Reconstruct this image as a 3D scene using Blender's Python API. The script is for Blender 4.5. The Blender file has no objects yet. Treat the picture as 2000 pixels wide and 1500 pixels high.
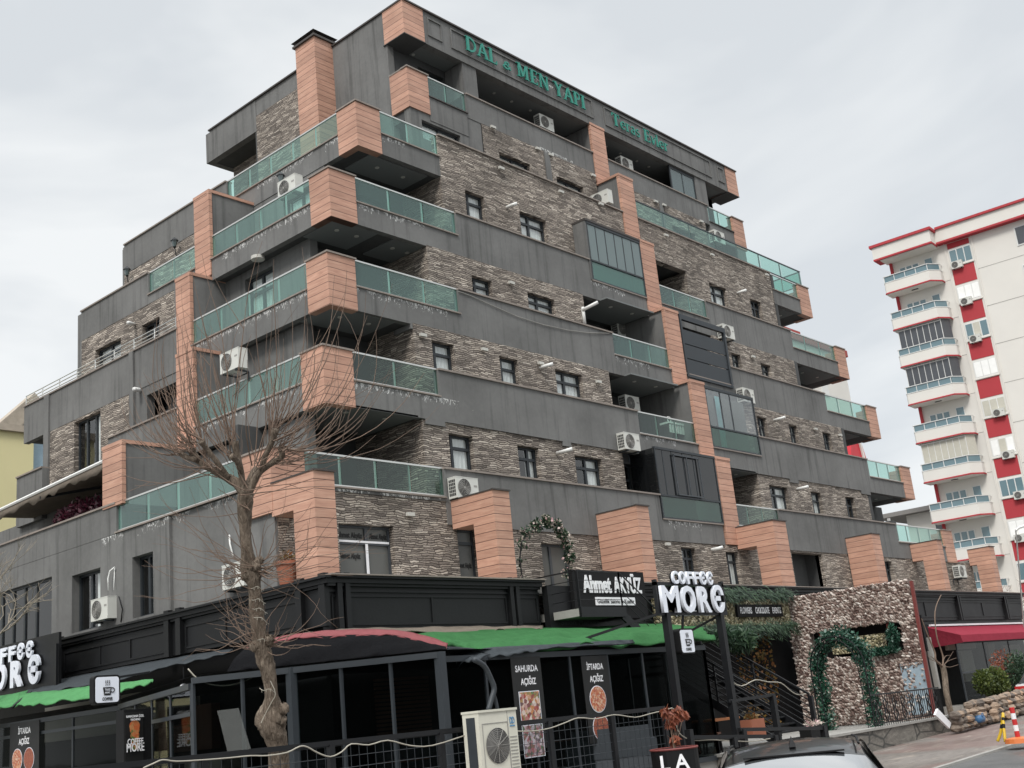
import bpy, math, random
from mathutils import Vector, Matrix

# ------------------------------------------------------------------ camera, sky, sun, exposure
SC = bpy.context.scene
COL = SC.collection
EYE = 1.6          # camera height above the building's zero level
F = 2267.09        # focal length in pixels of the 2000 px wide photograph
RT = Vector((0.66889262, -0.73680301, -0.09850882))
UP = Vector((-0.14106599, -0.25592561, 0.95634851))
FW = Vector((0.72985139, 0.62579822, 0.2751246))
cam_d = bpy.data.cameras.new('camera'); cam = bpy.data.objects.new('camera', cam_d); COL.objects.link(cam)
cam_d.sensor_width = 36.0; cam_d.lens = F / 2000 * 36
cam_d.clip_start = 0.1; cam_d.clip_end = 4000
m = Matrix((RT, UP, -FW)).transposed().to_4x4(); m.translation = Vector((0, 0, EYE))
cam.matrix_world = m
SC.camera = cam

SUN_EL, SUN_AZ = math.radians(46), math.radians(206)     # azimuth measured from +X towards +Y
W = bpy.data.worlds.new('World'); SC.world = W; W.use_nodes = True
nt = W.node_tree; nt.nodes.clear()
def wn(t, **k):
    n = nt.nodes.new(t)
    for a, b in k.items(): setattr(n, a, b)
    return n
sky = wn('ShaderNodeTexSky', sky_type='NISHITA', sun_disc=False, sun_elevation=SUN_EL, sun_rotation=math.pi / 2 - SUN_AZ)
tc = wn('ShaderNodeTexCoord'); mp = wn('ShaderNodeMapping'); mp.inputs['Scale'].default_value = (1.0, 1.0, 2.6)
no = wn('ShaderNodeTexNoise'); no.inputs['Scale'].default_value = 1.7; no.inputs['Detail'].default_value = 5; no.inputs['Roughness'].default_value = .55; no.inputs['Distortion'].default_value = .5
cr = wn('ShaderNodeValToRGB')
cr.color_ramp.elements[0].position = .40; cr.color_ramp.elements[0].color = (4.95, 5.2, 5.42, 1)
cr.color_ramp.elements[1].position = .60; cr.color_ramp.elements[1].color = (6.35, 6.5, 6.55, 1)
sx = wn('ShaderNodeSeparateXYZ'); mr = wn('ShaderNodeMapRange')
mr.inputs[1].default_value = .6; mr.inputs[2].default_value = 1.0; mr.inputs[3].default_value = 1.0; mr.inputs[4].default_value = 4.2
vm = wn('ShaderNodeVectorMath', operation='SCALE')
mix = wn('ShaderNodeMixRGB'); mix.inputs[0].default_value = .95
bg = wn('ShaderNodeBackground'); bg.inputs[1].default_value = .1; out = wn('ShaderNodeOutputWorld')
L = nt.links.new
L(tc.outputs['Generated'], mp.inputs[0]); L(mp.outputs[0], no.inputs[0]); L(no.outputs[0], cr.inputs[0])
L(tc.outputs['Generated'], sx.inputs[0]); L(sx.outputs[2], mr.inputs[0])
L(cr.outputs[0], vm.inputs[0]); L(mr.outputs[0], vm.inputs[3])
L(sky.outputs[0], mix.inputs[1]); L(vm.outputs[0], mix.inputs[2]); L(mix.outputs[0], bg.inputs[0]); L(bg.outputs[0], out.inputs[0])
sun_d = bpy.data.lights.new('sun', 'SUN'); sun = bpy.data.objects.new('sun', sun_d); COL.objects.link(sun)
sun_d.energy = 1.5; sun_d.angle = math.radians(16); sun_d.color = (1, .96, .9)
sd = Vector((math.cos(SUN_AZ) * math.cos(SUN_EL), math.sin(SUN_AZ) * math.cos(SUN_EL), math.sin(SUN_EL)))
sun.rotation_euler = sd.to_track_quat('Z', 'Y').to_euler()
SC.view_settings.view_transform = 'Standard'; SC.view_settings.look = 'None'
SC.view_settings.exposure = 0.55; SC.view_settings.gamma = 1.0
SC.render.engine = 'CYCLES'

# ------------------------------------------------------------------ helpers
def ray(px, py):
    return RT * ((px - 1000) / F) + UP * ((750 - py) / F) + FW
def on(px, py, X=None, Y=None, Z=None, D=None):
    """the point of a real plane (X, Y or Z constant) or real distance D seen at a place of the photograph"""
    d = ray(px, py)
    t = X / d.x if X is not None else Y / d.y if Y is not None else (Z - EYE) / d.z if Z is not None else D
    return Vector((0, 0, EYE)) + d * t

class MB:
    def __init__(s): s.v = []; s.f = []
    def quad(s, a, b, c, d):
        n = len(s.v); s.v += [tuple(a), tuple(b), tuple(c), tuple(d)]; s.f.append((n, n+1, n+2, n+3)); return s
    def poly(s, pts):
        n = len(s.v); s.v += [tuple(p) for p in pts]; s.f.append(tuple(range(n, n+len(pts)))); return s
    def box(s, x0, x1, y0, y1, z0, z1):
        n = len(s.v)
        s.v += [(x0,y0,z0),(x1,y0,z0),(x1,y1,z0),(x0,y1,z0),(x0,y0,z1),(x1,y0,z1),(x1,y1,z1),(x0,y1,z1)]
        s.f += [tuple(n+i for i in q) for q in ((3,2,1,0),(4,5,6,7),(0,1,5,4),(1,2,6,5),(2,3,7,6),(3,0,4,7))]
        return s
    def bar(s, a, b, w, h=None):                     # rectangular bar from a to b
        a, b = Vector(a), Vector(b); h = h or w; d = (b-a).normalized()
        u = d.cross(Vector((0,0,1)))
        if u.length < .01: u = Vector((1,0,0))
        u.normalize(); v = u.cross(d)
        n = len(s.v)
        for p in (a, b):
            for i, j in ((-1,-1),(1,-1),(1,1),(-1,1)): s.v.append(tuple(p + u*w/2*i + v*h/2*j))
        s.f += [tuple(n+i for i in q) for q in ((0,1,2,3),(7,6,5,4),(0,4,5,1),(1,5,6,2),(2,6,7,3),(3,7,4,0))]
        return s
    def tube(s, pts, r, k=6, caps=True):
        pts = [Vector(p) for p in pts]; rs = r if isinstance(r, (list, tuple)) else [r]*len(pts)
        n0 = len(s.v); u = None
        for i, p in enumerate(pts):
            d = (pts[min(i+1, len(pts)-1)] - pts[max(i-1, 0)]).normalized()
            if u is None:
                u = d.cross(Vector((0,0,1)))
                if u.length < .05: u = d.cross(Vector((1,0,0)))
            u = (u - d*u.dot(d)).normalized(); v = d.cross(u)
            for j in range(k):
                a = 2*math.pi*j/k; s.v.append(tuple(p + (u*math.cos(a) + v*math.sin(a))*rs[i]))
        for i in range(len(pts)-1):
            for j in range(k):
                a = n0+i*k+j; b = n0+i*k+(j+1) % k; s.f.append((a, b, b+k, a+k))
        if caps:
            s.f.append(tuple(n0+j for j in range(k))[::-1]); s.f.append(tuple(n0+(len(pts)-1)*k+j for j in range(k)))
        return s
    def disc(s, c, n, r, k=24, thick=.01):
        c = Vector(c); n = Vector(n).normalized(); s.tube([c - n*thick/2, c + n*thick/2], r, k); return s
    def ring(s, c, n, r, rr, k=28, kk=5):
        c = Vector(c); n = Vector(n).normalized(); u = n.cross(Vector((0,0,1)))
        if u.length < .05: u = Vector((1,0,0))
        u.normalize(); v = n.cross(u); n0 = len(s.v)
        for i in range(k):
            a = 2*math.pi*i/k; e = u*math.cos(a)+v*math.sin(a)
            for j in range(kk):
                b = 2*math.pi*j/kk; s.v.append(tuple(c + e*(r+rr*math.cos(b)) + n*rr*math.sin(b)))
        for i in range(k):
            for j in range(kk):
                s.f.append((n0+i*kk+j, n0+((i+1)%k)*kk+j, n0+((i+1)%k)*kk+(j+1)%kk, n0+i*kk+(j+1)%kk))
        return s
    def build(s, name, mat, parent=None, smooth=False, loc=None):
        me = bpy.data.meshes.new(name); me.from_pydata(s.v, [], s.f); me.update()
        if mat: me.materials.append(mat)
        if smooth:
            for p in me.polygons: p.use_smooth = True
        o = bpy.data.objects.new(name, me); COL.objects.link(o)
        if loc is not None:
            me.transform(Matrix.Translation(-Vector(loc))); o.location = loc
        if parent:
            o.parent = parent; o.matrix_parent_inverse = inv_of(parent)
        return o
def world_of(o):
    m_ = Matrix.LocRotScale(o.location, o.rotation_euler, o.scale)
    return world_of(o.parent) @ o.matrix_parent_inverse @ m_ if o.parent else m_
def inv_of(p): return world_of(p).inverted()
def thing(name, label, cat, loc=(0,0,0), group=None, kind=None):
    o = bpy.data.objects.new(name, None); COL.objects.link(o); o.location = loc; o.empty_display_size = .2
    return tag(o, label, cat, group, kind)
def tag(o, label, cat, group=None, kind=None):
    o['label'] = label; o['category'] = cat
    if group: o['group'] = group
    if kind: o['kind'] = kind
    return o
def struct(o): o['kind'] = 'structure'; return o
def children(o): return [c for c in bpy.data.objects if c.parent == o]
def copy_tree(o, parent=None):
    c = o.copy(); COL.objects.link(c)
    if parent: c.parent = parent
    for ch in children(o): copy_tree(ch, c)
    return c

# ------------------------------------------------------------------ materials
MAT = {}
def new_mat(name):
    m_ = bpy.data.materials.new(name); m_.use_nodes = True; t = m_.node_tree; t.nodes.clear()
    o = t.nodes.new('ShaderNodeOutputMaterial'); return m_, t, o
class N:                                            # tiny node builder
    def __init__(s, t): s.t = t
    def __call__(s, typ, ins=None, **k):
        n = s.t.nodes.new(typ)
        for a, b in k.items(): setattr(n, a, b)
        for i, v in (ins or {}).items():
            if hasattr(v, 'is_linked') or isinstance(v, bpy.types.NodeSocket): s.t.links.new(v, n.inputs[i])
            else: n.inputs[i].default_value = v
        return n
    def math(s, op, a, b=None, c=None, clamp=False):
        d = {0: a}
        if b is not None: d[1] = b
        if c is not None: d[2] = c
        n = s('ShaderNodeMath', d, operation=op); n.use_clamp = clamp; return n.outputs[0]
    def mixc(s, f, a, b): return s('ShaderNodeMixRGB', {0: f, 1: a, 2: b}).outputs[0]
    def ramp(s, f, stops):
        n = s('ShaderNodeValToRGB', {0: f}); r = n.color_ramp
        while len(r.elements) < len(stops): r.elements.new(.5)
        for e, (p, c) in zip(r.elements, stops): e.position = p; e.color = tuple(c)+(1,) if len(c) == 3 else c
        return n.outputs[0]
    def noise(s, vec, scale, detail=4, rough=.55, dist=0):
        return s('ShaderNodeTexNoise', {0: vec, 'Scale': scale, 'Detail': detail, 'Roughness': rough, 'Distortion': dist}).outputs[0]
    def scale(s, vec, xyz): return s('ShaderNodeMapping', {0: vec, 'Scale': xyz}).outputs[0]
def g3(v): return (v, v, v, 1)
def rgb(a, b, c): return (a, b, c, 1)

def simple(name, col, rough=.6, metal=0, var=.12, scale=6, bump=0, spec=.4, coat=0):
    m_, t, o = new_mat(name); n = N(t)
    pos = n('ShaderNodeTexCoord').outputs['Object']
    f = n.noise(pos, scale, 5)
    c = n.mixc(f, tuple(x*(1-var) for x in col[:3])+(1,), tuple(min(1, x*(1+var)) for x in col[:3])+(1,))
    b = n('ShaderNodeBsdfPrincipled', {'Base Color': c, 'Metallic': metal, 'Specular IOR Level': spec, 'Coat Weight': coat,
        'Roughness': n('ShaderNodeMapRange', {0: f, 3: max(0, rough-.08), 4: min(1, rough+.08)}).outputs[0]})
    if bump: t.links.new(n('ShaderNodeBump', {'Height': n.noise(pos, scale*4, 4), 'Strength': bump, 'Distance': .02}).outputs[0], b.inputs['Normal'])
    t.links.new(b.outputs[0], o.inputs[0]); MAT[name] = m_; return m_

# grey render of the walls: cloudy, with rain streaks and white efflorescence under the balcony glazing
def plaster(name, base, stain=True, streak=.7):
    m_, t, o = new_mat(name); n = N(t)
    pos = n('ShaderNodeNewGeometry').outputs['Position']
    big = n.noise(pos, .45, 5, .6); fine = n.noise(pos, 9, 6, .65)
    st = n.noise(n.scale(pos, (4.5, 4.5, .22)), 1.0, 5, .6, .3)
    v = n.math('MULTIPLY_ADD', big, .95, .52); v = n.math('MULTIPLY', v, n.math('MULTIPLY_ADD', fine, .3, .85))
    sv = n('ShaderNodeMapRange', {0: st, 1: .52, 2: .72, 3: 1.0, 4: 1-streak*.55}).outputs[0]
    v = n.math('MULTIPLY', v, sv)
    c = n('ShaderNodeMixRGB', {0: 1.0, 1: base, 2: v}, blend_type='MULTIPLY').outputs[0]
    if stain:
        sep = n('ShaderNodeSeparateXYZ', {0: pos}); z = sep.outputs[2]
        fr = n.math('FRACT', n.math('DIVIDE', n.math('SUBTRACT', z, 6.93), 3.0))       # 0..0.11 = the strip under the copings
        band = n.math('MULTIPLY', n.math('LESS_THAN', fr, .105), n.math('GREATER_THAN', fr, .005))
        sp = n.noise(n.scale(pos, (7, 7, 3.2)), 1.6, 7, .75, 1.4)
        th = n.math('MULTIPLY_ADD', fr, -1.7, .68)
        mask = n.math('GREATER_THAN', sp, th)
        gate = n.math('GREATER_THAN', n.noise(pos, .8, 2), .43)
        X_ = sep.outputs[0]; lo = n.math('ADD', n.math('LESS_THAN', X_, 23.4), n.math('MULTIPLY', n.math('GREATER_THAN', X_, 31.6), n.math('LESS_THAN', X_, 33.6)))
        lo = n.math('MULTIPLY', lo, n.math('LESS_THAN', sep.outputs[1], 28.5))
        mk = n.math('MULTIPLY', n.math('MULTIPLY', mask, band), n.math('MULTIPLY', gate, lo))
        c = n.mixc(n.math('MULTIPLY', mk, .85), c, rgb(.72, .72, .70))
    b = n('ShaderNodeBsdfPrincipled', {'Base Color': c, 'Roughness': .88, 'Specular IOR Level': .25})
    t.links.new(n('ShaderNodeBump', {'Height': n.noise(pos, 60, 4), 'Strength': .25, 'Distance': .01}).outputs[0], b.inputs['Normal'])
    t.links.new(b.outputs[0], o.inputs[0]); MAT[name] = m_
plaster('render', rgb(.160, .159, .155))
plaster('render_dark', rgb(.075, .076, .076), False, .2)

# ledge-stone cladding, course by course
def ledge():
    m_, t, o = new_mat('ledge_stone'); n = N(t)
    pos = n('ShaderNodeNewGeometry').outputs['Position']; s = n('ShaderNodeSeparateXYZ', {0: pos})
    u = n.math('ADD', s.outputs[0], s.outputs[1])
    zz = n.math('ADD', s.outputs[2], n.math('MULTIPLY', n.noise(pos, 1.3, 3), .22))
    cu = n('ShaderNodeCombineXYZ', {0: n.math('MULTIPLY', u, 3.0), 1: n.math('MULTIPLY', zz, 6.0)}).outputs[0]
    k = n.math('ADD', n.math('DIVIDE', zz, .058), n.math('MULTIPLY', n.noise(cu, 1.0, 3, .6), 1.5))
    row = n.math('FLOOR', k); fr = n.math('FRACT', k)
    rr = n('ShaderNodeTexWhiteNoise', {1: row}, noise_dimensions='1D').outputs[0]
    u2 = n.math('ADD', n.math('MULTIPLY', u, n.math('MULTIPLY_ADD', rr, 1.6, 2.2)), n.math('MULTIPLY', rr, 37.0))
    u2 = n.math('ADD', u2, n.math('MULTIPLY', n.noise(pos, 3.1, 2), .9))
    cell = n.math('FLOOR', u2); fu = n.math('FRACT', u2)
    wn_ = n('ShaderNodeTexWhiteNoise', {0: n('ShaderNodeCombineXYZ', {0: cell, 1: row}).outputs[0]}, noise_dimensions='2D')
    cs = n('ShaderNodeSeparateColor', {0: wn_.outputs['Color']})
    gv = n('ShaderNodeMapRange', {0: n.math('MINIMUM', fr, n.math('SUBTRACT', 1.0, fr)), 1: .02, 2: .24}).outputs[0]
    gu = n('ShaderNodeMapRange', {0: n.math('MINIMUM', fu, n.math('SUBTRACT', 1.0, fu)), 1: .0, 2: .05}).outputs[0]
    e = n.math('MULTIPLY', gv, gu)
    fine = n.noise(pos, 26, 5, .7); big = n.noise(pos, .55, 4, .6)
    base = n.ramp(cs.outputs[0], [(0, (.15, .128, .112)), (.25, (.235, .202, .175)), (.6, (.33, .285, .245)), (.85, (.42, .365, .31)), (1, (.55, .49, .425))])
    c = n('ShaderNodeMixRGB', {0: 1.0, 1: base, 2: n.math('MULTIPLY_ADD', fine, .9, .55)}, blend_type='MULTIPLY').outputs[0]
    c = n('ShaderNodeMixRGB', {0: 1.0, 1: c, 2: n.math('MULTIPLY_ADD', big, 1.7, .15)}, blend_type='MULTIPLY').outputs[0]
    c = n.mixc(e, rgb(.085, .073, .063), c)
    hgt = n.math('MULTIPLY', e, n.math('ADD', n.math('MULTIPLY_ADD', cs.outputs[1], .8, .3), n.math('MULTIPLY', fine, .3)))
    b = n('ShaderNodeBsdfPrincipled', {'Base Color': c, 'Roughness': .85, 'Specular IOR Level': .25})
    t.links.new(n('ShaderNodeBump', {'Height': hgt, 'Strength': .9, 'Distance': .035}).outputs[0], b.inputs['Normal'])
    t.links.new(b.outputs[0], o.inputs[0]); MAT['stone'] = m_
ledge()

# salmon wood-look planks, horizontal, butt joints follow the height above the coping
def planks(name='planks', tint=(1, 1, 1)):
    m_, t, o = new_mat(name); n = N(t)
    pos = n('ShaderNodeNewGeometry').outputs['Position']; s = n('ShaderNodeSeparateXYZ', {0: pos})
    k = n.math('DIVIDE', n.math('SUBTRACT', s.outputs[2], 8.08), .2135)
    row = n.math('FLOOR', k); fr = n.math('FRACT', k)
    gr = n.math('MINIMUM', fr, n.math('SUBTRACT', 1.0, fr))
    groove = n('ShaderNodeMapRange', {0: gr, 1: .012, 2: .05}).outputs[0]
    u = n.math('ADD', s.outputs[0], s.outputs[1])
    vec = n('ShaderNodeCombineXYZ', {0: n.math('MULTIPLY', u, 1.3), 1: n.math('MULTIPLY', s.outputs[2], 14), 2: n.math('MULTIPLY', row, 3.17)}).outputs[0]
    g = n.noise(vec, 1.4, 5, .6, .6)
    rnd = n('ShaderNodeTexWhiteNoise', {1: row}, noise_dimensions='1D').outputs[0]
    c = n.ramp(g, [(.25, (.40*tint[0], .215*tint[1], .155*tint[2])), (.5, (.51*tint[0], .288*tint[1], .208*tint[2])), (.8, (.59*tint[0], .37*tint[1], .275*tint[2]))])
    v = n.math('MULTIPLY', n.math('MULTIPLY_ADD', rnd, .24, .84), n.math('MULTIPLY_ADD', n.noise(pos, .8, 5, .65), .6, .70))
    c = n('ShaderNodeMixRGB', {0: 1.0, 1: c, 2: v}, blend_type='MULTIPLY').outputs[0]
    c = n.mixc(groove, rgb(.07, .035, .025), c)
    b = n('ShaderNodeBsdfPrincipled', {'Base Color': c, 'Roughness': .6, 'Specular IOR Level': .35})
    t.links.new(n('ShaderNodeBump', {'Height': n.math('ADD', groove, n.math('MULTIPLY', g, .15)), 'Strength': .6, 'Distance': .012}).outputs[0], b.inputs['Normal'])
    t.links.new(b.outputs[0], o.inputs[0]); MAT[name] = m_
planks()

def glass(name, tint, diff, f0=.12, haze=.3, ior=1.5, rough=.02):
    m_, t, o = new_mat(name); n = N(t)
    pos = n('ShaderNodeNewGeometry').outputs['Position']
    tr = n('ShaderNodeBsdfTransparent', {0: tint}).outputs[0]; df = n('ShaderNodeBsdfDiffuse', {0: diff}).outputs[0]
    base = n('ShaderNodeMixShader', {0: haze, 1: tr, 2: df}).outputs[0]
    bmp = n('ShaderNodeBump', {'Height': n.noise(pos, .9, 2), 'Strength': .05, 'Distance': .05}).outputs[0]
    gl = n('ShaderNodeBsdfGlossy', {0: g3(.9), 'Roughness': rough, 'Normal': bmp}).outputs[0]
    bf = n('ShaderNodeNewGeometry').outputs['Backfacing']
    fr = n('ShaderNodeFresnel', {0: n.math('MULTIPLY_ADD', bf, 1/ior-ior, ior)}).outputs[0]
    fac = n.math('ADD', n.math('MULTIPLY', fr, .85), f0*.5, clamp=True)
    t.links.new(n('ShaderNodeMixShader', {0: fac, 1: base, 2: gl}).outputs[0], o.inputs[0]); MAT[name] = m_
glass('rail_glass', rgb(.50, .80, .71), rgb(.22, .40, .365), .06, .21)
glass('pane', rgb(.86, .89, .89), rgb(.02, .025, .028), .13, .06)
glass('dark_pane', rgb(.05, .055, .055), rgb(.012, .013, .014), .05, .8)
glass('smoke_glass', rgb(.25, .36, .36), rgb(.12, .17, .17), .12, .6)
glass('cafe_glass', rgb(.66, .69, .69), rgb(.006, .007, .007), -.05, .1, ior=1.26)
simple('frame', rgb(.028, .033, .038), .45, 0, .15)
simple('frame_grey', rgb(.055, .062, .07), .45, 0, .15)
simple('white_pvc', rgb(.7, .7, .68), .45)
simple('metal', rgb(.62, .62, .60), .32, .7, .1)
simple('coping', rgb(.24, .205, .18), .6, 0, .3, 4)
simple('coping_dark', rgb(.06, .052, .048), .6, 0, .3, 4)
simple('soffit', rgb(.17, .18, .18), .8, 0, .08, 1)
simple('lamp_white', rgb(.5, .49, .45), .5)
simple('ac_white', rgb(.60, .60, .56), .5, 0, .07, 3)
simple('ac_old', rgb(.60, .585, .50), .55, 0, .1, 4)
simple('ac_dark', rgb(.05, .05, .05), .6)
simple('ac_grille', rgb(.30, .29, .27), .5)
simple('black', rgb(.006, .006, .0065), .65, 0, .2, spec=.25)
simple('black_panel', rgb(.0095, .010, .011), .5, 0, .5, 2, .15, spec=.3)
simple('black_steel', rgb(.009, .0095, .011), .45, 0, .2, spec=.3)
simple('steel_grey', rgb(.030, .036, .042), .5, 0, .2)
simple('curtain', rgb(.88, .88, .86), .9, 0, .1, 3)
simple('white_paint', rgb(.8, .8, .82), .4, 0, .03)
glass('rail_glass_shaded', rgb(.42, .62, .54), rgb(.12, .22, .19), .05, .10)  # darker copy of rail_glass; the dark balcony behind is put into its colour
glass('frost_glass', rgb(.5, .6, .58), rgb(.20, .26, .26), .1, .62)
simple('text_green', rgb(.03, .24, .185), .5, 0, .15)
simple('text_dark', rgb(.01, .01, .01), .5)
simple('concrete', rgb(.30, .29, .27), .9, 0, .25, 3, .4)
def bark():
    m_, t, o = new_mat('bark'); n = N(t); pos = n('ShaderNodeNewGeometry').outputs['Position']
    f_ = n.noise(n.scale(pos, (9, 9, 2.2)), 2.2, 7, .75, 1.2); g_ = n.noise(pos, 3, 4)
    c = n.ramp(f_, [(.3, (.05, .038, .03)), (.5, (.20, .158, .122)), (.7, (.38, .315, .25))]); c = n('ShaderNodeMixRGB', {0: 1.0, 1: c, 2: n.math('MULTIPLY_ADD', g_, .9, .55)}, blend_type='MULTIPLY').outputs[0]
    b = n('ShaderNodeBsdfPrincipled', {'Base Color': c, 'Roughness': .95, 'Specular IOR Level': .15}); t.links.new(n('ShaderNodeBump', {'Height': f_, 'Strength': 1.0, 'Distance': .06}).outputs[0], b.inputs['Normal']); t.links.new(b.outputs[0], o.inputs[0]); MAT['bark'] = m_
bark()
simple('twig', rgb(.17, .118, .088), .85, 0, .45, 3); simple('twig_pale', rgb(.26, .225, .18), .9, 0, .3, 3); simple('film', rgb(.105, .107, .10), .35, 0, .08, 1)
simple('red_brown', rgb(.16, .035, .03), .6)
# ================================================================== the terraced apartment building
B = thing('apartment_building', 'charcoal stepped apartment block with salmon plank corners, ledge stone and green glass balconies', 'apartment building', (35.65, 28, 0))
YF = {1: 21.05, 2: 21.03, 3: 21.60, 4: 22.27, 5: 22.91, 6: 23.46, 7: 24.5}
XL = {2: 15.86, 3: 18.03, 4: 18.93, 5: 19.71, 6: 21.41, 7: 24.8}
XR = {2: 55.4, 3: 53.3, 4: 52.35, 5: 51.53, 6: 49.94, 7: 46.5}
ZC = {n: 8.1 + 3*(n-2) for n in range(2, 8)}
WY = {1: 21.05, 2: 21.65, 3: 22.25, 4: 22.9, 5: 23.48, 6: 24.5}      # front wall planes
WX = {1: 15.88, 2: 17.3, 3: 19.3, 4: 20.2, 5: 21.43, 6: 24.8}        # left wall planes
YB = 37.0
R = 'render'

def wall(plane, c, a0, a1, z0, z1, holes=(), mat=R, depth=.28, name='wall', closed=True):
    """wall sheet with openings; plane 'Y' faces -Y, plane 'X' faces -X; reveals go `depth` inwards"""
    m = MB()
    P = (lambda a, z, d=0: (a, c+d, z)) if plane == 'Y' else (lambda a, z, d=0: (c+d, a, z))
    xs = sorted({a0, a1, *[max(a0, min(a1, h[i])) for h in holes for i in (0, 1)]})
    zs = sorted({z0, z1, *[max(z0, min(z1, h[i])) for h in holes for i in (2, 3)]})
    for i in range(len(xs)-1):
        for j in range(len(zs)-1):
            x, z = (xs[i]+xs[i+1])/2, (zs[j]+zs[j+1])/2
            if any(h[0] < x < h[1] and h[2] < z < h[3] for h in holes): continue
            q = [P(xs[i], zs[j]), P(xs[i+1], zs[j]), P(xs[i+1], zs[j+1]), P(xs[i], zs[j+1])]
            m.quad(*(q if plane == 'Y' else q[::-1]))
    for h in holes:
        x0, x1, h0, h1 = max(a0, h[0]), min(a1, h[1]), max(z0, h[2]), min(z1, h[3]); d = depth
        m.quad(P(x0,h0), P(x0,h0,d), P(x0,h1,d), P(x0,h1)); m.quad(P(x1,h1), P(x1,h1,d), P(x1,h0,d), P(x1,h0))
        m.quad(P(x0,h1), P(x0,h1,d), P(x1,h1,d), P(x1,h1)); m.quad(P(x0,h0), P(x1,h0), P(x1,h0,d), P(x0,h0,d))
    if closed:
        for a in (a0, a1): m.quad(P(a, z0), P(a, z1), P(a, z1, depth), P(a, z0, depth))
        m.quad(P(a0, z1), P(a1, z1), P(a1, z1, depth), P(a0, z1, depth)); m.quad(P(a0, z0), P(a1, z0), P(a1, z0, depth), P(a0, z0, depth))
    return m.build(name, MAT[mat], B)

def pbox(plane, c, d0, d1, a0, a1, z0, z1, m):       # box at depth d0..d1 behind plane
    return m.box(a0, a1, c+d0, c+d1, z0, z1) if plane == 'Y' else m.box(c+d0, c+d1, a0, a1, z0, z1)

def window(plane, c, a0, a1, z0, z1, cols=(.5,), transom=.77, curtain='full', d=.16, fm='frame', parent=None, name='window', pane='pane', label=None):
    """frame, pane and curtain set into an opening"""
    fr = MB(); t = .065
    for q in ((a0, a0+t, z0, z1), (a1-t, a1, z0, z1), (a0+t, a1-t, z0, z0+t), (a0+t, a1-t, z1-t, z1)): pbox(plane, c, d, d+.07, *q, fr)
    w = a1-a0
    for k in cols: pbox(plane, c, d-.004, d+.066, a0+w*k-.045, a0+w*k+.045, z0+t, z1-t, fr)
    if transom:
        zt = z0+(z1-z0)*transom; pbox(plane, c, d-.008, d+.062, a0+t, a1-t, zt-.04, zt+.04, fr)
    f = fr.build(name, MAT[fm], parent or B)
    if label: f['label'] = label
    pn = MB(); pn.quad(*([(a0+t, c+d+.035, z0+t), (a1-t, c+d+.035, z0+t), (a1-t, c+d+.035, z1-t), (a0+t, c+d+.035, z1-t)] if plane == 'Y' else [(c+d+.035, a1-t, z0+t), (c+d+.035, a0+t, z0+t), (c+d+.035, a0+t, z1-t), (c+d+.035, a1-t, z1-t)])); pn.build('pane', MAT[pane], f)
    if curtain:
        cm = MB(); lo = a0+t
        hi = a1-t if curtain == 'full' else a0+w*.42
        if curtain == 'right': lo, hi = a0+w*.55, a1-t
        k = max(4, int((hi-lo)/.05)); pts = []
        for i in range(k+1):
            a = lo+(hi-lo)*i/k; dd = d+.075+.014*math.sin(i*2.1)
            pts.append((a, c+dd) if plane == 'Y' else (c+dd, a))
        for i in range(k):
            (x0, y0), (x1, y1) = pts[i], pts[i+1]; cm.quad((x0,y0,z0+.05), (x1,y1,z0+.05), (x1,y1,z1-.05), (x0,y0,z1-.05))
        cm.build('curtain', MAT['curtain'], f, smooth=True)
    bk = MB(); pbox(plane, c, d+.45, d+.47, a0-.2, a1+.2, z0-.2, z1+.2, bk); bk.build('room_shade_sheet', MAT['black'], f)  # black sheet stands in for the shade inside the room
    return f

def lights(pts, r=.07):
    for x, y, z in pts: MB().disc((x, y, z-.012), (0,0,1), r, 14, .02).build('downlight', MAT['lamp_white'], B)

# ---- one stretch of parapet along a facade
def seg(plane, c, n, kind, a0, a1, zb=None, drop=0, cop='coping', posts=None):
    zc = ZC[n]; zb = zb if zb is not None else zc-1.53
    if kind == 'wood':
        if abs(a0-XL[n]) < .01: a0 -= .031
        m = MB(); pbox(plane, c, -.03, .24, a0, a1, zc-1.55, zc-.05, m); m.build('plank_cladding', MAT['planks'], B)
        m = MB(); pbox(plane, c, -.07, .26, a0-.03, a1+.03, zc-.05, zc, m); m.build('coping', MAT[cop], B)
    elif kind == 'solid':
        m = MB(); pbox(plane, c, 0, .2, a0, a1, zb, zc-.05, m); m.build('parapet', MAT[R], B)
        m = MB(); pbox(plane, c, -.05, .24, a0, a1, zc-.05, zc, m); m.build('coping', MAT[cop], B)
    elif kind == 'glass':
        m = MB(); pbox(plane, c, 0, .2, a0, a1, zb, zc-.84, m); m.build('parapet', MAT[R], B)
        m = MB(); pbox(plane, c, -.05, .23, a0-.02, a1+.02, zc-.84, zc-.80, m); m.build('coping', MAT[cop], B)
        rail(plane, c, a0, a1, zc-.78, zc, gm='rail_glass_shaded' if plane == 'Y' and n in (2, 3) and a0 < 40 else 'rail_glass')

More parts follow.
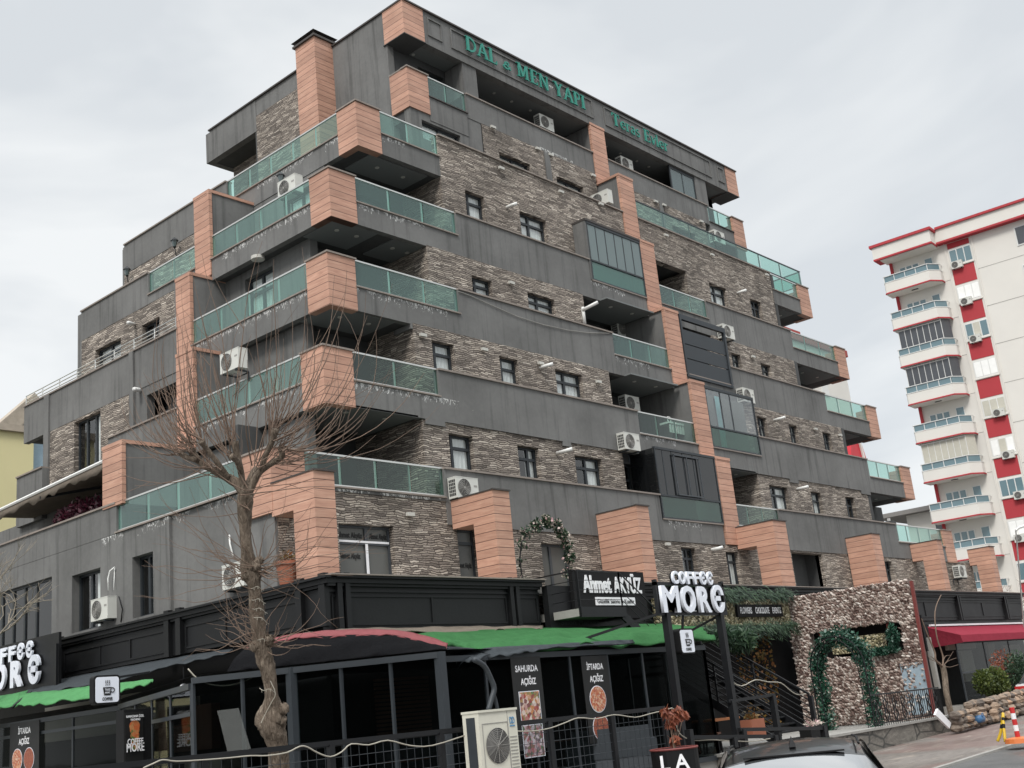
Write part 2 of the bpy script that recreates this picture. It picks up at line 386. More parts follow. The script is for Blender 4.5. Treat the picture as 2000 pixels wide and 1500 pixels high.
def rail(plane, c, a0, a1, z0, z1, step=1.25, gm='rail_glass', fm='metal', off=.06):
    m = MB(); pbox(plane, c, off-.02, off+.04, a0, a1, z1-.045, z1, m); pbox(plane, c, off-.012, off+.032, a0, a1, z0, z0+.035, m)
    k = max(1, round((a1-a0)/step)); 
    for i in range(k+1):
        a = a0+.02+(a1-a0-.04)*i/k; pbox(plane, c, off+.035, off+.075, a-.02, a+.02, z0, z1-.045, m)
    r = m.build('balcony_railing', MAT[fm], B)
    for i in range(k):
        g = MB(); q0, q1, dd_ = a0+(a1-a0)*i/k+.01, a0+(a1-a0)*(i+1)/k-.01, c+off
        g.quad(*([(q0, dd_, z0+.035), (q1, dd_, z0+.035), (q1, dd_, z1-.045), (q0, dd_, z1-.045)] if plane == 'Y' else [(dd_, q1, z0+.035), (dd_, q0, z0+.035), (dd_, q0, z1-.045), (dd_, q1, z1-.045)])); g.build('glass_panel', MAT[gm], r)
    return r

FRONT = {   # breaks along the facade at each level
 5: [('wood', 19.71, 20.66), ('glass', 20.66, 24.83), ('solid', 24.83, 31.66), ('enc', 31.66, 35.02), ('glass', 35.95, 39.3), ('solid', 39.3, 46.3), ('glass', 46.3, 50.55), ('wood', 50.55, 51.53)],
 4: [('wood', 18.93, 19.88), ('glass', 19.88, 23.93), ('solid', 23.93, 31.58), ('glass', 31.58, 35.02), ('enc', 35.95, 39.28), ('solid', 39.28, 47.23), ('glass', 47.23, 51.35), ('wood', 51.35, 52.35)],
 3: [('wood', 18.03, 18.99), ('glass', 18.99, 22.1), ('solid', 22.1, 31.5), ('glass', 31.5, 35.02), ('enc', 35.95, 39.39), ('solid', 39.39, 48.85), ('glass', 48.85, 52.3), ('wood', 52.3, 53.3)],
 2: [('wood', 15.86, 16.8), ('glassS', 16.8, 21.42), ('solid', 21.42, 31.3), ('enc', 31.3, 34.9), ('glass', 35.8, 39.0), ('solid', 39.0, 49.25), ('glass', 49.25, 54.3), ('wood', 54.3, 55.4)]}
for n, ss in FRONT.items():
    c = YF[n]
    for kind, a0, a1 in ss:
        if kind in ('enc', 'glassS'):
            m = MB(); pbox('Y', c, 0, .2, a0, a1, ZC[n]-(1.53 if kind == 'enc' else .92), ZC[n]-.84, m); m.build('parapet', MAT[R], B)
            m = MB(); pbox('Y', c, -.05, .23, a0, a1, ZC[n]-.84, ZC[n]-.80, m); m.build('coping', MAT['coping'], B)
            if kind == 'glassS': rail('Y', c, a0, a1, ZC[n]-.78, ZC[n], gm='rail_glass_shaded')
        else: seg('Y', c, n, kind, a0, a1)
# level 6 front: left block and glass, long stone with coping, right terrace
seg('Y', YF[6], 6, 'wood', 21.41, 22.36); seg('Y', YF[6], 6, 'glass', 22.36, 24.9)
seg('Y', YF[6], 6, 'glass', 46.35, 48.9); seg('Y', YF[6], 6, 'wood', 48.9, 49.94)
rail('Y', 23.52, 36.2, 49.7, 20.2, 20.95, 1.9, fm='frame_grey')
rail('X', 49.62, 23.62, 28.0, 20.2, 20.95, 1.6, fm='frame_grey')
# left-face plank returns of each corner and right-end returns
for n in (2, 3, 4, 5, 6, 7):
    x, y, zc = XL[n], YF[n], ZC[n]
    L1 = {2: 1.15, 3: .85, 4: .87, 5: .85, 6: .86, 7: .0}[n]
    if L1:
        m = MB(); m.box(x-.031, x+.22, y+.24, y+L1, zc-1.551, zc-.051); m.build('plank_cladding', MAT['planks'], B)
        m = MB(); m.box(x-.0612, x+.26, y+.26, y+L1+.03, zc-.05, zc); m.build('coping', MAT['coping'], B)
    x = XR[n]
    m = MB(); m.box(x-.24, x+.03, y+.24, y+3.2 if n < 6 else y+2.2, zc-1.5, zc-.86 if n != 6 else zc-.2); m.build('parapet', MAT[R], B)
    m = MB(); m.box(x-.24, x+.031, y+.24, y+.9, zc-1.54, zc-.06); m.build('plank_cladding', MAT['planks'], B)

# ---- left face parapets (plane X)
seg('X', XL[6], 6, 'glass', 24.34, 30.2); seg('X', XL[6], 6, 'solid', 30.2, 36.8, zb=18.86)
seg('X', XL[5], 5, 'glass', 23.78, 28.73); seg('X', XL[5], 5, 'glass', 29.58, 32.38, zb=15.95); seg('X', XL[5], 5, 'solid', 32.38, 36.82, zb=15.95)
seg('X', XL[4], 4, 'glass', 23.15, 28.72); seg('X', XL[4], 4, 'solid', 29.45, 39.42, zb=12.7)
seg('X', XL[3], 3, 'glass', 22.46, 27.28); seg('X', XL[3], 3, 'solid', 28.15, 32.0, zb=9.5); seg('X', XL[3], 3, 'solid', 36.2, 38.0, zb=9.36)
seg('X', XL[2], 2, 'glass', 22.2, 27.75, zb=7.262); seg('X', XL[2], 2, 'solid', 27.75, 40.0, zb=7.26)
m = MB()                                              # steel rail on the level-4 parapet
for z in (14.22, 14.34, 14.47): m.tube([(18.98, 29.6, z), (18.98, 39.4, z)], .018, 6)
m.tube([(18.98, 29.6, 14.47), (20.1, 29.6, 14.47)], .018, 6)
for i in range(9): m.tube([(18.98, 29.62+i*1.22, 14.1), (18.98, 29.62+i*1.22, 14.47)], .02, 6)
m.build('steel_railing', MAT['metal'], B)
m = MB()
m.box(18.95, 20.1, 29.46, 29.6, 12.72, 14.05); m.build('parapet', MAT[R], B)

# ---- fins between the two halves of the front, and on the left face
for n in (7, 6, 5, 4, 3, 2):
    y = YF[n]-.04; z0 = ZC[n]-1.42 if n < 7 else 21.6; z1 = ZC[n]+1.56 if n < 7 else 24.36
    if n == 2: z0 = 6.6
    m = MB(); m.box(35.02, 35.95, y, y+.12, z0, z1); m.build('plank_cladding', MAT['planks'], B)
    m = MB(); m.box(35.0, 35.09, y-.012, y+.10, z0, z1); m.box(34.985, 35.97, y-.02, YF[min(7, n+1)]+.02, z1-.03, z1+.07); m.build('plank_trim', MAT['planks'], B)
    m = MB(); m.box(35.06, 35.9, y+.12, y+2.4, z0, z1-.03); m.build('dividing_wall', MAT[R], B)
LFIN = {5: (28.73, 29.58, 15.75, 18.62), 4: (28.72, 29.5, 12.9, 15.6), 3: (27.28, 28.15, 9.7, 12.6), 2: (27.4, 28.4, 8.0, 9.65)}
for n, (y0, y1, z0, z1) in LFIN.items():
    x = XL[n]-.03
    m = MB(); m.box(x, x+.12, y0, y1, z0, z1); m.build('plank_cladding', MAT['planks'], B)
    xe = {5: 21.42, 4: 20.2, 3: 19.3, 2: 18.2}[n]
    m = MB(); m.box(x-.012, x+.10, y0-.014, y0+.09, z0, z1-.02); m.box(x-.012, xe, y0-.02, y1+.02, z1-.02, z1+.08); m.build('plank_trim', MAT['planks'], B)
    m = MB(); m.box(x+.12, xe, y0+.02, y1-.02, z0, z1-.02); m.build('dividing_wall', MAT[R], B)

# ---- floor slabs / soffits (dark underside, lighter recessed panels)
for n in (2, 3, 4, 5, 6):
    x0, x1, y = XL[n]+.2, XR[n]-.22, YF[n]+.2
    zb = ZC[n]-1.50
    m = MB(); m.box(x0, x1, y, y+9, zb, ZC[n]-1.06)
    if n < 6: m.box(x0, x0+3, y+9, 36.5, zb, ZC[n]-1.06)
    m.build('floor_slab', MAT['render_dark'], B)
m = MB()
for (x0, x1, y0, y1, z) in ((22.1, 24.55, 23.72, 24.9, 18.6), (19.95, 21.6, 23.06, 24.5, 15.6), (22.25, 23.6, 23.12, 24.5, 15.6), (19.1, 21.4, 22.4, 23.8, 12.6),
    (18.2, 21.2, 21.6, 23.8, 9.6), (32.0, 34.9, 22.6, 24.4, 15.6), (32.0, 34.9, 22.0, 23.8, 12.6), (36.2, 38.8, 21.6, 23.4, 9.6), (46.8, 48.6, 23.7, 25.2, 18.6), (47.6, 50.8, 22.6, 24, 12.6), (48.6, 51.6, 21.9, 23.4, 9.6), (47.2, 50.4, 23.1, 24.6, 15.6)):
    m = MB().box(x0, x1, y0, y1, z-.03-.005, z+.02); m.build('soffit_panel', MAT['soffit'], B)
    lights([(x0+(x1-x0)*.3, y0+.5, z-.03), (x0+(x1-x0)*.75, y0+.5, z-.03)])
for n, q in ((4, ((21.84, 22.33), (27.4, 28.2), (40.2, 40.9))), (3, ((21.47, 22.22), (27.3, 27.7), (41.4, 42.1), (47.7, 48.6))), (2, ((24.9, 25.9), (40.6, 41.3), (47.4, 48.6)))):
    for a0, a1 in q:
        if n == 2: continue
        MB().box(a0, a1, YF[n]+.001, YF[n]+.7, ZC[n]-1.53-.14, ZC[n]-1.53+.0).build('beam_end', MAT[R], B)
for a0, a1, n in ((28.9, 29.7, 3), (40.7, 41.3, 3)): pass

# ---- unseen solid core, added so the inside stays dark and no light leaks through
core = MB()
core.box(26.6, 45.0, 26.4, YB, 21.9, 24.3); core.box(26.0, 45.4, 25.6, YB, 19.0, 22.0)
core.box(23.0, 47.4, 26.2, 36.6, 16.0, 19.1); core.box(22.6, 48.2, 25.9, 36.6, 13.0, 16.0)
core.box(20.6, 49.4, 25.5, 37.2, 10.0, 13.0); core.box(19.2, 51.0, 25.0, 37.2, 7.0, 10.0); core.box(16.6, 55.0, 21.8, 40, -.6, 7.0)
core.build('light_block_core', MAT['render_dark'], B)

# ================= level 7 (penthouse) and roof
zr0, zr1 = 24.35, 25.71
MB().box(25.75, 45.55, 24.46, 24.75, zr0, zr1-.06).build('roof_fascia', MAT[R], B)
MB().box(24.86, 46.45, 24.76, YB-.9, zr0+.25, zr1-.2).build('roof_slab', MAT['render_dark'], B)
for x0, x1 in ((24.77, 25.75), (45.55, 46.5)): MB().box(x0, x1, 24.43, 25.45, zr0+.0, zr1-.06).build('plank_cladding', MAT['planks'], B)
MB().box(24.74, 46.54, 24.38, 25.0, zr1-.06, zr1).build('coping', MAT['coping_dark'], B)
MB().box(24.74, 25.1, 25.0, 36.05, zr1-.061, zr1-.001).build('coping', MAT['coping_dark'], B)
m = MB()                                              # picture-frame mouldings on the fascia
for x0, x1, z0, z1 in ((25.95, 26.65, 24.72, 25.45), (27.1, 35.3, 24.68, 25.5), (36.1, 44.2, 24.66, 25.52), (44.8, 45.35, 24.7, 25.46)):
    w, y0, y1 = .05, 24.415, 24.47
    m = MB(); m.box(x0, x1, y0, y1, z0, z0+w); m.box(x0, x1, y0, y1, z1-w, z1); m.box(x0, x0+w, y0, y1, z0+w, z1-w); m.box(x1-w, x1, y0, y1, z0+w, z1-w)
    m.build('moulding', MAT[R], B)
wall('X', 24.8, 25.35, 28.5, 19.2, zr1-.06, name='wall'); wall('X', 24.82, 28.5, 32.9, 24.95, zr1-.06)
wall('X', 24.80, 29.2, 32.9, 19.2, 24.95, mat='stone'); wall('X', 24.8, 32.9, 36.0, 24.3, zr1-.06)
MB().box(24.82, 26.5, 32.9, 36.0, 24.32, 24.5).build('soffit_panel', MAT['render_dark'], B)
wall('Y', 36.0, 24.8, 30, 24.3, 25.6)
wall('X', 25.9, 32.5, 36.0, 19.2, 24.32, holes=((33.0, 33.9, 21.2, 23.6),), mat='stone'); window('X', 25.9, 33.0, 33.9, 21.2, 23.6, cols=(), curtain='full')
m = MB().box(24.82, 25.9, 32.88, 33.0, 19.2, 24.3); m.build('wall', MAT['render_dark'], B)
for x0, x1 in ((24.75, 25.8), (45.5, 46.52)): MB().box(x0, x1, 24.42, 25.5, zr0-.03, zr0-.002).build('soffit_panel', MAT['render_dark'], B)
# chimney
m = MB().box(23.96, 24.85, 28.2, 29.28, 19.2, 25.78); m.build('plank_cladding', MAT['planks'], B)
m = MB().box(23.88, 24.98, 28.12, 29.36, 25.78, 25.86); n0 = len(m.v)
m.v += [(23.86,28.1,26.0),(25.0,28.1,26.0),(25.0,29.4,26.0),(23.86,29.4,26.0),(24.43,28.75,26.28)]
m.f += [(n0,n0+1,n0+4),(n0+1,n0+2,n0+4),(n0+2,n0+3,n0+4),(n0+3,n0,n0+4),(n0+3,n0+2,n0+1,n0)]
for x in (23.95, 24.8):
    for y in (28.2, 29.2): m.box(x, x+.08, y, y+.08, 25.86, 26.0)
m.build('chimney_cap', MAT['coping_dark'], B)
# front of level 7
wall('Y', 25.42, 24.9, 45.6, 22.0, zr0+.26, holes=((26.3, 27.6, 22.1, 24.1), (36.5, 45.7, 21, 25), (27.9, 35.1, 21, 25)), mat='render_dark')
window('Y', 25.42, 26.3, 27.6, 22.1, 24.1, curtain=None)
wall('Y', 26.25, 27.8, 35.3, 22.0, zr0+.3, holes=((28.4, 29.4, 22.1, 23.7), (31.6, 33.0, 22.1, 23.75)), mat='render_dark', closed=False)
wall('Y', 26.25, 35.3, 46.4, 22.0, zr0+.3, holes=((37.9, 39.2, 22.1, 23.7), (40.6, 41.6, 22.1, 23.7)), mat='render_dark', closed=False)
window('Y', 26.25, 28.4, 29.4, 22.1, 23.7, curtain=None); window('Y', 26.25, 31.6, 33.0, 22.1, 23.75)
window('Y', 26.25, 37.9, 39.2, 22.1, 23.7); window('Y', 26.25, 40.6, 41.6, 22.1, 23.7, curtain=None)
for x0, x1 in ((27.65, 28.38), (42.75, 43.65)): MB().box(x0, x1, 24.52, 25.4, 23.05, zr0).build('pillar', MAT[R], B)
MB().box(27.75, 28.3, 25.4, 26.3, 21.5, zr0+.2).build('wall', MAT['render_dark'], B); MB().box(43.0, 43.5, 25.4, 26.3, 21.5, zr0+.2).build('wall', MAT['render_dark'], B)
MB().box(25.1, 46.2, 24.75, 26.25, zr0+.05, zr0+.24).build('soffit_panel', MAT['soffit'], B)
lights([(x, 25.3, zr0+.05) for x in (26.0, 29.2, 30.2, 31.2, 32.3, 33.4, 37.2, 38.2, 39.4, 40.3, 44.6)], .06)
seg('Y', 24.5, 7, 'wood', 24.8, 25.75); seg('Y', 24.5, 7, 'glass', 25.75, 27.65, zb=21.35, cop='coping_dark'); seg('Y', 24.5, 7, 'glass', 43.45, 45.5, zb=20.9, cop='coping_dark'); seg('Y', 24.5, 7, 'wood', 45.5, 46.5)
MB().box(24.77, 24.99, 24.74, 25.34, 21.55, 23.05).build('plank_cladding', MAT['planks'], B)
MB().box(24.76, 24.98, 24.74, 25.36, 23.05, 23.1).build('coping', MAT['coping'], B)
for a0, a1 in ((27.65, 35.02), (35.95, 43.45)):
    seg('Y', 24.5, 7, 'solid', a0, a1, zb=22.12)
MB().box(24.85, 46.0, 24.7, 26.3, 21.2, 21.95).build('floor_slab', MAT['render_dark'], B)
# glazed-in bay of level 7
fr = MB(); fr.box(40.78, 42.75, 24.56, 24.62, 24.2, 24.33); fr.box(40.78, 40.85, 24.56, 24.62, 23.1, 24.2); fr.box(42.68, 42.75, 24.56, 24.62, 23.1, 24.2)
fr.box(41.74, 41.77, 24.56, 24.62, 23.1, 24.2)
f_ = fr.build('balcony_glazing', MAT['frame'], B); f_['label'] = 'grey folding glass screen closing a top floor balcony'
for x0, x1 in ((40.86, 41.74), (41.78, 42.67)): MB().box(x0, x1, 24.58, 24.6, 23.12, 24.2).build('glass_panel', MAT['smoke_glass'], f_)
MB().box(42.6, 42.75, 24.7, 26.2, 23.1, 24.3).build('wall', MAT['render_dark'], B)

# ================= level 6 wall
zlo = 19.1
holes6 = [(25.33, 27.2, 20.55, 21.25), (29.16, 30.88, 20.55, 21.26), (32.4, 34.06, 20.55, 21.26), (40.2, 42.0, 20.55, 21.26)]
wall('Y', 24.52, 24.82, 28.35, zlo, 22.15, holes=holes6[:1])
for a0, a1, hs in ((28.35, 31.78, holes6[1:2]), (32.08, 34.98, holes6[2:3]), (36.0, 39.38, []), (39.62, 43.0, holes6[3:])):
    wall('Y', 24.49, a0, a1, zlo, 22.12, holes=hs, mat='stone', closed=False)
for a0, a1 in ((31.78, 32.08), (39.38, 39.62)): MB().box(a0, a1, 24.44, 24.7, zlo, 22.13).build('pilaster', MAT[R], B)
wall('Y', 24.5, 43.0, 46.35, zlo, 21.5)
for h in holes6: window('Y', 24.5, *h, transom=None, curtain='full')
wall('X', 24.82, 24.6, 36.0, 19.0, 19.3)
# ================= level 5
S5 = 23.47
MB().box(24.9, 35.0, S5-.06, S5+.35, 20.05, 20.1).build('coping', MAT['coping'], B); MB().box(35.97, 46.35, S5-.06, S5+.35, 20.05, 20.1).build('coping', MAT['coping'], B)
h5l = [(26.0, 26.92, 16.9, 18.42), (28.7, 30.13, 16.9, 18.4)]; h5r = [(40.76, 42.1, 16.9, 18.38), (44.08, 45.02, 16.9, 18.36), (35.9, 39.05, 15.9, 18.5)]
wall('Y', S5, 24.9, 35.0, 15.9, 20.05, holes=h5l, mat='stone'); wall('Y', S5, 35.9, 46.35, 15.9, 20.05, holes=h5r, mat='stone', depth=.29)
window('Y', S5, *h5l[0], cols=(.28,)); window('Y', S5, *h5l[1], cols=(.42,)); window('Y', S5, *h5r[0], cols=(.45,)); window('Y', S5, *h5r[1], cols=(.6,), curtain='left')
wall('X', 24.9, S5+.28, 26.2, 15.9, 18.6, mat='stone'); wall('X', 39.06, S5+.29, 25.5, 15.9, 18.5, mat='stone')
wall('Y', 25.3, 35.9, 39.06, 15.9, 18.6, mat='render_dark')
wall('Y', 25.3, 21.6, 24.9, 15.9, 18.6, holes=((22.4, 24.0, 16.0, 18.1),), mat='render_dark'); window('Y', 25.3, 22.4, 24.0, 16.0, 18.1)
wall('X', WX[5], 25.1, 28.75, 15.9, 19.32, holes=((25.6, 27.2, 15.95, 18.2),)); window('X', WX[5], 25.6, 27.2, 15.95, 18.2, curtain='full')
wall('X', WX[5], 29.5, 36.8, 18.3, 18.9, closed=False); wall('X', WX[5]-.02, 29.5, 36.8, 15.9, 18.88, holes=((33.6, 34.8, 16.6, 17.6), (30.0, 31.0, 15.9, 18.9)), mat='stone', closed=False)
window('X', WX[5], 33.6, 34.8, 16.6, 17.6, curtain=None, fm='white_pvc'); window('X', WX[5], 30.05, 30.95, 15.95, 18.75, cols=(.5,), transom=None, fm='white_pvc')
MB().box(21.42, 22.2, 36.8, 36.9, 15.9, 20).build('wall', MAT[R], B); wall('Y', 36.8, 21.5, 30, 15.9, 20)
wall('Y', 25.4, 46.3, 49.0, 15.9, 18.6, mat='render_dark'); wall('X', 46.32, S5, 25.4, 15.9, 20, mat='render_dark')
# ================= level 4
S4 = WY[4]; h4l = [(25.3, 26.22, 13.9, 15.05), (27.96, 29.36, 13.9, 15.05)]; h4r = [(40.67, 41.4, 13.9, 15.1), (43.02, 43.84, 13.9, 15.02)]
wall('Y', S4, 23.4, 31.0, 12.9, 15.6, holes=h4l, mat='stone'); wall('Y', S4, 39.3, 46.1, 12.9, 15.6, holes=h4r, mat='stone')
for h, c_ in zip(h4l+h4r, ((.3,), (.45,), (.5,), (.5,))): window('Y', S4, *h, cols=c_)
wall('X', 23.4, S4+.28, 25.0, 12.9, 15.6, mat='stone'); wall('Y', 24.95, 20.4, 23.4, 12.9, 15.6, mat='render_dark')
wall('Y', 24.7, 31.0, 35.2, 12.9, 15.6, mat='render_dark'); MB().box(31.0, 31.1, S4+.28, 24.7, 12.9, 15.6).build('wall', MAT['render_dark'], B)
wall('X', WX[4], 24.5, 28.75, 12.9, 15.6, holes=((26.3, 27.7, 13.0, 15.35),)); window('X', WX[4], 26.3, 27.7, 13.0, 15.35, curtain='full')
wall('X', XL[5]+.01, 29.5, 36.8, 12.9, 16.0, holes=((34.15, 35.85, 13.9, 15.32), (31.75, 32.8, 13.9, 15.32)), mat='stone')
window('X', XL[5]+.01, 34.15, 35.85, 13.9, 15.32); window('X', XL[5]+.01, 31.75, 32.8, 13.9, 15.32, curtain=None)
MB().box(19.66, 19.9, 30.3, 30.75, 12.9, 15.96).build('pilaster', MAT[R], B)
wall('Y', 36.8, 19.72, 30, 12.9, 17.0)
wall('Y', 24.8, 46.1, 51, 12.9, 15.6, mat='render_dark'); wall('X', 46.1, S4, 24.8, 12.9, 15.6, mat='render_dark')
MB().disc((19.75, 26.4, 15.52), (0,0,1), .2, 20, .1).build('ceiling_lamp', MAT['lamp_white'], B)
# ================= level 3
S3 = WY[3]; h3l = [(22.62, 23.52, 10.7, 12.22), (25.49, 26.33, 10.7, 12.22), (28.14, 29.52, 10.7, 12.22)]; h3r = [(40.76, 41.48, 10.7, 12.22), (43.33, 44.03, 10.7, 12.2), (46.3, 47.06, 10.7, 12.2)]
wall('Y', S3, 21.93, 31.05, 9.9, 12.6, holes=h3l, mat='stone'); wall('Y', S3, 39.45, 48.2, 9.9, 12.6, holes=h3r, mat='stone')
for h, c_ in zip(h3l+h3r, ((.25,), (.25,), (.42,), (.6,), (.6,), (.6,))): window('Y', S3, *h, cols=c_)
wall('X', 21.93, S3+.28, 24.2, 9.9, 12.6, mat='stone'); wall('Y', 24.2, 19.6, 21.93, 9.9, 12.6, holes=((19.9, 21.4, 10.0, 12.2),), mat='render_dark'); window('Y', 24.2, 19.9, 21.4, 10.0, 12.2)
wall('Y', 24.2, 31.05, 35.2, 9.9, 12.6, mat='render_dark'); MB().box(31.05, 31.15, S3+.28, 24.2, 9.9, 12.6).build('wall', MAT['render_dark'], B)
wall('X', WX[3], 23.8, 27.4, 9.9, 12.6)
wall('X', XL[4]+.01, 32.1, 37.55, 9.5, 13.4, holes=((34.1, 35.82, 10.1, 12.62),), mat='stone'); window('X', XL[4]+.01, 34.1, 35.82, 10.1, 12.62, cols=(.33, .66), transom=None, curtain='left')
wall('X', XL[4]+.02, 29.45, 32.1, 9.5, 12.75, holes=((29.5, 31.3, 9.6, 12.4),)); window('X', XL[4]+.3, 29.5, 31.3, 9.6, 12.4, cols=(.6,), transom=.8, curtain=None)
MB().box(18.86, 19.2, 31.95, 32.2, 9.5, 14.04).build('pilaster', MAT[R], B); MB().box(18.87, 19.3, 37.5, 37.85, 6.9, 14.04).build('pilaster', MAT[R], B)
m = MB()
for z in (10.15, 10.35, 10.55, 10.75): m.tube([(18.8, 34.0, z), (18.8, 35.95, z)], .014, 5)
for y in (34.0, 34.65, 35.3, 35.95): m.tube([(18.8, y, 10.0), (18.8, y, 10.8)], .016, 5)
m.build('steel_railing', MAT['black_steel'], B)
wall('Y', 37.55, 18.95, 30, 7, 13.4); wall('Y', 24.2, 48.2, 52, 9.9, 12.6, mat='render_dark'); wall('X', 48.2, S3, 24.2, 9.9, 12.6, mat='render_dark')
MB().box(18.95, 24, 37.6, 39.3, 12.72, 12.9).build('floor_slab', MAT['render_dark'], B); wall('X', 19.6, 37.6, 39.3, 6.5, 12.72)
# ================= level 2
S2 = WY[2]; h2l = [(22.36, 23.32, 7.7, 9.28), (25.2, 26.16, 7.7, 9.24), (27.86, 29.22, 7.7, 9.2)]; h2r = [(39.74, 41.15, 7.7, 9.2), (43.06, 43.92, 7.7, 9.2), (46.1, 46.93, 7.7, 9.2)]
wall('Y', S2, 21.38, 30.4, 6.9, 9.6, holes=h2l, mat='stone'); wall('Y', S2, 38.96, 48.35, 6.9, 9.6, holes=h2r, mat='stone')
for h, c_, cu in zip(h2l+h2r, ((.25,), (.62,), (.5,), (.45,), (.4,), (.5,)), ('full', 'right', 'right', 'right', 'full', 'left')): window('Y', S2, *h, cols=c_, curtain=cu)
wall('X', 21.38, S2+.28, 24.4, 6.9, 9.6, mat='stone'); wall('Y', 24.4, 17.4, 21.38, 6.9, 9.6, mat='render_dark')
wall('Y', 22.0, 30.4, 31.5, 6.9, 9.6, holes=((30.55, 31.4, 7, 9.3),), mat='render_dark'); window('Y', 22.0, 30.55, 31.4, 7, 9.3, cols=(), curtain=None)
wall('X', 38.96, S2+.28, 23.6, 6.9, 9.6, mat='stone'); wall('Y', 23.6, 35.9, 38.96, 6.9, 9.6, mat='render_dark')
wall('X', WX[2]+.9, 22.6, 40.0, 6.9, 9.5); 
wall('X', 18.5, 28.5, 37.6, 6.9, 9.4, mat='stone')
wall('Y', 23.6, 48.35, 54, 6.9, 9.6, mat='render_dark'); wall('X', 48.35, S2, 23.6, 6.9, 9.6, mat='render_dark')
# ================= level 1
h1 = [(17.75, 19.5, 4.9, 6.42), (21.75, 22.5, 4.9, 6.5), (25.1, 26.4, 4.15, 6.25), (32.16, 33.0, 4.9, 6.4), (34.88, 35.7, 4.9, 6.36), (39.5, 41.9, 4.8, 6.5), (47.2, 48.2, 4.9, 6.4), (52.15, 52.7, 4.9, 6.45)]
wall('Y', 21.05, 16.0, 21.42, 3.9, 7.18, holes=h1[:1], mat='stone'); wall('Y', 21.06, 21.42, 57.3, 3.9, 6.58, holes=h1[1:], mat='stone')
W1_ = window('Y', 21.05, *h1[0], cols=(.56,), transom=.72, curtain=None, fm='frame_grey', pane='film'); W2_ = window('Y', 21.06, *h1[1], cols=(), curtain=None, pane='film')
window('Y', 21.06, *h1[2], cols=(.42,), transom=None, curtain=None, fm='frame_grey', pane='film', name='door'); window('Y', 21.06, *h1[3], cols=(.6,), curtain='left'); window('Y', 21.06, *h1[4], cols=(.4,), curtain='right')
window('Y', 21.06, *h1[6], cols=(.7,), curtain=None); window('Y', 21.06, *h1[7], cols=(), curtain=None)
m = MB(); m.box(39.45, 41.95, 23.2, 23.3, 4.8, 6.6); m.build('wall', MAT['black'], B); MB().box(41.9, 42.0, 21.2, 23.2, 4.8, 6.6).build('wall', MAT['render_dark'], B); MB().box(39.4, 39.5, 21.35, 23.2, 4.8, 6.6).build('wall', MAT['render_dark'], B)
hl = [(28.57, 30.08, 4.95, 6.5), (26.0, 26.98, 4.95, 6.5), (31.2, 36.2, 4.95, 6.66)]
wall('X', XL[2]+.0, 25.3, 40.0, 3.9, 7.25, holes=hl, depth=.35); wall('X', XL[2]+.06, 21.06, 25.3, 3.9, 7.26)
MB().box(15.83, 16.2, 25.2, 25.38, 4.6, 7.24).build('pilaster', MAT[R], B)
for h in hl[:2]: window('X', XL[2], *h, cols=(.55,), transom=None, curtain='left', d=.22)
window('X', XL[2], *hl[2], cols=(.22, .36, .5, .64, .78), transom=None, curtain=None, d=.1, pane='dark_pane')
# ---- the glazed-in balconies
def enclosure(n, a0, a1, zt, label, cols, low=True, gm='smoke_glass', fm='frame', head=.2):
    c = YF[n]-.02; zs = ZC[n]-.80; zm = ZC[n]-.03
    m = MB(); t = .05
    m.box(a0, a1, c-.03, c+.08, zt-head, zt); m.box(a0, a0+t, c-.02, c+.06, zs, zt-head); m.box(a1-t, a1, c-.02, c+.06, zs, zt-head); m.box(a0+t, a1-t, c-.03, c+.05, zm-.03, zm+.03); m.box(a0+t, a1-t, c-.02, c+.05, zs, zs+.05)
    k = len(cols)
    for q in cols: m.box(a0+(a1-a0)*q-.018, a0+(a1-a0)*q+.018, c-.01, c+.04, zm+.03, zt-head)
    e = m.build('balcony_glazing', MAT[fm], B); e['label'] = label
    MB().box(a0+t, a1-t, c+.0, c+.012, zm+.03, zt-head).build('glass_panel', MAT[gm], e)
    MB().box(a0+t, a1-t, c+.005, c+.017, zs+.05, zm-.03).build('glass_panel', MAT[('rail_glass' if n == 5 else 'rail_glass_shaded') if low else gm], e)
    return e
e5 = enclosure(5, 31.7, 35.0, 18.6, 'balcony closed by six tall pale green glass panes under a dark hood', (.16, .33, .5, .66, .83), gm='frost_glass', head=.10)
MB().box(31.62, 31.72, 22.88, 23.45, 16.3, 18.6).build('side_panel', MAT['render'], e5); MB().box(31.6, 35.0, 22.84, 23.45, 18.6, 18.68).build('hood', MAT['coping_dark'], e5)
MB().box(31.8, 34.9, 23.40, 23.46, 16.2, 18.6).build('room_shade_sheet', MAT['render_dark'], e5)  # dark sheet imitating the shade behind the panes
e4 = MB(); c = YF[4]-.03
for q in ((36.0, 36.1, 13.15, 15.65), (39.1, 39.22, 13.15, 15.65)): e4.box(q[0], q[1], c-.04, c+.08, q[2], q[3])
e4.box(36.1, 39.1, c-.04, c+.08, 15.45, 15.65); e4.box(36.1, 39.1, c-.03, c+.06, 13.15, 13.25)
e4 = e4.build('balcony_shutter', MAT['steel_grey'], B); e4['label'] = 'half lowered grey roller screens on a framed balcony'
for z0, z1 in ((14.5, 15.06), (13.92, 14.46), (13.3, 13.88)): MB().box(36.12, 39.08, c+.0, c+.03, z0, z1).build('slat', MAT['steel_grey'], e4)
MB().box(36.12, 39.08, c+.9, c+.95, 12.9, 15.6).build('room_shade_sheet', MAT['black'], e4)  # black sheet in place of the balcony's inner shade
e3 = enclosure(3, 35.95, 39.4, 12.62, 'balcony glazing hung with pale blinds and one teal curtain', (.3, .5), gm='pane', head=.1)
for i in range(34):
    pass
cm = MB(); 
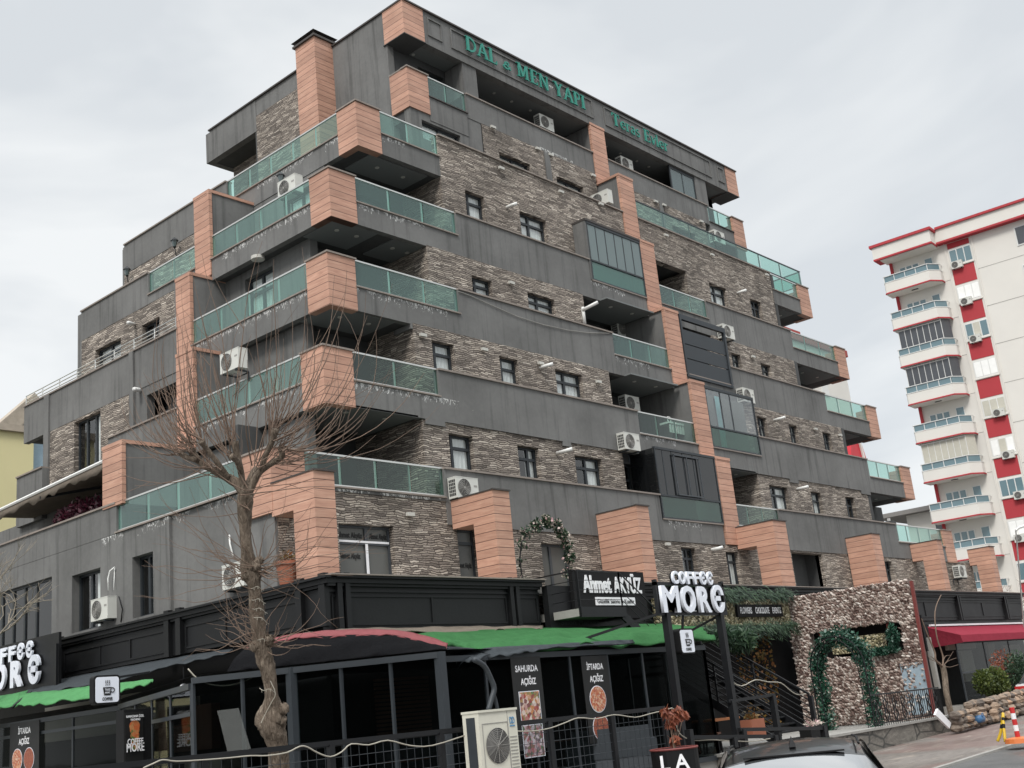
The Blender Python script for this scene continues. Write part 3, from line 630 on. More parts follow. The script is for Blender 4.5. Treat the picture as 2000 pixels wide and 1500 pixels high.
for i in range(60):
    x = 36.05+i*.055; 
    if 37.2 < x < 37.6: continue
    cm.quad((x, 22.0+.02*(i % 2), 10.35), (x+.048, 22.01-.02*(i % 2), 10.35), (x+.048, 22.01-.02*(i % 2), 12.5), (x, 22.0+.02*(i % 2), 12.5))
simple('blind', rgb(.17, .18, .17), .8); simple('teal_cloth', rgb(.25, .5, .52), .8)
cm.build('blind', MAT['blind'], e3)
cm = MB()
for i in range(9):
    x = 37.2+i*.05; cm.quad((x, 21.95+.02*(i % 2), 10.4), (x+.05, 21.95+.02*((i+1) % 2), 10.4), (x+.05, 21.95+.02*((i+1) % 2), 12.5), (x, 21.95+.02*(i % 2), 12.5))
cm.build('curtain', MAT['teal_cloth'], e3); MB().box(36.0, 39.35, 22.5, 22.55, 10.2, 12.6).build('room_shade_sheet', MAT['render_dark'], e3)  # last box: dark sheet for the shade behind the blinds
e2 = enclosure(2, 31.3, 34.95, 9.7, 'dark tinted balcony glazing with one open sash', (.12, .27, .45, .62), gm='dark_pane', low=True, head=.08)
MB().box(31.4, 34.9, 22.0, 22.05, 7.2, 9.6).build('room_shade_sheet', MAT['black'], e2)  # black sheet painted as the shade behind the tinted glass
m = MB(); m.box(31.27, 31.33, 21.02, 22.0, 7.25, 9.65); m.build('side_panel', MAT['dark_pane'], e2)
m = MB()
for x in (32.3, 33.05, 33.8): m.box(x, x+.03, 20.93, 20.97, 8.15, 9.5)
m.box(32.3, 33.83, 20.93, 20.97, 8.12, 8.16); m.box(32.3, 33.83, 20.93, 20.97, 9.48, 9.52); m.build('sash', MAT['frame_grey'], e2)

# ---- plank-clad portals on the terrace above the shops
def portal(x0, x1, y1, solid=False, zt=7.25, y0=19.52):
    m = MB()
    if solid: m.box(x0, x1, y0, y1, 4.8, zt-.05)
    else:
        yp = y0+.75
        m.box(x0, x1, y0, yp, 4.8, zt-.05); m.box(x0, x1, yp, y1, zt-.80, zt-.051)
    m.build('plank_portal', MAT['planks'], B)
    MB().box(x0-.03, x1+.03, y0-.04, y0+.05, zt-.05, zt-.01).build('coping', MAT['coping_dark'], B); MB().box(x0-.02, x1+.02, y0+.05, y1, zt-.052, zt-.02).build('coping', MAT['coping_dark'], B)
portal(15.84, 16.42, 21.04); portal(21.57, 22.2, 21.02, zt=7.25); portal(27.76, 28.36, 21.02, True); portal(35.66, 36.56, 21.02)
portal(44.1, 44.85, 21.02, True, y0=19.9); portal(50.3, 50.85, 21.02, y0=19.8); portal(56.96, 57.56, 21.03, y0=19.95)
MB().box(15.9, 57.5, 19.3, 21.04, 4.55, 4.7).build('terrace_slab', MAT['concrete'], B)

# ---- wall spotlights (small white boxes) along the stone
for x, y, z in [on(px, py, Y=Y_) for px, py, Y_ in ((825, 655, 22.2), (945, 683, 22.2), (1055, 710, 22.2), (998, 553, 22.85), (1168, 746, 22.2), (1303, 1063, 21.0),
    (962, 249, 24.45), (1050, 291, 24.45), (1075, 303, 24.45), (1158, 343, 24.45), (978, 329, 23.4), (1095, 375, 23.4), (1173, 399, 23.4), (1280, 394, 24.45), (1296, 401, 24.45), (1369, 433, 24.45), (800, 1005, 21.0),
    (1300, 460, 23.4), (1390, 498, 23.4), (1497, 537, 23.4), (1470, 697, 22.85), (1592, 838, 22.2), (1640, 850, 22.2), (1537, 1083, 21.0))]:
    MB().box(x-.12, x+.12, y-.07, y+.01, z-.045, z+.045).build('wall_spotlight', MAT['lamp_white'], B)

# ---- letters on the fascia: two signs of their own
def font_obj(text, size, mat, depth, name='letter', bold=0, parent=None, font=None, sx=1.0):
    cu = bpy.data.curves.new(name, 'FONT'); cu.body = text; cu.size = size; cu.extrude = depth; cu.offset = bold; cu.align_x = 'LEFT'; cu.resolution_u = 3
    o = bpy.data.objects.new(name, cu); COL.objects.link(o)
    dg = bpy.context.evaluated_depsgraph_get(); me = bpy.data.meshes.new_from_object(o.evaluated_get(dg))
    bpy.data.objects.remove(o); me.materials.clear(); me.materials.append(mat); me.transform(Matrix.Diagonal((sx, 1, 1, 1)))
    q = bpy.data.objects.new(name, me); COL.objects.link(q); return q
def text_at(text, origin, udir, height, mat, depth=.02, bold=0, name='lettering', parent=None, width=None, vdir=(0,0,1)):
    """text whose baseline starts at origin and runs along udir; height = capital height; width = total width"""
    q = font_obj(text, 1.0, mat, depth, name, bold)
    xs = [v.co.x for v in q.data.vertices]; ys = [v.co.y for v in q.data.vertices]
    x0, w = min(xs), max(xs)-min(xs); h = .69
    sxx = (width/w) if width else height/h
    u = Vector(udir).normalized(); v = Vector(vdir); nrm = u.cross(v)
    M_ = Matrix((u*sxx, v*(height/h), nrm)).transposed().to_4x4(); M_.translation = Vector(origin) - u*sxx*x0
    q.data.transform(M_)
    if parent: q.parent = parent; q.matrix_parent_inverse = inv_of(parent)
    return q

for tx, x, z, w, par, y in (('Ahmet Akyüz', 17.84, 6.12, .80, W1_, 21.05), ('Ahmet Akyüz', 18.86, 6.12, .56, W1_, 21.05), ('Ahmet Akyüz', 17.88, 5.62, .66, W1_, 21.05), ('Ahmet Akyüz', 21.84, 5.5, .55, W2_, 21.06)):
    text_at(tx, (x, y+.185, z), (1, 0, 0), .13, MAT['text_dark'], .001, .03, 'lettering', par, w)
for q in ((17.8, 19.45, 6.0, 6.05), (18.68, 18.76, 4.95, 5.98)): MB().box(q[0], q[1], 21.05+.140, 21.05+.149, q[2], q[3]).build('tape', MAT['white_paint'], W1_)
# ================================================================== shop fascia (part of the building)
def fascia_front(x0, x1, pil=()):
    y = 19.15
    m = MB(); m.box(x0, x1, y, y+.2, 3.68, 4.62); m.build('shop_fascia', MAT['black_panel'], B)
    m = MB(); m.box(x0-.02, x1+.02, y-.08, y+.25, 4.62, 4.68); m.box(x0-.04, x1+.04, y-.14, y+.28, 4.68, 4.78); m.box(x0-.06, x1+.06, y-.22, y+.35, 4.78, 4.83)
    m.box(x0, x1, y-.04, y, 4.50, 4.55); m.build('cornice', MAT['black_panel'], B)
    MB().box(x0-.08, x1+.08, y-.26, y+.37, 4.83, 4.86).build('coping', MAT['coping'], B)
    xs = [x0]+[p for p in pil]+[x1]
    for a, b in zip(xs, xs[1:]):
        k = max(1, round((b-a)/3.2)); m = MB(); a += .3; b -= .1
        for z0, z1 in ((3.80, 3.84), (4.40, 4.44)): m.box(a, b, y-.03, y+.005, z0, z1)
        for i in range(k+1): 
            xx = a+(b-a)*i/k; m.box(xx-.02, xx+.02, y-.028, y+.004, 3.84, 4.40)
        m.build('panel_moulding', MAT['black_panel'], B)
    for p in pil:
        for dx in (-.02, .2): MB().box(p+dx, p+dx+.13, y-.12, y+.01, 3.66, 4.9).build('pilaster', MAT['black_panel'], B)
fascia_front(15.75, 22.5, (15.95, 21.35)); fascia_front(26.6, 57.4, (49.4, 54.9))
m = MB(); x = 15.75
m.box(x-.0, x+.2, 19.36, 40, 3.82, 4.60); m.build('shop_fascia', MAT['black_panel'], B)
m = MB(); m.box(x-.08, x+.1, 19.0, 40, 4.61, 4.67); m.box(x-.14, x+.1, 18.98, 40, 4.67, 4.775); m.box(x-.22, x+.1, 18.93, 40, 4.775, 4.825); m.build('cornice', MAT['black_panel'], B)
for y in (19.1, 19.9, 24.5, 25.0, 30.3, 30.75, 35.9): MB().box(x-.12, x+.01, y, y+.2, 3.8, 4.9).build('pilaster', MAT['black_panel'], B)
for a, b in ((20.2, 24.4), (25.35, 30.2), (31.05, 35.8)):
    m = MB()
    for z0, z1 in ((3.92, 3.96), (4.42, 4.46)): m.box(x-.03, x+.005, a, b, z0, z1)
    for i in range(4): yy = a+(b-a)*(0, .32, .62, 1)[i]; m.box(x-.028, x+.004, yy-.02, yy+.02, 3.96, 4.42)
    m.build('panel_moulding', MAT['black_panel'], B)
# shop fronts below
MB().box(15.9, 26.3, 19.36, 19.5, -.5, 3.7).build('shop_wall', MAT['black'], B); MB().box(26.3, 57.3, 19.42, 19.6, -.5, 3.7).build('shop_wall', MAT['black'], B)
MB().box(15.95, 16.1, 19.5, 40, -.5, 3.85).build('shop_wall', MAT['black'], B)
MB().box(15.8, 57.4, 19.3, 19.45, 3.5, 3.7).build('lintel', MAT['black_steel'], B)

# ================================================================== roof letters
def serif_glyphs():
    T, t = .20, .095          # thick and thin strokes; cell height 1
    G = {}
    def S(*pts, w=T): return (pts, w)
    sf = lambda x, y, l=.2: ((x-l/2, y), (x+l/2, y))
    def arc(cx, cy, rx, ry, a0, a1, k=10): return tuple((cx+rx*math.cos(math.radians(a0+(a1-a0)*i/k)), cy+ry*math.sin(math.radians(a0+(a1-a0)*i/k))) for i in range(k+1))
    G['D'] = (.82, [S((.2,0),(.2,1)), (arc(.3,.5,.43,.46,90,-90), .13), (((.05,.03),(.32,.03)),.06), (((.05,.97),(.32,.97)),.06)])
    G['A'] = (.86, [S((.43,1.0),(.74,0)), (((.43,.97),(.13,0)),t), (((.24,.35),(.64,.35)),t), (sf(.13,.03,.24),.06), (sf(.74,.03,.3),.06)])
    G['L'] = (.66, [S((.2,0),(.2,1)), (((.05,.03),(.6,.03)),.07), (((.6,0),(.6,.25)),.06), (sf(.2,.97,.32),.06)])
    G['&'] = (.72, [(arc(.36,.62,.14,.15,-60,240)+((.3,.46),(.62,.03)), .09), (arc(.3,.23,.2,.22,80,330), .1), (((.5,.2),(.62,.4)),.07)])
    G['M'] = (1.05, [(((.2,0),(.2,1)),t), S((.22,1),(.5,.12)), (((.5,.12),(.8,1)),t), S((.82,0),(.82,1)), (sf(.17,.03,.24),.06), (sf(.82,.03,.3),.06), (sf(.15,.97,.2),.06), (sf(.87,.97,.2),.06)])
    G['E'] = (.7, [S((.2,0),(.2,1)), (((.05,.03),(.6,.03)),.07), (((.05,.97),(.58,.97)),.07), (((.2,.52),(.48,.52)),.07), (((.6,0),(.6,.22)),.06), (((.58,.78),(.58,1)),.06), (((.48,.42),(.48,.62)),.05)])
    G['N'] = (.9, [(((.18,0),(.18,1)),t), S((.2,1),(.72,.02)), (((.74,0),(.74,1)),t), (sf(.18,.03,.24),.06), (sf(.13,.97,.2),.06), (sf(.74,.97,.24),.06)])
    G['Y'] = (.8, [S((.16,1),(.42,.48)), (((.42,.48),(.68,1)),t), S((.42,.5),(.42,0)), (sf(.14,.97,.26),.06), (sf(.68,.97,.22),.06), (sf(.42,.03,.3),.06)])
    G['P'] = (.68, [S((.2,0),(.2,1)), (arc(.3,.73,.26,.25,90,-90), .11), (sf(.2,.03,.32),.06), (sf(.18,.97,.26),.06)])
    G['I'] = (.42, [S((.2,0),(.2,1)), (sf(.2,.03,.34),.06), (sf(.2,.97,.34),.06)])
    G['T'] = (.78, [S((.38,0),(.38,1)), (((.06,.97),(.7,.97)),.07), (((.06,.75),(.06,1)),.06), (((.7,.75),(.7,1)),.06), (sf(.38,.03,.3),.06)])
    G['e'] = (.54, [(arc(.27,.33,.19,.3,0,320), .1), (((.1,.36),(.46,.36)),.06)])
    G['r'] = (.46, [(((.15,0),(.15,.66)),.13), (((.15,.45),(.24,.62),(.4,.6)),.09), (sf(.15,.03,.26),.05), (((.04,.64),(.15,.64)),.05)])
    G['a'] = (.52, [(arc(.24,.2,.15,.18,0,360), .09), (((.38,0),(.38,.45),(.32,.6),(.2,.63),(.08,.54)),.11)])
    G['s'] = (.46, [(arc(.22,.47,.13,.15,40,250)+arc(.22,.18,.15,.16,70,-150), .09)])
    G['v'] = (.54, [(((.08,.66),(.27,.02)),.12), (((.27,.02),(.46,.66)),.06), (sf(.08,.65,.2),.05), (sf(.46,.65,.16),.05)])
    G['l'] = (.32, [(((.15,0),(.15,1)),.13), (sf(.15,.03,.26),.05), (((.04,.97),(.15,.97)),.05)])
    return G
GL = serif_glyphs()
def serif_text(name, text, x0, x1, y, z0, h, label):
    wtot = sum(GL[c][0] if c != ' ' else .38 for c in text); sx = (x1-x0)/wtot
    root = thing(name, label, 'sign', ((x0+x1)/2, y, z0)); cx = x0
    for ch in text:
        if ch == ' ': cx += .38*sx; continue
        w, strokes = GL[ch]; m = MB()
        hh = h*(.62 if ch == '&' else 1.0); oz = h*.08 if ch == '&' else 0
        for k, (pts, wd) in enumerate(strokes):
            P_ = [Vector((cx+p[0]*sx, 0, z0+oz+p[1]*hh)) for p in pts]
            yy = y + .0017*k
            L_, R_ = [], []
            for i, p in enumerate(P_):
                d = (P_[min(i+1, len(P_)-1)]-P_[max(i-1, 0)]).normalized(); nn = Vector((-d.z, 0, d.x))*wd*h*.5
                L_.append(p+nn); R_.append(p-nn)
            for i in range(len(P_)-1):
                a, b, c, d = L_[i], L_[i+1], R_[i+1], R_[i]
                f = [Vector((q.x, yy-.05, q.z)) for q in (a, b, c, d)]; g = [Vector((q.x, yy, q.z)) for q in (a, b, c, d)]
                m.quad(*f); m.quad(f[0], g[0], g[1], f[1]); m.quad(f[3], f[2], g[2], g[3])
                if i == 0: m.quad(f[0], f[3], g[3], g[0])
                if i == len(P_)-2: m.quad(f[1], g[1], g[2], f[2])
        m.build('letter', MAT['text_green'], root); cx += w*sx
    return root
serif_text('roof_sign', 'DAL & MEN YAPI', 27.75, 34.75, 24.38, 24.84, .60, 'green serif letters DAL & MEN YAPI on the grey roof fascia')
serif_text('roof_sign', 'Teras Evler', 36.5, 40.6, 24.38, 24.80, .56, 'green serif letters Teras Evler on the grey roof fascia')

# ================================================================== ground, road, terrace
def gz(x, y):                      # height of the street: it climbs gently to the right
    return -.62 + .0215*min(max(x-8, -12), 32)
def onG(px, py, dz=0.0):
    z = -.4
    for _ in range(12): p = on(px, py, Z=z+dz); z = gz(p.x, p.y)
    return p
def sheet(name, mat, x0, x1, y0, y1, dz, step, parent=None):
    m = MB(); nx, ny = max(1, int((x1-x0)/step)), max(1, int((y1-y0)/step))
    for i in range(nx+1):
        for j in range(ny+1):
            x, y = x0+(x1-x0)*i/nx, y0+(y1-y0)*j/ny; m.v.append((x, y, gz(x, y)+dz))
    for i in range(nx):
        for j in range(ny):
            a = i*(ny+1)+j; m.f.append((a, a+ny+1, a+ny+2, a+1))
    return m.build(name, mat, parent)
def ground_mats():
    m_, t, o = new_mat('asphalt'); n = N(t); pos = n('ShaderNodeNewGeometry').outputs['Position']
    c = n.ramp(n.noise(pos, 1.1, 6, .6), [(.3, (.05, .05, .05)), (.7, (.10, .098, .095))])
    c = n.mixc(n('ShaderNodeMapRange', {0: n.noise(pos, 60, 2), 1: .5, 2: .8}).outputs[0], c, rgb(.16, .16, .155))
    wet = n.noise(pos, .35, 4, .6)
    b = n('ShaderNodeBsdfPrincipled', {'Base Color': c, 'Roughness': n('ShaderNodeMapRange', {0: wet, 1: .4, 2: .62, 3: .32, 4: .8}).outputs[0]})
    t.links.new(n('ShaderNodeBump', {'Height': n.noise(pos, 70, 3), 'Strength': .4, 'Distance': .01}).outputs[0], b.inputs['Normal']); t.links.new(b.outputs[0], o.inputs[0]); MAT['asphalt'] = m_
    m_, t, o = new_mat('pavers'); n = N(t); pos = n('ShaderNodeNewGeometry').outputs['Position']
    br = n('ShaderNodeTexBrick', {0: pos, 'Scale': 4.0, 'Mortar Size': .018, 'Brick Width': .8, 'Row Height': .4, 'Color1': rgb(.17, .15, .135), 'Color2': rgb(.22, .195, .175), 'Mortar': rgb(.08, .07, .062)})
    patch = n('ShaderNodeMapRange', {0: n.noise(pos, .28, 3, .5, .5), 1: .5, 2: .56}).outputs[0]
    c = n.mixc(n.math('MULTIPLY', patch, .6), br.outputs[0], rgb(.17, .10, .085))
    c = n.mixc(n('ShaderNodeMapRange', {0: n.noise(n.scale(pos, (.6, 3, 1)), 1.2, 6, .7), 1: .55, 2: .75}).outputs[0], c, rgb(.36, .31, .26))
    c = n('ShaderNodeMixRGB', {0: 1.0, 1: c, 2: n.math('MULTIPLY_ADD', n.noise(pos, .8, 6, .7), .9, .5)}, blend_type='MULTIPLY').outputs[0]
    b = n('ShaderNodeBsdfPrincipled', {'Base Color': c, 'Roughness': n('ShaderNodeMapRange', {0: n.noise(pos, .5, 4), 1: .4, 2: .65, 3: .4, 4: .85}).outputs[0]})
    t.links.new(n('ShaderNodeBump', {'Height': br.outputs['Fac'], 'Strength': .4, 'Distance': -.01}).outputs[0], b.inputs['Normal']); t.links.new(b.outputs[0], o.inputs[0]); MAT['pavers'] = m_
    m_, t, o = new_mat('slab_stone'); n = N(t); pos = n('ShaderNodeNewGeometry').outputs['Position']
    vo = n('ShaderNodeTexVoronoi', {0: n.scale(pos, (.45, .45, .9)), 'Scale': 1.6}, feature='DISTANCE_TO_EDGE')
    c = n.ramp(n.noise(n.scale(pos, (1, 1, 3)), 2.2, 7, .7, 1.5), [(.3, (.07, .066, .058)), (.55, (.17, .155, .135)), (.8, (.30, .28, .25))])
    c = n.mixc(n('ShaderNodeMapRange', {0: vo.outputs[0], 1: 0, 2: .04}).outputs[0], rgb(.03, .03, .028), c)
    b = n('ShaderNodeBsdfPrincipled', {'Base Color': c, 'Roughness': .75}); t.links.new(b.outputs[0], o.inputs[0]); MAT['slab_stone'] = m_
ground_mats()
simple('earth', rgb(.12, .11, .09), .95, 0, .3, 1)
m = MB()
for i in range(48):                                   # the land, out to the horizon
    for j in range(48): pass
gx = [-3000, -600, -100, -12, -4, 8, 20, 30, 40, 60, 200, 800, 3000]
gy = [-3000, -600, -100, -20, 0, 20, 60, 200, 800, 3000]
for x in gx:
    for y in gy: m.v.append((x, y, gz(x, y)-.02))
for i in range(len(gx)-1):
    for j in range(len(gy)-1): a = i*len(gy)+j; m.f.append((a, a+len(gy), a+len(gy)+1, a+1))
struct(m.build('ground', MAT['asphalt']))
struct(sheet('pavement', MAT['pavers'], 6, 90, 10.62, 14.3, .02, 2))
struct(sheet('pavement', MAT['pavers'], 36.0, 90, 14.3, 19.4, .021, 2))
m = MB(); 
for i in range(40):
    x = 6+i*2.1; z = gz(x, 0); z2 = gz(x+2.1, 0)
    m.v += [(x+.01, 10.5, z-.1), (x+2.09, 10.5, z2-.1), (x+2.09, 10.62, z2-.1), (x+.01, 10.62, z-.1), (x+.01, 10.5, z+.03), (x+2.09, 10.5, z2+.03), (x+2.09, 10.62, z2+.03), (x+.01, 10.62, z+.03)]
    n0 = len(m.v)-8; m.f += [tuple(n0+i_ for i_ in q) for q in ((3,2,1,0),(4,5,6,7),(0,1,5,4),(1,2,6,5),(2,3,7,6),(3,0,4,7))]
struct(m.build('kerb', MAT['concrete']))
# raised cafe terrace with its slab-faced wall
m = MB(); m.box(7, 36.0, 14.45, 19.35, -.9, .34); m.box(7, 15.9, 19.35, 41, -.9, .345); struct(m.build('terrace', MAT['concrete']))
tw = tag(MB().box(22.3, 35.4, 14.3, 14.45, -.9, .36).build('terrace_wall', MAT['slab_stone']), 'low retaining wall faced with dark stone slabs under the shell wall', 'wall')
tc_ = MB().box(22.25, 35.45, 14.26, 14.6, .36, .42).build('coping', MAT['concrete'], tw)

# ================================================================== cafe pavilion of steel and dark glass
CP = thing('cafe_pavilion', 'steel framed cafe extension with dark glass walls wrapping the street corner', 'cafe pavilion', (14.1, 14.3, .34))
def glass_run(a, b, z0, z1, n, parent, head=.10, post=.05, gm='cafe_glass', fm='steel_grey', transom=None, big=()):
    a, b = Vector((a[0], a[1], 0)), Vector((b[0], b[1], 0)); d = (b-a)
    zz = Vector((0, 0, 1)); m = MB()
    m.bar(a+zz*(z1-head/2), b+zz*(z1-head/2), .12, head); m.build('beam', MAT[fm], parent); MB().bar(a+zz*(z0+.05), b+zz*(z0+.05), .1, .1).build('sill', MAT[fm], parent)
    if transom: MB().bar(a+zz*transom, b+zz*transom, .07, .07).build('transom', MAT[fm], parent)
    for i in range(n+1):
        p = a+d*i/n; w = .14 if i in big else post
        MB().bar(p+zz*z0, p+zz*(z1-.001), w, w).build('post', MAT[fm], parent)
    off = Vector((d.y, -d.x, 0)).normalized()*-.0
    for i in range(n):
        p, q = a+d*(i/n)+d.normalized()*.04, a+d*((i+1)/n)-d.normalized()*.04
        g = MB(); g.bar(p+zz*((z0+.1+z1-head)/2), q+zz*((z0+.1+z1-head)/2), .012, z1-head-z0-.1); g.build('glass_panel', MAT[gm], parent)
glass_run((11.4, 17.5), (14.0, 14.2), .3, 2.78, 5, CP, big=(2, 5))
glass_run((14.15, 14.45), (22.4, 14.45), .3, 2.72, 7, CP, big=())
glass_run((22.4, 14.45), (22.4, 17.6), .3, 2.75, 3, CP)
glass_run((13.4, 23.3), (11.5, 17.7), .3, 2.7, 4, CP, transom=2.2)
glass_run((13.5, 31.8), (13.5, 23.4), .3, 2.68, 4, CP, transom=2.35, fm='frame')
m = MB(); m.poly([(13.4, 31.8, 2.8), (13.4, 23.4, 2.8), (11.4, 17.5, 2.82), (14.0, 14.25, 2.82), (16.0, 14.5, 2.82), (22.4, 14.5, 2.82), (22.4, 19.3, 2.82), (15.9, 19.3, 2.82), (15.9, 31.8, 2.8)]); m.build('roof_deck', MAT['black'], CP)
# things dimly seen inside
simple('wood_dark', rgb(.12, .05, .03), .6); simple('cream', rgb(.42, .39, .33), .7); simple('warm', rgb(.5, .38, .2), .5)
for q in ((15.0, 15.6, 23.6, 31, .35, 1.35), (16.5, 21, 18.2, 18.8, .35, 1.4)): MB().box(*q).build('counter', MAT['steel_grey'], CP)
MB().box(15.7, 15.94, 24.2, 31.2, 2.2, 3.1).build('ceiling_panel', MAT['cream'], CP); MB().box(15.7, 15.93, 23.4, 25.6, 1.6, 2.6).build('wall_panel', MAT['wood_dark'], CP)
MB().box(15.1, 15.6, 22.2, 30.8, .4, 1.5).build('bench', MAT['cream'], CP)
m = MB()
for i in range(26): m.box(17.0, 18.6, 19.28, 19.32, .5+i*.085, .56+i*.085)
m.build('roller_shutter', MAT['wood_dark'], CP)
for x, y in ((15.4, 16.8), (17.6, 16.6), (19.8, 16.9), (21.3, 16.5)): MB().box(x-.35, x+.35, y-.35, y+.35, 1.02, 1.06).build('table_board', MAT['wood_dark'], CP); MB().tube([(x, y, .35), (x, y, 1.02)], .04, 6).build('table_leg', MAT['steel_grey'], CP)


# cloth sheet between two edges, given as lists of points
def cloth(name, mat, back, front, nu=40, nv=8, sag=.12, wr=.05, seed=1, parent=None, thick=.02, fold=0):
    rnd = random.Random(seed); m = MB(); ph = [rnd.uniform(0, 6.28) for _ in range(6)]
    def samp(L_, u):
        k = u*(len(L_)-1); i = min(int(k), len(L_)-2); return L_[i].lerp(L_[i+1], k-i)
    for i in range(nu+1):
        for j in range(nv+1):
            u, v = i/nu, j/nv; p = samp(back, u).lerp(samp(front, u), v)
            w = math.sin(u*38+ph[0]+v*3)*.5+math.sin(u*71+ph[1]-v*5)*.35+math.sin(u*17+v*9+ph[2])*.6
            e = math.sin(v*math.pi)
            fo = fold*(math.sin(v*21+math.sin(u*4+ph[5])*2.2+u*3)+.6*math.sin(v*37-u*5+ph[1]))*min(1, 4*v)*(.5+.5*math.sin(u*9+ph[4])**2)
            p = p + Vector((0, 0, w*wr*(.3+v)-sag*e+fo)) 
            if j == nv: p.z += wr*.8*math.sin(u*55+ph[3])*math.sin(u*23+ph[4])
            m.v.append(tuple(p))
    for i in range(nu):
        for j in range(nv): a = i*(nv+1)+j; m.f.append((a, a+nv+1, a+nv+2, a+1))
    o = m.build(name, MAT[mat], parent, smooth=True)
    sol = o.modifiers.new('thickness', 'SOLIDIFY'); sol.thickness = thick
    return o
def canvas_mat(name, col, weave=.2):
    m_, t, o = new_mat(name); n = N(t); pos = n('ShaderNodeNewGeometry').outputs['Position']
    f = n.noise(pos, 2.2, 6, .65, .5); g = n.noise(n.scale(pos, (3, 3, 3)), 3, 5, .7)
    c = n.mixc(f, tuple(x*(1-weave) for x in col[:3])+(1,), tuple(x*(1+weave*1.3) for x in col[:3])+(1,))
    c = n('ShaderNodeMixRGB', {0: 1.0, 1: c, 2: n.math('MULTIPLY_ADD', g, .5, .75)}, blend_type='MULTIPLY').outputs[0]
    b = n('ShaderNodeBsdfPrincipled', {'Base Color': c, 'Roughness': .8, 'Specular IOR Level': .06}); tl = n('ShaderNodeBsdfTranslucent', {0: c})
    t.links.new(n('ShaderNodeBump', {'Height': n.noise(pos, 9, 5, .7), 'Strength': .5, 'Distance': .04}).outputs[0], b.inputs['Normal'])
    t.links.new(n('ShaderNodeMixShader', {0: .12, 1: b.outputs[0], 2: tl.outputs[0]}).outputs[0], o.inputs[0]); MAT[name] = m_
canvas_mat('green_canvas', rgb(.042, .135, .05)); canvas_mat('green_pale', rgb(.085, .25, .10)); canvas_mat('grey_canvas', rgb(.055, .062, .068)); canvas_mat('black_tarp', rgb(.006, .006, .007)); canvas_mat('pink_canvas', rgb(.23, .075, .08)); canvas_mat('burgundy', rgb(.27, .035, .055)); canvas_mat('beige_tarp', rgb(.2, .17, .14))

GA = thing('green_awning', 'long wrinkled green tarpaulin awning over the corner cafe front', 'awning', (20, 17, 3.2))
cloth('canvas', 'green_canvas', [on(752, 1239, Y=19.0), on(950, 1230, Y=19.0), on(1130, 1226, Y=18.9), on(1292, 1219, Y=18.3), on(1372, 1226, Y=17.2)],
      [on(880, 1262, Y=16.0), on(935, 1270, Y=14.5), on(1100, 1258, Y=14.3), on(1232, 1251, Y=14.3), on(1398, 1249, Y=14.3)], 110, 40, .10, .03, 3, GA, fold=.10)
cloth('edge_tarp', 'grey_canvas', [on(870, 1262, Y=16.2), on(935, 1267, Y=14.52), on(1060, 1260, Y=14.35), on(1235, 1250, Y=14.35)],
      [on(895, 1280, Y=15.5), on(962, 1287, Y=14.3), on(1060, 1268, Y=14.25), on(1240, 1256, Y=14.25)], 50, 5, .02, .02, 5, GA)
cloth('torn_flap', 'grey_canvas', [on(868, 1268, Y=15.6), on(905, 1272, Y=14.9), on(958, 1280, Y=14.2)], [on(884, 1284, Y=15.2), on(896, 1299, Y=14.5), on(925, 1290, Y=14.1)], 14, 5, .0, .03, 8, GA)
cloth('rear_tarp', 'beige_tarp', [on(585, 1238, Y=18.95), on(700, 1228, Y=19.0), on(900, 1225, Y=19.05), on(1060, 1223, Y=19.05)], [on(590, 1248, Y=18.6), on(700, 1241, Y=18.8), on(900, 1237, Y=18.8), on(1060, 1232, Y=18.8)], 60, 3, .0, .05, 6, GA)
PA_ = thing('corner_awning', 'black corner tarpaulin with a faded pink scalloped top edge', 'awning', (13, 17, 3.1))
arc = [(478, 1269), (520, 1258), (560, 1250), (620, 1244), (690, 1240.5), (760, 1241), (800, 1248), (840, 1258), (870, 1269)]
arcp = [on(x, y, D=20.6) for x, y in arc]
cloth('pink_edge', 'pink_canvas', [p+Vector((.45, .38, .13)) for p in arcp], [p+Vector((0, 0, -.02)) for p in arcp], 60, 4, 0, .02, 2, PA_)
cloth('tarpaulin', 'black_tarp', [p+Vector((.04, .04, .0)) for p in arcp], [on(x, y, D=20.0) for x, y in ((440, 1316), (500, 1310), (560, 1306), (620, 1300), (690, 1292), (750, 1286), (800, 1281), (840, 1277), (872, 1273))], 50, 8, -.05, .03, 4, PA_)
LA = thing('side_awning', 'dark grey awning with a green front strip along the left shop front', 'awning', (14, 25, 3.3))
bk_ = [on(60, 1340, X=15.55), on(170, 1317, X=15.6), on(320, 1289, X=15.6), on(455, 1268, X=15.6)]
ft_ = [on(30, 1374, X=13.1), on(200, 1352, X=13.1), on(290, 1326, X=13.2), on(452, 1275, X=14.9)]
mid = [b.lerp(f, .62) for b, f in zip(bk_, ft_)]
cloth('canvas', 'grey_canvas', bk_, mid, 50, 8, .03, .025, 11, LA)
ft2 = [on(30, 1382, X=12.9), on(110, 1372, X=12.9), on(200, 1364, X=12.9), on(296, 1332, X=13.0)]
m2 = [on(38, 1356, X=13.7), on(110, 1350, X=13.7), on(200, 1338, X=13.7), on(300, 1328, X=13.3)]
cloth('green_strip', 'green_pale', m2, ft2, 40, 5, .03, .03, 12, LA)
LB = thing('side_awning', 'green awning end at the left edge, beside the grey canvas', 'awning', (13, 29, 3))
cloth('canvas', 'green_pale', [on(-60, 1372, X=13.9), on(55, 1350, X=13.9)], [on(-60, 1400, X=12.9), on(22, 1380, X=12.9)], 16, 5, .03, .03, 13, LB)
LB2 = MB().bar(on(22, 1383, X=12.9), on(60, 1352, X=13.9), .05).build('edge_bar', MAT['black_steel'], LB)

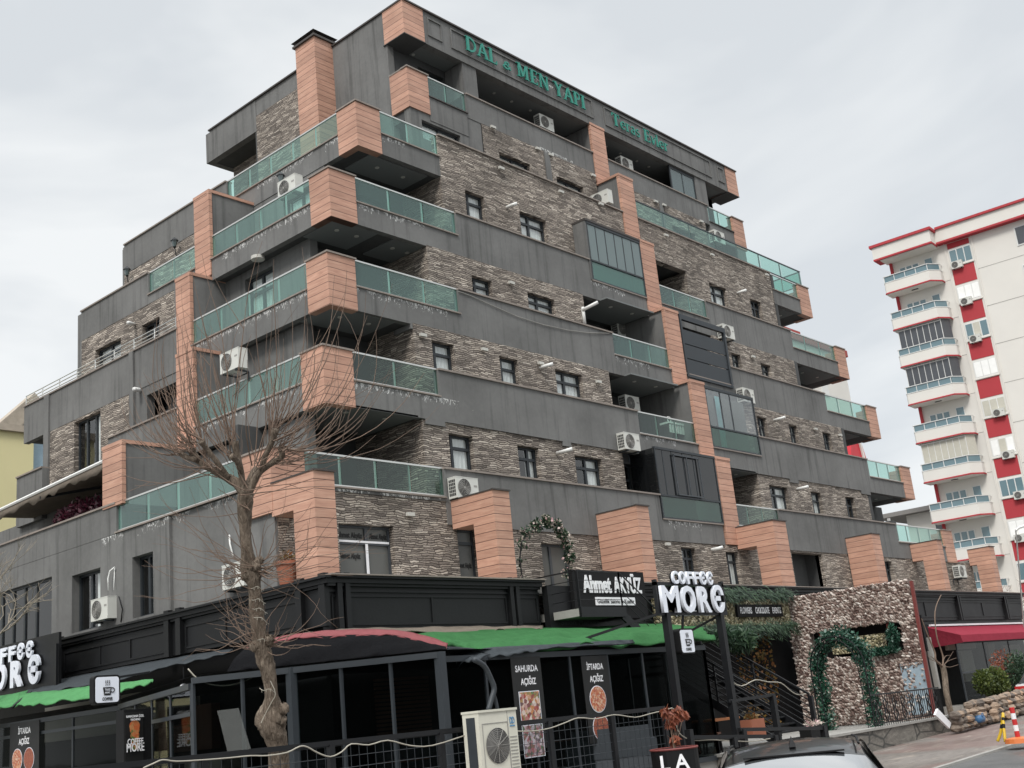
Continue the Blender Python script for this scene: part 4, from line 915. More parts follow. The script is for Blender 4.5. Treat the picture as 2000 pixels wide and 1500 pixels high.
# ================================================================== signs
simple('sign_white', rgb(.75, .78, .85), .4, 0, .02); simple('gold_flower', rgb(.24, .20, .12), .95, 0, .95, 9, 1.0)
def dried():
    m_, t, o = new_mat('gold_flower'); n = N(t); pos = n('ShaderNodeNewGeometry').outputs['Position']
    v = n('ShaderNodeTexVoronoi', {0: pos, 'Scale': 15.0}); q = n('ShaderNodeSeparateColor', {0: v.outputs['Color']})
    c = n.ramp(q.outputs[0], [(0, (.03, .028, .015)), (.35, (.14, .12, .06)), (.7, (.32, .28, .17)), (1, (.55, .50, .36))])
    b = n('ShaderNodeBsdfPrincipled', {'Base Color': c, 'Roughness': .95}); t.links.new(n('ShaderNodeBump', {'Height': v.outputs['Distance'], 'Strength': 1.0, 'Distance': -.06}).outputs[0], b.inputs['Normal']); t.links.new(b.outputs[0], o.inputs[0]); MAT['gold_flower'] = m_
dried()
def deco(text, org, ud, h, parent, width, mat='sign_white', depth=.05, bold=.035):
    o = text_at(text, org, ud, h, MAT[mat], depth, bold, 'letter', parent, width); return o
# COFFEE MORE on two posts
S1 = thing('post_sign', 'white COFFEE MORE letters on a black frame carried by two tall posts', 'sign', (20.8, 13.5, -.3))
for x in (19.74, 21.74): MB().box(x-.065, x+.065, 13.43, 13.57, -.45, 3.32).build('post', MAT['black_steel'], S1)
fr_ = MB(); fr_.box(19.45, 22.0, 13.46, 13.54, 3.26, 3.34); fr_.box(19.45, 19.52, 13.46, 13.54, 3.34, 3.98); fr_.box(21.93, 22.0, 13.46, 13.54, 3.34, 3.98); fr_.box(19.45, 22.0, 13.46, 13.54, 3.86, 3.93)
fr_.bar((19.5, 13.5, 3.3), (18.3, 15.2, 2.85), .05); fr_.bar((21.9, 13.5, 3.3), (21.2, 14.4, 2.85), .05); fr_.build('frame', MAT['black_steel'], S1)
MB().box(19.6, 21.9, 13.5, 13.53, 3.36, 3.84).build('backing', MAT['black_steel'], S1)
for mt, dy, sc in (('black', .035, 0), ('sign_white', -.02, 0)):  # black copies set off behind the white letters imitate their shadow
    xx = [(19.52, .60, 'M'), (20.22, .50, 'O'), (20.86, .42, 'R'), (21.40, .42, 'Є')]
    for x, w, ch in xx: deco(ch, (x+(.02 if mt == 'black' else 0), 13.43+dy, 3.33), (1, 0, 0), .50, S1, w, mt, .035, .03)
    for i, ch in enumerate('COFFЄЄ'): deco(ch, (20.0+i*.262+(.02 if mt == 'black' else 0), 13.43+dy, 3.90), (1, 0, 0), .24, S1, .20, mt, .025, .03)
# light boxes with the cup
def cup_box(cx, cy, cz, w, label, side):
    r = thing('light_box', label, 'sign', (cx, cy, cz-w/2))
    def rr(w_, h_, y0, y1, rad):
        m = MB(); pts = []
        for ax, az, s in ((w_/2-rad, -h_/2+rad, -90), (w_/2-rad, h_/2-rad, 0), (-w_/2+rad, h_/2-rad, 90), (-w_/2+rad, -h_/2+rad, 180)):
            for k in range(6): a = math.radians(s+k*18); pts.append((cx+ax+rad*math.cos(a), cz+az+rad*math.sin(a)))
        a_ = [(x, y0, z) for x, z in pts]; b_ = [(x, y1, z) for x, z in pts]; m.poly(a_); m.poly(b_[::-1])
        for i in range(len(pts)): j = (i+1) % len(pts); m.quad(a_[j], a_[i], b_[i], b_[j])
        return m
    rr(w, w*.98, cy, cy+.16, w*.13).build('housing', MAT['black'], r); rr(w*.88, w*.86, cy-.006, cy+.01, w*.1).build('face', MAT['sign_white'], r)
    y = cy-.014; s = w/10
    m = MB(); m.poly([(cx-1.7*s, y, cz+.8*s), (cx-1.25*s, y, cz-1.9*s), (cx+1.25*s, y, cz-1.9*s), (cx+1.6*s, y, cz+.8*s)])
    m.ring((cx+1.9*s, y, cz-.2*s), (0, 1, 0), .75*s, .16*s, 16, 4)
    for k in (-.7, 0, .7): m.tube([(cx+k*s, y, cz+1.4*s), (cx+k*s+.25*s, y, cz+2*s), (cx+k*s-.1*s, y, cz+2.6*s), (cx+k*s+.2*s, y, cz+3.2*s)], .11*s, 4)
    m.build('cup_emblem', MAT['text_dark'], r)
    text_at('TAKE', (cx-1.05*s, y-.004, cz-.4*s), (1, 0, 0), .75*s, MAT['sign_white'], .001, .01, 'lettering', r, 2.1*s); text_at('AWAY', (cx-1.0*s, y-.004, cz-1.35*s), (1, 0, 0), .65*s, MAT['sign_white'], .001, .01, 'lettering', r, 2.0*s)
    text_at('COFFEE', (cx-1.9*s, y, cz-3.6*s), (1, 0, 0), 1.0*s, MAT['text_dark'], .001, .03, 'lettering', r, 3.8*s)
    m = MB(); m.bar((cx+side[0][0], cy+.08, cz+side[0][1]), side[1], .04); m.build('bracket', MAT['black_steel'], r)
    return r
cup_box(20.3, 13.45, 2.74, .52, 'white light box with a take away coffee cup, hung under the two-post sign', ((0, .24), (20.35, 13.5, 3.28)))
cup_box(12.02, 21.4, 2.9, .56, 'white light box with a take away coffee cup, over the left shop front', ((0, .2), (13.0, 21.5, 3.2)))
# left sign
S2_ = thing('wall_sign', 'white COFFEE MORE letters cut by the left edge of the picture', 'sign', (14.9, 31, 3.7))
MB().box(15.05, 15.12, 29.2, 34.5, 3.55, 4.9).build('backing', MAT['black_panel'], S2_)
MB().box(14.95, 15.02, 29.15, 29.22, 3.1, 4.6).build('frame', MAT['black_steel'], S2_)
for mt, dx in (('black', .05), ('sign_white', 0)):  # the black set is a modelled shadow of the white letters
    for ch, y, w in (('Є', 30.75-.1, .62), ('R', 31.65, .66), ('O', 32.65, .7), ('M', 33.9, .95)): deco(ch, (14.97+dx, y+dx*.6, 3.74), (0, -1, 0), .62, S2_, w, mt, .035, .05)
    for i, ch in enumerate('ЄЄFFOC'): deco(ch, (14.97+dx, 31.05+i*.5-.25, 4.42), (0, -1, 0), .37, S2_, .36, mt, .025, .045)
# salon board
S3_ = thing('salon_sign', 'black board lettered Ahmet AKYÜZ above a white Güzellik strip, behind the landing rail', 'sign', (24.9, 18.75, 3.9))
MB().box(23.48, 26.62, 18.78, 18.9, 3.85, 5.1).build('board', MAT['black'], S3_); 
text_at('Ahmet', (23.86, 18.76, 4.53), (1, 0, 0), .42, MAT['white_paint'], .012, .035, 'lettering', S3_, 1.2); text_at('AKYÜZ', (25.18, 18.76, 4.53), (1, 0, 0), .40, MAT['white_paint'], .012, .03, 'lettering', S3_, 1.25)
MB().box(24.33, 26.05, 18.75, 18.78, 4.19, 4.40).build('strip', MAT['white_paint'], S3_); text_at('Güzellik Salonu & Kuaför', (24.38, 18.745, 4.24), (1, 0, 0), .11, MAT['text_dark'], .002, .012, 'lettering', S3_, 1.62)
MB().box(22.6, 26.5, 18.92, 19.1, 3.4, 4.7).build('backing', MAT['black_panel'], S3_)
for k, tx in enumerate(('Salon Merkezi', 'Hayal Tasarım')): text_at(tx, (23.0+k*.3, 18.91, 3.72-.22*k), (1, 0, 0), .12, MAT['steel_grey'], .002, .01, 'lettering', S3_, 1.6)
# flower board
S4_ = thing('flower_board', 'board covered in dried flowers carrying white SIENNA letters, framed by ferns', 'sign', (31, 19.0, 3.5))
MB().box(27.3, 34.7, 18.9, 19.1, 3.62, 4.42).build('flower_panel', MAT['gold_flower'], S4_)
text_at('SIENNA', (28.0, 18.88, 3.92), (1, 0, 0), .42, MAT['white_paint'], .02, .02, 'lettering', S4_, 2.1)
MB().box(31.35, 34.1, 18.82, 18.9, 3.86, 4.24).build('board', MAT['black'], S4_)
for tx, x, w in (('FLOWERS', 31.5, .68), ('CHOCOLATE', 32.4, .84), ('EVENTS', 33.45, .52)): text_at(tx, (x, 18.81, 3.96), (1, 0, 0), .19, MAT['white_paint'], .004, .008, 'lettering', S4_, w)
# ================================================================== air conditioners
def make_ac(name='air_conditioner'):
    r = bpy.data.objects.new(name, None); COL.objects.link(r)
    w, d, h = .84, .30, .56
    m = MB(); m.box(-w/2, w/2, -d, 0, .06, h+.06); m.box(-w/2-.004, w/2+.004, -d-.006, .004, h+.045, h+.065); m.build('housing', MAT['ac_white'], r)
    cx = -.12; m = MB(); m.disc((cx, -d-.006, h/2+.06), (0, 1, 0), .235, 28, .008); m.build('fan_opening', MAT['ac_dark'], r)
    m = MB()
    for q in (.23, .19, .15, .11, .07): m.ring((cx, -d-.014, h/2+.06), (0, 1, 0), q, .0065, 24, 4)
    for k in range(10):
        a = k*math.pi/5; m.tube([(cx+.03*math.cos(a), -d-.014, h/2+.06+.03*math.sin(a)), (cx+.235*math.cos(a+.25), -d-.014, h/2+.06+.235*math.sin(a+.25))], .004, 4)
    m.disc((cx, -d-.016, h/2+.06), (0, 1, 0), .038, 14, .012); m.build('fan_grille', MAT['ac_grille'], r)
    m = MB()
    for i in range(4):
        for j in range(5): m.box(-w/2-.006, -w/2+.002, -d+.03+i*.062, -d+.078+i*.062, .12+j*.09, .19+j*.09)
    m.build('side_louvre', MAT['ac_dark'], r)
    MB().box(w/2-.17, w/2-.05, -d-.005, -d+.002, .38, .43).build('badge', MAT['ac_grille'], r)
    m = MB()
    for x in (-.28, .28): m.box(x-.02, x+.02, -d-.02, .12, .0, .04); m.box(x-.02, x+.02, .10, .13, -.25, .0)
    m.box(-.28, .28, .10, .125, -.02, .012)
    m.build('bracket', MAT['steel_grey'], r)
    return r
ACS = [  # pixel of the near lower front corner, plane, facing, label
 (893, 971, 20.7, 'f', 'white air conditioner on the lowest balcony parapet above the first plank portals'),
 (1222, 876, 21.28, 'f', 'white air conditioner bracketed on the parapet directly above the dark balcony glazing'),
 (1454, 783, 21.95, 'f', 'white air conditioner on the parapet beside the teal curtained balcony'),
 (1415, 657, 22.58, 'f', 'white air conditioner on the parapet beside the grey roller screens'),
 (1398, 470, 24.18, 'f', 'white air conditioner under the topmost right corner glass, beside the last top planks'),
 (1208, 653, 24.1, 'f', 'air conditioner in the balcony behind the hose-draped parapet, under the tall green panes'),
 (1224, 800, 22.9, 'f', 'air conditioner in the balcony with the white laundry basket'),
 (1056, 246, 24.88, 'f', 'yellowed air conditioner in the left penthouse loggia under MEN YAPI'),
 (1215, 327, 24.9, 'f', 'air conditioner in the right penthouse loggia under Teras Evler'),
 (1876, 1127, 20.6, 'f', 'air conditioner between the last two plank portals on the right'),
 (1206, 387, 23.75, 'l', 'white air conditioner tucked under the wooden bracket of the upper central fin'),
 (577, 371, 24.95, 'l', 'white air conditioner high on the left wall beside a wall lantern'),
 (466, 716, 24.6, 'l', 'white air conditioner on the left wall seen through the top twigs'),
 (210, 1207, 27.75, 'l', 'white air conditioner with looping pipe between two tall first floor windows'),
 (477, 1143, 21.9, 'l', 'white air conditioner half behind the tree trunk')]
proto = make_ac()
for i, (px, py, Y_, face, lab) in enumerate(ACS):
    o = proto if i == 0 else copy_tree(proto)
    p = Vector((34.3, 23.55, 20.34)) if px == 1206 else on(px, py, Y=Y_)
    if face == 'f': o.location = (p.x+.42, p.y+.30, p.z-.06)
    else: o.rotation_euler = (0, 0, -math.pi/2); o.location = (p.x+.30, p.y+.42, p.z-.06)
    tag(o, lab, 'air conditioner', 'outdoor air conditioner units')
# pipes
def pipe(name, pts, r, mat='white_pvc', parent=B, k=7): return MB().tube(pts, r, k).build(name, MAT[mat], parent, smooth=True)
pipe('pipe', [on(212, 1153, X=15.7), on(211, 1130, X=15.7), on(215, 1115, X=15.75), on(224, 1108, X=15.8)], .02)
pipe('pipe', [on(222, 1152, X=15.75), on(223, 1130, X=15.8), on(224, 1108, X=15.85)], .012)
pipe('pipe', [on(232, 1165, X=15.8), on(239, 1190, X=15.8), on(236, 1215, X=15.85)], .015, 'black')
pipe('pipe', [on(455, 1085, X=15.75), on(449, 1062, X=15.8), on(448, 1045, X=15.85)], .02)
for (a, b, Y1, Y2) in (((1142, 633), (1138, 600), 22.7, 22.7), ((1137, 606), (1168, 590), 22.7, 22.2)): pipe('vent_pipe', [on(*a, Y=Y1), on(*b, Y=Y2)], .06)
for (px, py, Y_) in ((1066, 715, 22.0), (1103, 881, 21.3), (1447, 570, 23.3), (1522, 818, 22.0), (1567, 953, 21.4), (1398, 1072, 20.9), (997, 402, 23.3)):
    p = on(px, py, Y=Y_); pipe('vent_pipe', [p+Vector((0, .3, 0)), p+Vector((.0, -.1, 0)), p+Vector((.1, -.22, .03))], .06)
pipe('vent_pipe', [on(282, 764, X=19.2), on(262, 760, X=18.6)], .07); pipe('vent_pipe', [on(263, 634, X=19.7), on(250, 630, X=19.3)], .06)
# hose draped on the level-4 parapet, laundry basket, lanterns
hp = [(895, 569), (920, 578), (960, 596), (1010, 618), (1060, 634), (1110, 645), (1150, 650), (1190, 651)]
tag(MB().tube([on(x, y, Y=22.24) for x, y in hp], .012, 6).build('hose', MAT['concrete']), 'grey hose hanging in a long curve over the parapet', 'hose')
lb = thing('laundry_rack', 'white laundry airer behind the green glass of a middle balcony', 'laundry rack', on(1322, 828, Y=22.1))
m = MB(); p = on(1322, 828, Y=22.1)
m.box(p.x-.5, p.x+.5, p.y, p.y+.4, p.z-.02, p.z+.05); m.tube([p+Vector((-.4, .1, .05)), p+Vector((-.4, .1, .25)), p+Vector((-.25, .1, .25)), p+Vector((-.2, .1, .05))], .018, 5)
for i in range(6): m.box(p.x-.45+i*.16, p.x-.35+i*.16, p.y+.02, p.y+.05, p.z-.35, p.z-.02)
m.build('frame', MAT['white_pvc'], lb); 
def lantern(px, py, X, label):
    p = on(px, py, X=X); r = thing('wall_lantern', label, 'lantern', p)
    m = MB(); m.tube([p, p+Vector((0, 0, .22))], [.05, .11], 6); m.build('glass', MAT['smoke_glass'], r)
    m = MB(); m.tube([p+Vector((0, 0, .22)), p+Vector((0, 0, .27)), p+Vector((0, 0, .36))], [.15, .12, .02], 6); m.tube([p+Vector((0, 0, -.06)), p], [.02, .06], 6); m.tube([p+Vector((0, 0, -.04)), p+Vector((.05, 0, -.3)), p+Vector((.25, 0, -.3))], .02, 5); m.build('frame', MAT['black_steel'], r)
lantern(549, 356, 21.15, 'black wall lantern beside the highest left air conditioner')
lantern(341, 482, 21.15, 'black wall lantern on the stone of the upper left terrace')
lantern(248, 538, 21.15, 'black wall lantern at the far corner of the upper left terrace')
# terrace awning on the left with its valance, and the purple shrub
TA = thing('terrace_awning', 'grey striped awning with a white front bar over the left first floor terrace', 'awning', (16, 31, 9))
a0, a1, b0, b1 = on(202, 901, X=15.9), on(-30, 1010, X=15.9), Vector((18.45, 28.6, 9.55)), Vector((18.45, 37, 9.55))
cloth('canvas', 'beige_tarp', [b0, b1], [a0, a1], 40, 6, .0, .01, 21, TA); cloth('valance', 'beige_tarp', [a0, a1], [a0-Vector((0, 0, .25)), a1-Vector((0, 0, .25))], 60, 2, 0, .05, 22, TA)
MB().tube([a0, a1], .05, 6).build('front_bar', MAT['white_pvc'], TA); MB().bar(Vector((17.8, 30, 9.3)), a0.lerp(a1, .5)-Vector((0, 0, .2)), .07).build('arm', MAT['black_steel'], TA)

# ================================================================== foliage
def leaf_mat(name, stops, tr=.25):
    m_, t, o = new_mat(name); n = N(t)
    g = n('ShaderNodeNewGeometry'); c = n.ramp(g.outputs['Random Per Island'], stops)
    c = n('ShaderNodeMixRGB', {0: 1.0, 1: c, 2: n.math('MULTIPLY_ADD', n.noise(g.outputs['Position'], 1.7, 4), .8, .6)}, blend_type='MULTIPLY').outputs[0]
    b = n('ShaderNodeBsdfPrincipled', {'Base Color': c, 'Roughness': .55}); tl = n('ShaderNodeBsdfTranslucent', {0: c})
    t.links.new(n('ShaderNodeMixShader', {0: tr, 1: b.outputs[0], 2: tl.outputs[0]}).outputs[0], o.inputs[0]); MAT[name] = m_
leaf_mat('leaf_green', [(0, (.012, .03, .016)), (.5, (.03, .065, .035)), (1, (.07, .12, .06))])
leaf_mat('leaf_teal', [(0, (.008, .035, .022)), (.5, (.02, .085, .05)), (.85, (.045, .14, .09)), (1, (.25, .34, .30))])
leaf_mat('leaf_olive', [(0, (.03, .05, .012)), (.5, (.07, .10, .02)), (1, (.14, .17, .04))])
leaf_mat('leaf_rust', [(0, (.12, .03, .015)), (.5, (.26, .075, .04)), (1, (.36, .13, .07))])
leaf_mat('leaf_autumn', [(0, (.05, .04, .015)), (.5, (.16, .10, .02)), (1, (.25, .09, .03))])
leaf_mat('leaf_purple', [(0, (.02, .004, .01)), (1, (.09, .012, .03))]); leaf_mat('petal', [(0, (.5, .42, .36)), (.5, (.62, .58, .5)), (1, (.55, .3, .33))])
def leaves(m, rnd, c, n, r, size, droop=0, elong=2.4, surf=.5):
    """n leaf faces inside an ellipsoid of radii r about c"""
    for _ in range(n):
        v = Vector((rnd.gauss(0, 1), rnd.gauss(0, 1), rnd.gauss(0, 1))).normalized()*(rnd.random()**surf)
        p = Vector((c[0]+v.x*r[0], c[1]+v.y*r[1], c[2]+v.z*r[2]))
        d = (v+Vector((rnd.gauss(0, .6), rnd.gauss(0, .6), rnd.gauss(0, .6)-droop))).normalized(); s = size*rnd.uniform(.6, 1.3)
        u = d.cross(Vector((rnd.gauss(0, 1), rnd.gauss(0, 1), rnd.gauss(0, 1)))).normalized()*s*.5
        q = d*s*elong*.5; m.quad(p-q, p+u, p+q, p-u)
    return m
rnd = random.Random(5)
def plant(name, label, cat, spots, mat, size, group=None, stem=None, elong=2.4):
    base = min((s[0] for s in spots), key=lambda c: c[2]); r = thing(name, label, cat, (base[0], base[1], base[2]-spots[0][2][2]), group)
    m = MB()
    for c, n, rr in spots: leaves(m, rnd, c, n, rr, size, elong=elong)
    m.build('foliage', MAT[mat], r)
    if stem:
        s = MB()
        for a, b, w in stem: s.tube([a, Vector(a).lerp(Vector(b), .5)+Vector((.03, .02, 0)), b], [w, w*.8, w*.5], 6)
        s.build('stem', MAT['bark'], r)
    return r
plant('purple_shrub', 'dark purple shrub under the left terrace awning', 'shrub', [((16.4, 29.9+i*.75, 8.25+.1*(i % 2)), 500, (.35, .6, .5)) for i in range(3)], 'leaf_purple', .07)
# ferns round the flower board
for k, (z, n_) in enumerate(((4.56, 'fern garland above the dried flower board'), (3.52, 'fern garland below the dried flower board'))):
    r = thing('fern_garland', n_, 'garland', (31, 18.9, z-.2)); m = MB()
    for i in range(90):
        x = rnd.uniform(28.2, 34.6)
        for _ in range(22):
            p = Vector((x+rnd.gauss(0, .25), 18.82+rnd.uniform(-.14, .06), z+.06*math.sin(x*5)+rnd.gauss(0, .09))); d = Vector((rnd.gauss(.3, .9), -.5, rnd.gauss(-.7, .5))).normalized()*rnd.uniform(.12, .3); u = Vector((.02, 0, .008)); m.quad(p, p+d*.5+u, p+d, p+d*.5-u)
    m.build('foliage', MAT['leaf_green'], r)
plant('hanging_fern', 'bushy fern hanging over the outside stair', 'plant', [((27.2, 16.4, 2.95), 700, (.55, .4, .32)), ((26.2, 16.4, 3.1), 250, (.5, .4, .2))], 'leaf_green', .06, elong=5)
iv = thing('ivy_wall', 'autumn ivy on the wall behind the outside stair', 'ivy', (31.5, 19.2, .4)); m = MB()
for _ in range(1100):
    x = rnd.uniform(31.6, 33.8); z = rnd.uniform(.5, 3.4)
    if rnd.random() < .35+.5*math.sin(x*2.1+z*1.7)**2: leaves(m, rnd, (x, 19.25, z), 1, (.02, .06, .02), .09, elong=1.3)
m.build('foliage', MAT['leaf_autumn'], iv)

# ================================================================== outside stair
ST = thing('outside_stair', 'black steel outside stair with bar railings climbing to the salon landing', 'stair', (26, 15, .35))
MB().box(22.75, 24.55, 18.1, 21.0, 3.83, 4.02).build('landing', MAT['concrete'], ST); MB().box(22.75, 24.6, 18.02, 18.1, 3.80, 4.05).build('landing_beam', MAT['black_steel'], ST)
def railing(a, b, parent, h=.95, n=4, posts=3, w=.035):
    a, b = Vector(a), Vector(b); m = MB()
    for i in range(n+1): z = Vector((0, 0, h*(i+1)/(n+1))); m.bar(a+z, b+z, w if i == n else w*.5)
    for i in range(posts): p = a.lerp(b, i/(posts-1)); m.bar(p, p+Vector((0, 0, h)), w)
    m.build('railing', MAT['black_steel'], parent)
railing((22.78, 20.9, 4.0), (22.78, 18.1, 4.0), ST, n=3); railing((22.78, 18.06, 4.0), (24.5, 18.06, 4.0), ST, n=3, posts=2, w=.028); railing((24.5, 18.06, 4.0), (26.9, 18.06, 2.45), ST, n=3, posts=2, w=.028)
for i in range(8): MB().box(24.55+i*.3, 24.87+i*.3, 18.1, 19.0, 3.78-i*.18, 3.83-i*.18).build('tread', MAT['black_steel'], ST)
MB().bar((24.5, 18.08, 3.85), (27.0, 18.08, 2.25), .05, .22).build('stringer', MAT['black_steel'], ST)
MB().box(25.5, 27.4, 17.6, 19.0, 2.28, 2.36).build('landing', MAT['black_steel'], ST)
for x in (25.5, 27.35):
    MB().bar((x, 17.7, 2.30), (x, 14.75, .42), .05, .2).build('stringer', MAT['black_steel'], ST); railing((x, 17.7, 2.38), (x, 14.75, .5), ST, posts=3, n=5, w=.045)
for i in range(11): MB().box(25.55, 27.3, 17.5-i*.27-.14, 17.5-i*.27+.14, 2.13-i*.171, 2.17-i*.171).build('tread', MAT['black_steel'], ST)
for p in ((25.5, 17.65), (27.35, 17.65), (25.5, 14.7), (27.35, 14.7)): MB().box(p[0]-.05, p[0]+.05, p[1]-.05, p[1]+.05, .34, 2.3 if p[1] > 16 else 1.4).build('post', MAT['black_steel'], ST)
# chairs and a table under the stair
def chair(x, y, rz, lab):
    r = thing('wooden_chair', lab, 'chair', (0, 0, 0), 'chairs under the stair')
    MB().box(-.2, .2, -.2, .2, .42, .46).build('seat', MAT['wood_dark'], r); MB().box(-.2, .2, .18, .22, .5, .9).build('backrest', MAT['black'], r)
    for a, b in ((-.18, -.18), (.18, -.18), (-.18, .18), (.18, .18)): MB().bar((a, b, 0), (a*.9, b*.9, .43), .035).build('leg', MAT['black'], r)
    r.location = (x, y, .345); r.rotation_euler = (0, 0, rz); return r
chair(24.0, 15.6, .4, 'dark chair nearest the glass under the outside stair'); chair(24.6, 16.6, 2.4, 'dark chair at the far side of the wooden table under the stair')
tb = thing('wooden_table', 'small table with an orange wood top under the outside stair', 'table', (24.6, 15.9, .345)); simple('orange_wood', rgb(.35, .13, .05), .5)
MB().box(24.1, 25.2, 15.5, 16.2, 1.05, 1.1).build('tabletop', MAT['orange_wood'], tb)
for a, b in ((24.2, 15.6), (25.1, 15.6), (24.2, 16.1), (25.1, 16.1)): MB().bar((a, b, .345), (a, b, 1.05), .05).build('leg', MAT['black'], tb)

# ================================================================== shell-covered wall, arch, iron fence
SW = thing('shell_wall', 'free standing wall covered in pink and cream sea shells with a window-like opening', 'wall', (35, 17, .35))
holes = ((15.35, 18.45, 2.38, 3.28),)
def shell_mat():
    m_, t, o = new_mat('shells'); n = N(t); g = n('ShaderNodeNewGeometry')
    c = n.ramp(g.outputs['Random Per Island'], [(0, (.12, .07, .06)), (.25, (.30, .215, .185)), (.6, (.50, .41, .36)), (1, (.80, .74, .68))])
    c = n('ShaderNodeMixRGB', {0: 1.0, 1: c, 2: n.math('MULTIPLY_ADD', n.noise(g.outputs['Position'], 26, 3), .9, .5)}, blend_type='MULTIPLY').outputs[0]
    b = n('ShaderNodeBsdfPrincipled', {'Base Color': c, 'Roughness': .45}); t.links.new(b.outputs[0], o.inputs[0]); MAT['shells'] = m_
shell_mat(); simple('pale_blue', rgb(.30, .38, .44), .8, 0, .3); simple('shell_mortar', rgb(.20, .15, .13), .9, 0, .4, 4)
MB().box(34.885, 34.9, 14.87, 15.6, .5, 2.0).build('backing_patch', MAT['pale_blue'], SW)
m = MB()
for q in ((14.85, 15.35, .35, 4.46), (18.45, 19.12, .35, 4.5), (15.35, 18.45, .35, 2.38), (15.35, 18.45, 3.28, 4.48)): m.box(34.9, 35.2, *q[:2], *q[2:])
m.build('wall_body', MAT['shell_mortar'], SW)
m = MB()
for j in range(50):
    for i in range(52):
        y = 14.85+i*.083+.04*(j % 2)+rnd.gauss(0, .014); z = .38+j*.083+rnd.gauss(0, .014)
        if y > 19.1 or (15.38 < y < 18.42 and 2.42 < z < 3.24): continue
        if y < 15.3+.4*rnd.random() and z < 1.9 and rnd.random() < .7: continue
        r_ = rnd.uniform(.036, .056); ax = Vector((-1, rnd.gauss(.1, .35), rnd.gauss(.45, .3))).normalized(); c0 = Vector((34.9, y, z))
        m.tube([c0-ax*.02, c0+ax*.035, c0+ax*.10], [r_, r_*.8, r_*.1], 5)
m.build('shell_cladding', MAT['shells'], SW)
SB = MB().box(34.83, 35.15, 16.0, 17.7, 2.5, 2.98).build('planter_box', MAT['gold_flower'], SW); SB['label'] = 'box of dried gold flowers inside the opening'
m = leaves(MB(), rnd, (34.75, 16.0, 2.45), 900, (.15, .6, .12), .06); leaves(m, rnd, (34.75, 15.6, 2.85), 600, (.15, .2, .4), .06); m.build('foliage', MAT['leaf_teal'], SW)
m = MB()                                              # pale scrollwork seen through the opening
for i, y in enumerate((15.6, 16.15, 16.7, 17.3, 17.9, 18.25)):
    c0 = Vector((35.5, y, 3.12-.08*(i % 2))); pts = [c0+Vector((0, math.cos(a)*(.05+.025*a), math.sin(a)*(.05+.025*a))) for a in [k*.45 for k in range(18)]]; m.tube(pts, .028, 5)
m.build('scrollwork', MAT['concrete'], SW)
MB().box(35.45, 35.55, 14.9, 19.1, 2.3, 3.4).build('screen', MAT['black'], SW)
for y, mt in ((15.75, 'red_brown'), (18.05, 'red_brown')): MB().box(34.95, 35.05, y, y+.08, 2.4, 3.26).build('post', MAT[mt], SW)
GAr = thing('garland_arch', 'metal garden arch wrapped in dark green garland and small white flowers', 'arch', (32, 16, .35))
def arch_pts(X, y0, y1, zt, zb=.36, k=16):
    cy, ry = (y0+y1)/2, (y1-y0)/2; zc_ = zt-ry; return [Vector((X, y0, zb+(zc_-zb)*i/6)) for i in range(6)]+[Vector((X, cy-ry*math.cos(math.pi*i/k), zc_+ry*1.0*math.sin(math.pi*i/k))) for i in range(k+1)]+[Vector((X, y1, zc_-(zc_-zb)*i/6)) for i in range(1, 7)]
ap, aq = arch_pts(32.0, 15.35, 17.05, 2.95), arch_pts(32.6, 15.4, 17.1, 2.95)
m = MB(); m.tube(ap, .02, 5); m.tube(aq, .02, 5)
for a, b in zip(ap[::2], aq[::2]): m.tube([a, b], .012, 4)
for dy in (.28,): m.tube([p+Vector((0, (16.2-p.y)*.25, -.1)) for p in ap], .014, 4)
m.build('frame', MAT['black_steel'], GAr)
m = MB(); fl = MB()
for i in range(len(ap)):
    a = ap[i].lerp(aq[i], .5); leaves(m, rnd, a+Vector((0, (16.2-a.y)*.12, 0)), 230 if i > 8 else 170, (.36, .20+.2*rnd.random(), .22+.14*rnd.random()), .062, elong=1.9, surf=.75)
    if i > 12: leaves(fl, rnd, a, 26, (.34, .2, .2), .06, elong=1)
m.build('garland', MAT['leaf_teal'], GAr); fl.build('flowers', MAT['petal'], GAr)['kind'] = 'stuff'
IF = thing('iron_fence', 'ornate wrought iron fence panel in front of the shell wall', 'fence', (32.2, 14.35, .42)); m = MB()
m.bar((29.9, 14.36, 1.24), (34.4, 14.36, 1.22), .04); m.bar((29.9, 14.36, .5), (34.4, 14.36, .5), .03)
for i in range(33): m.tube([(29.95+i*.139, 14.36, .42), (29.95+i*.139, 14.36, 1.23)], .010, 4)
for i in range(8):
    x = 30.2+i*.556
    for s in (-1, 1): m.tube([(x, 14.36, .52), (x+s*.13, 14.36, .68), (x+s*.03, 14.36, .85), (x+s*.12, 14.36, 1.0), (x, 14.36, 1.12)], .018, 4)
m.build('panel', MAT['black_steel'], IF)
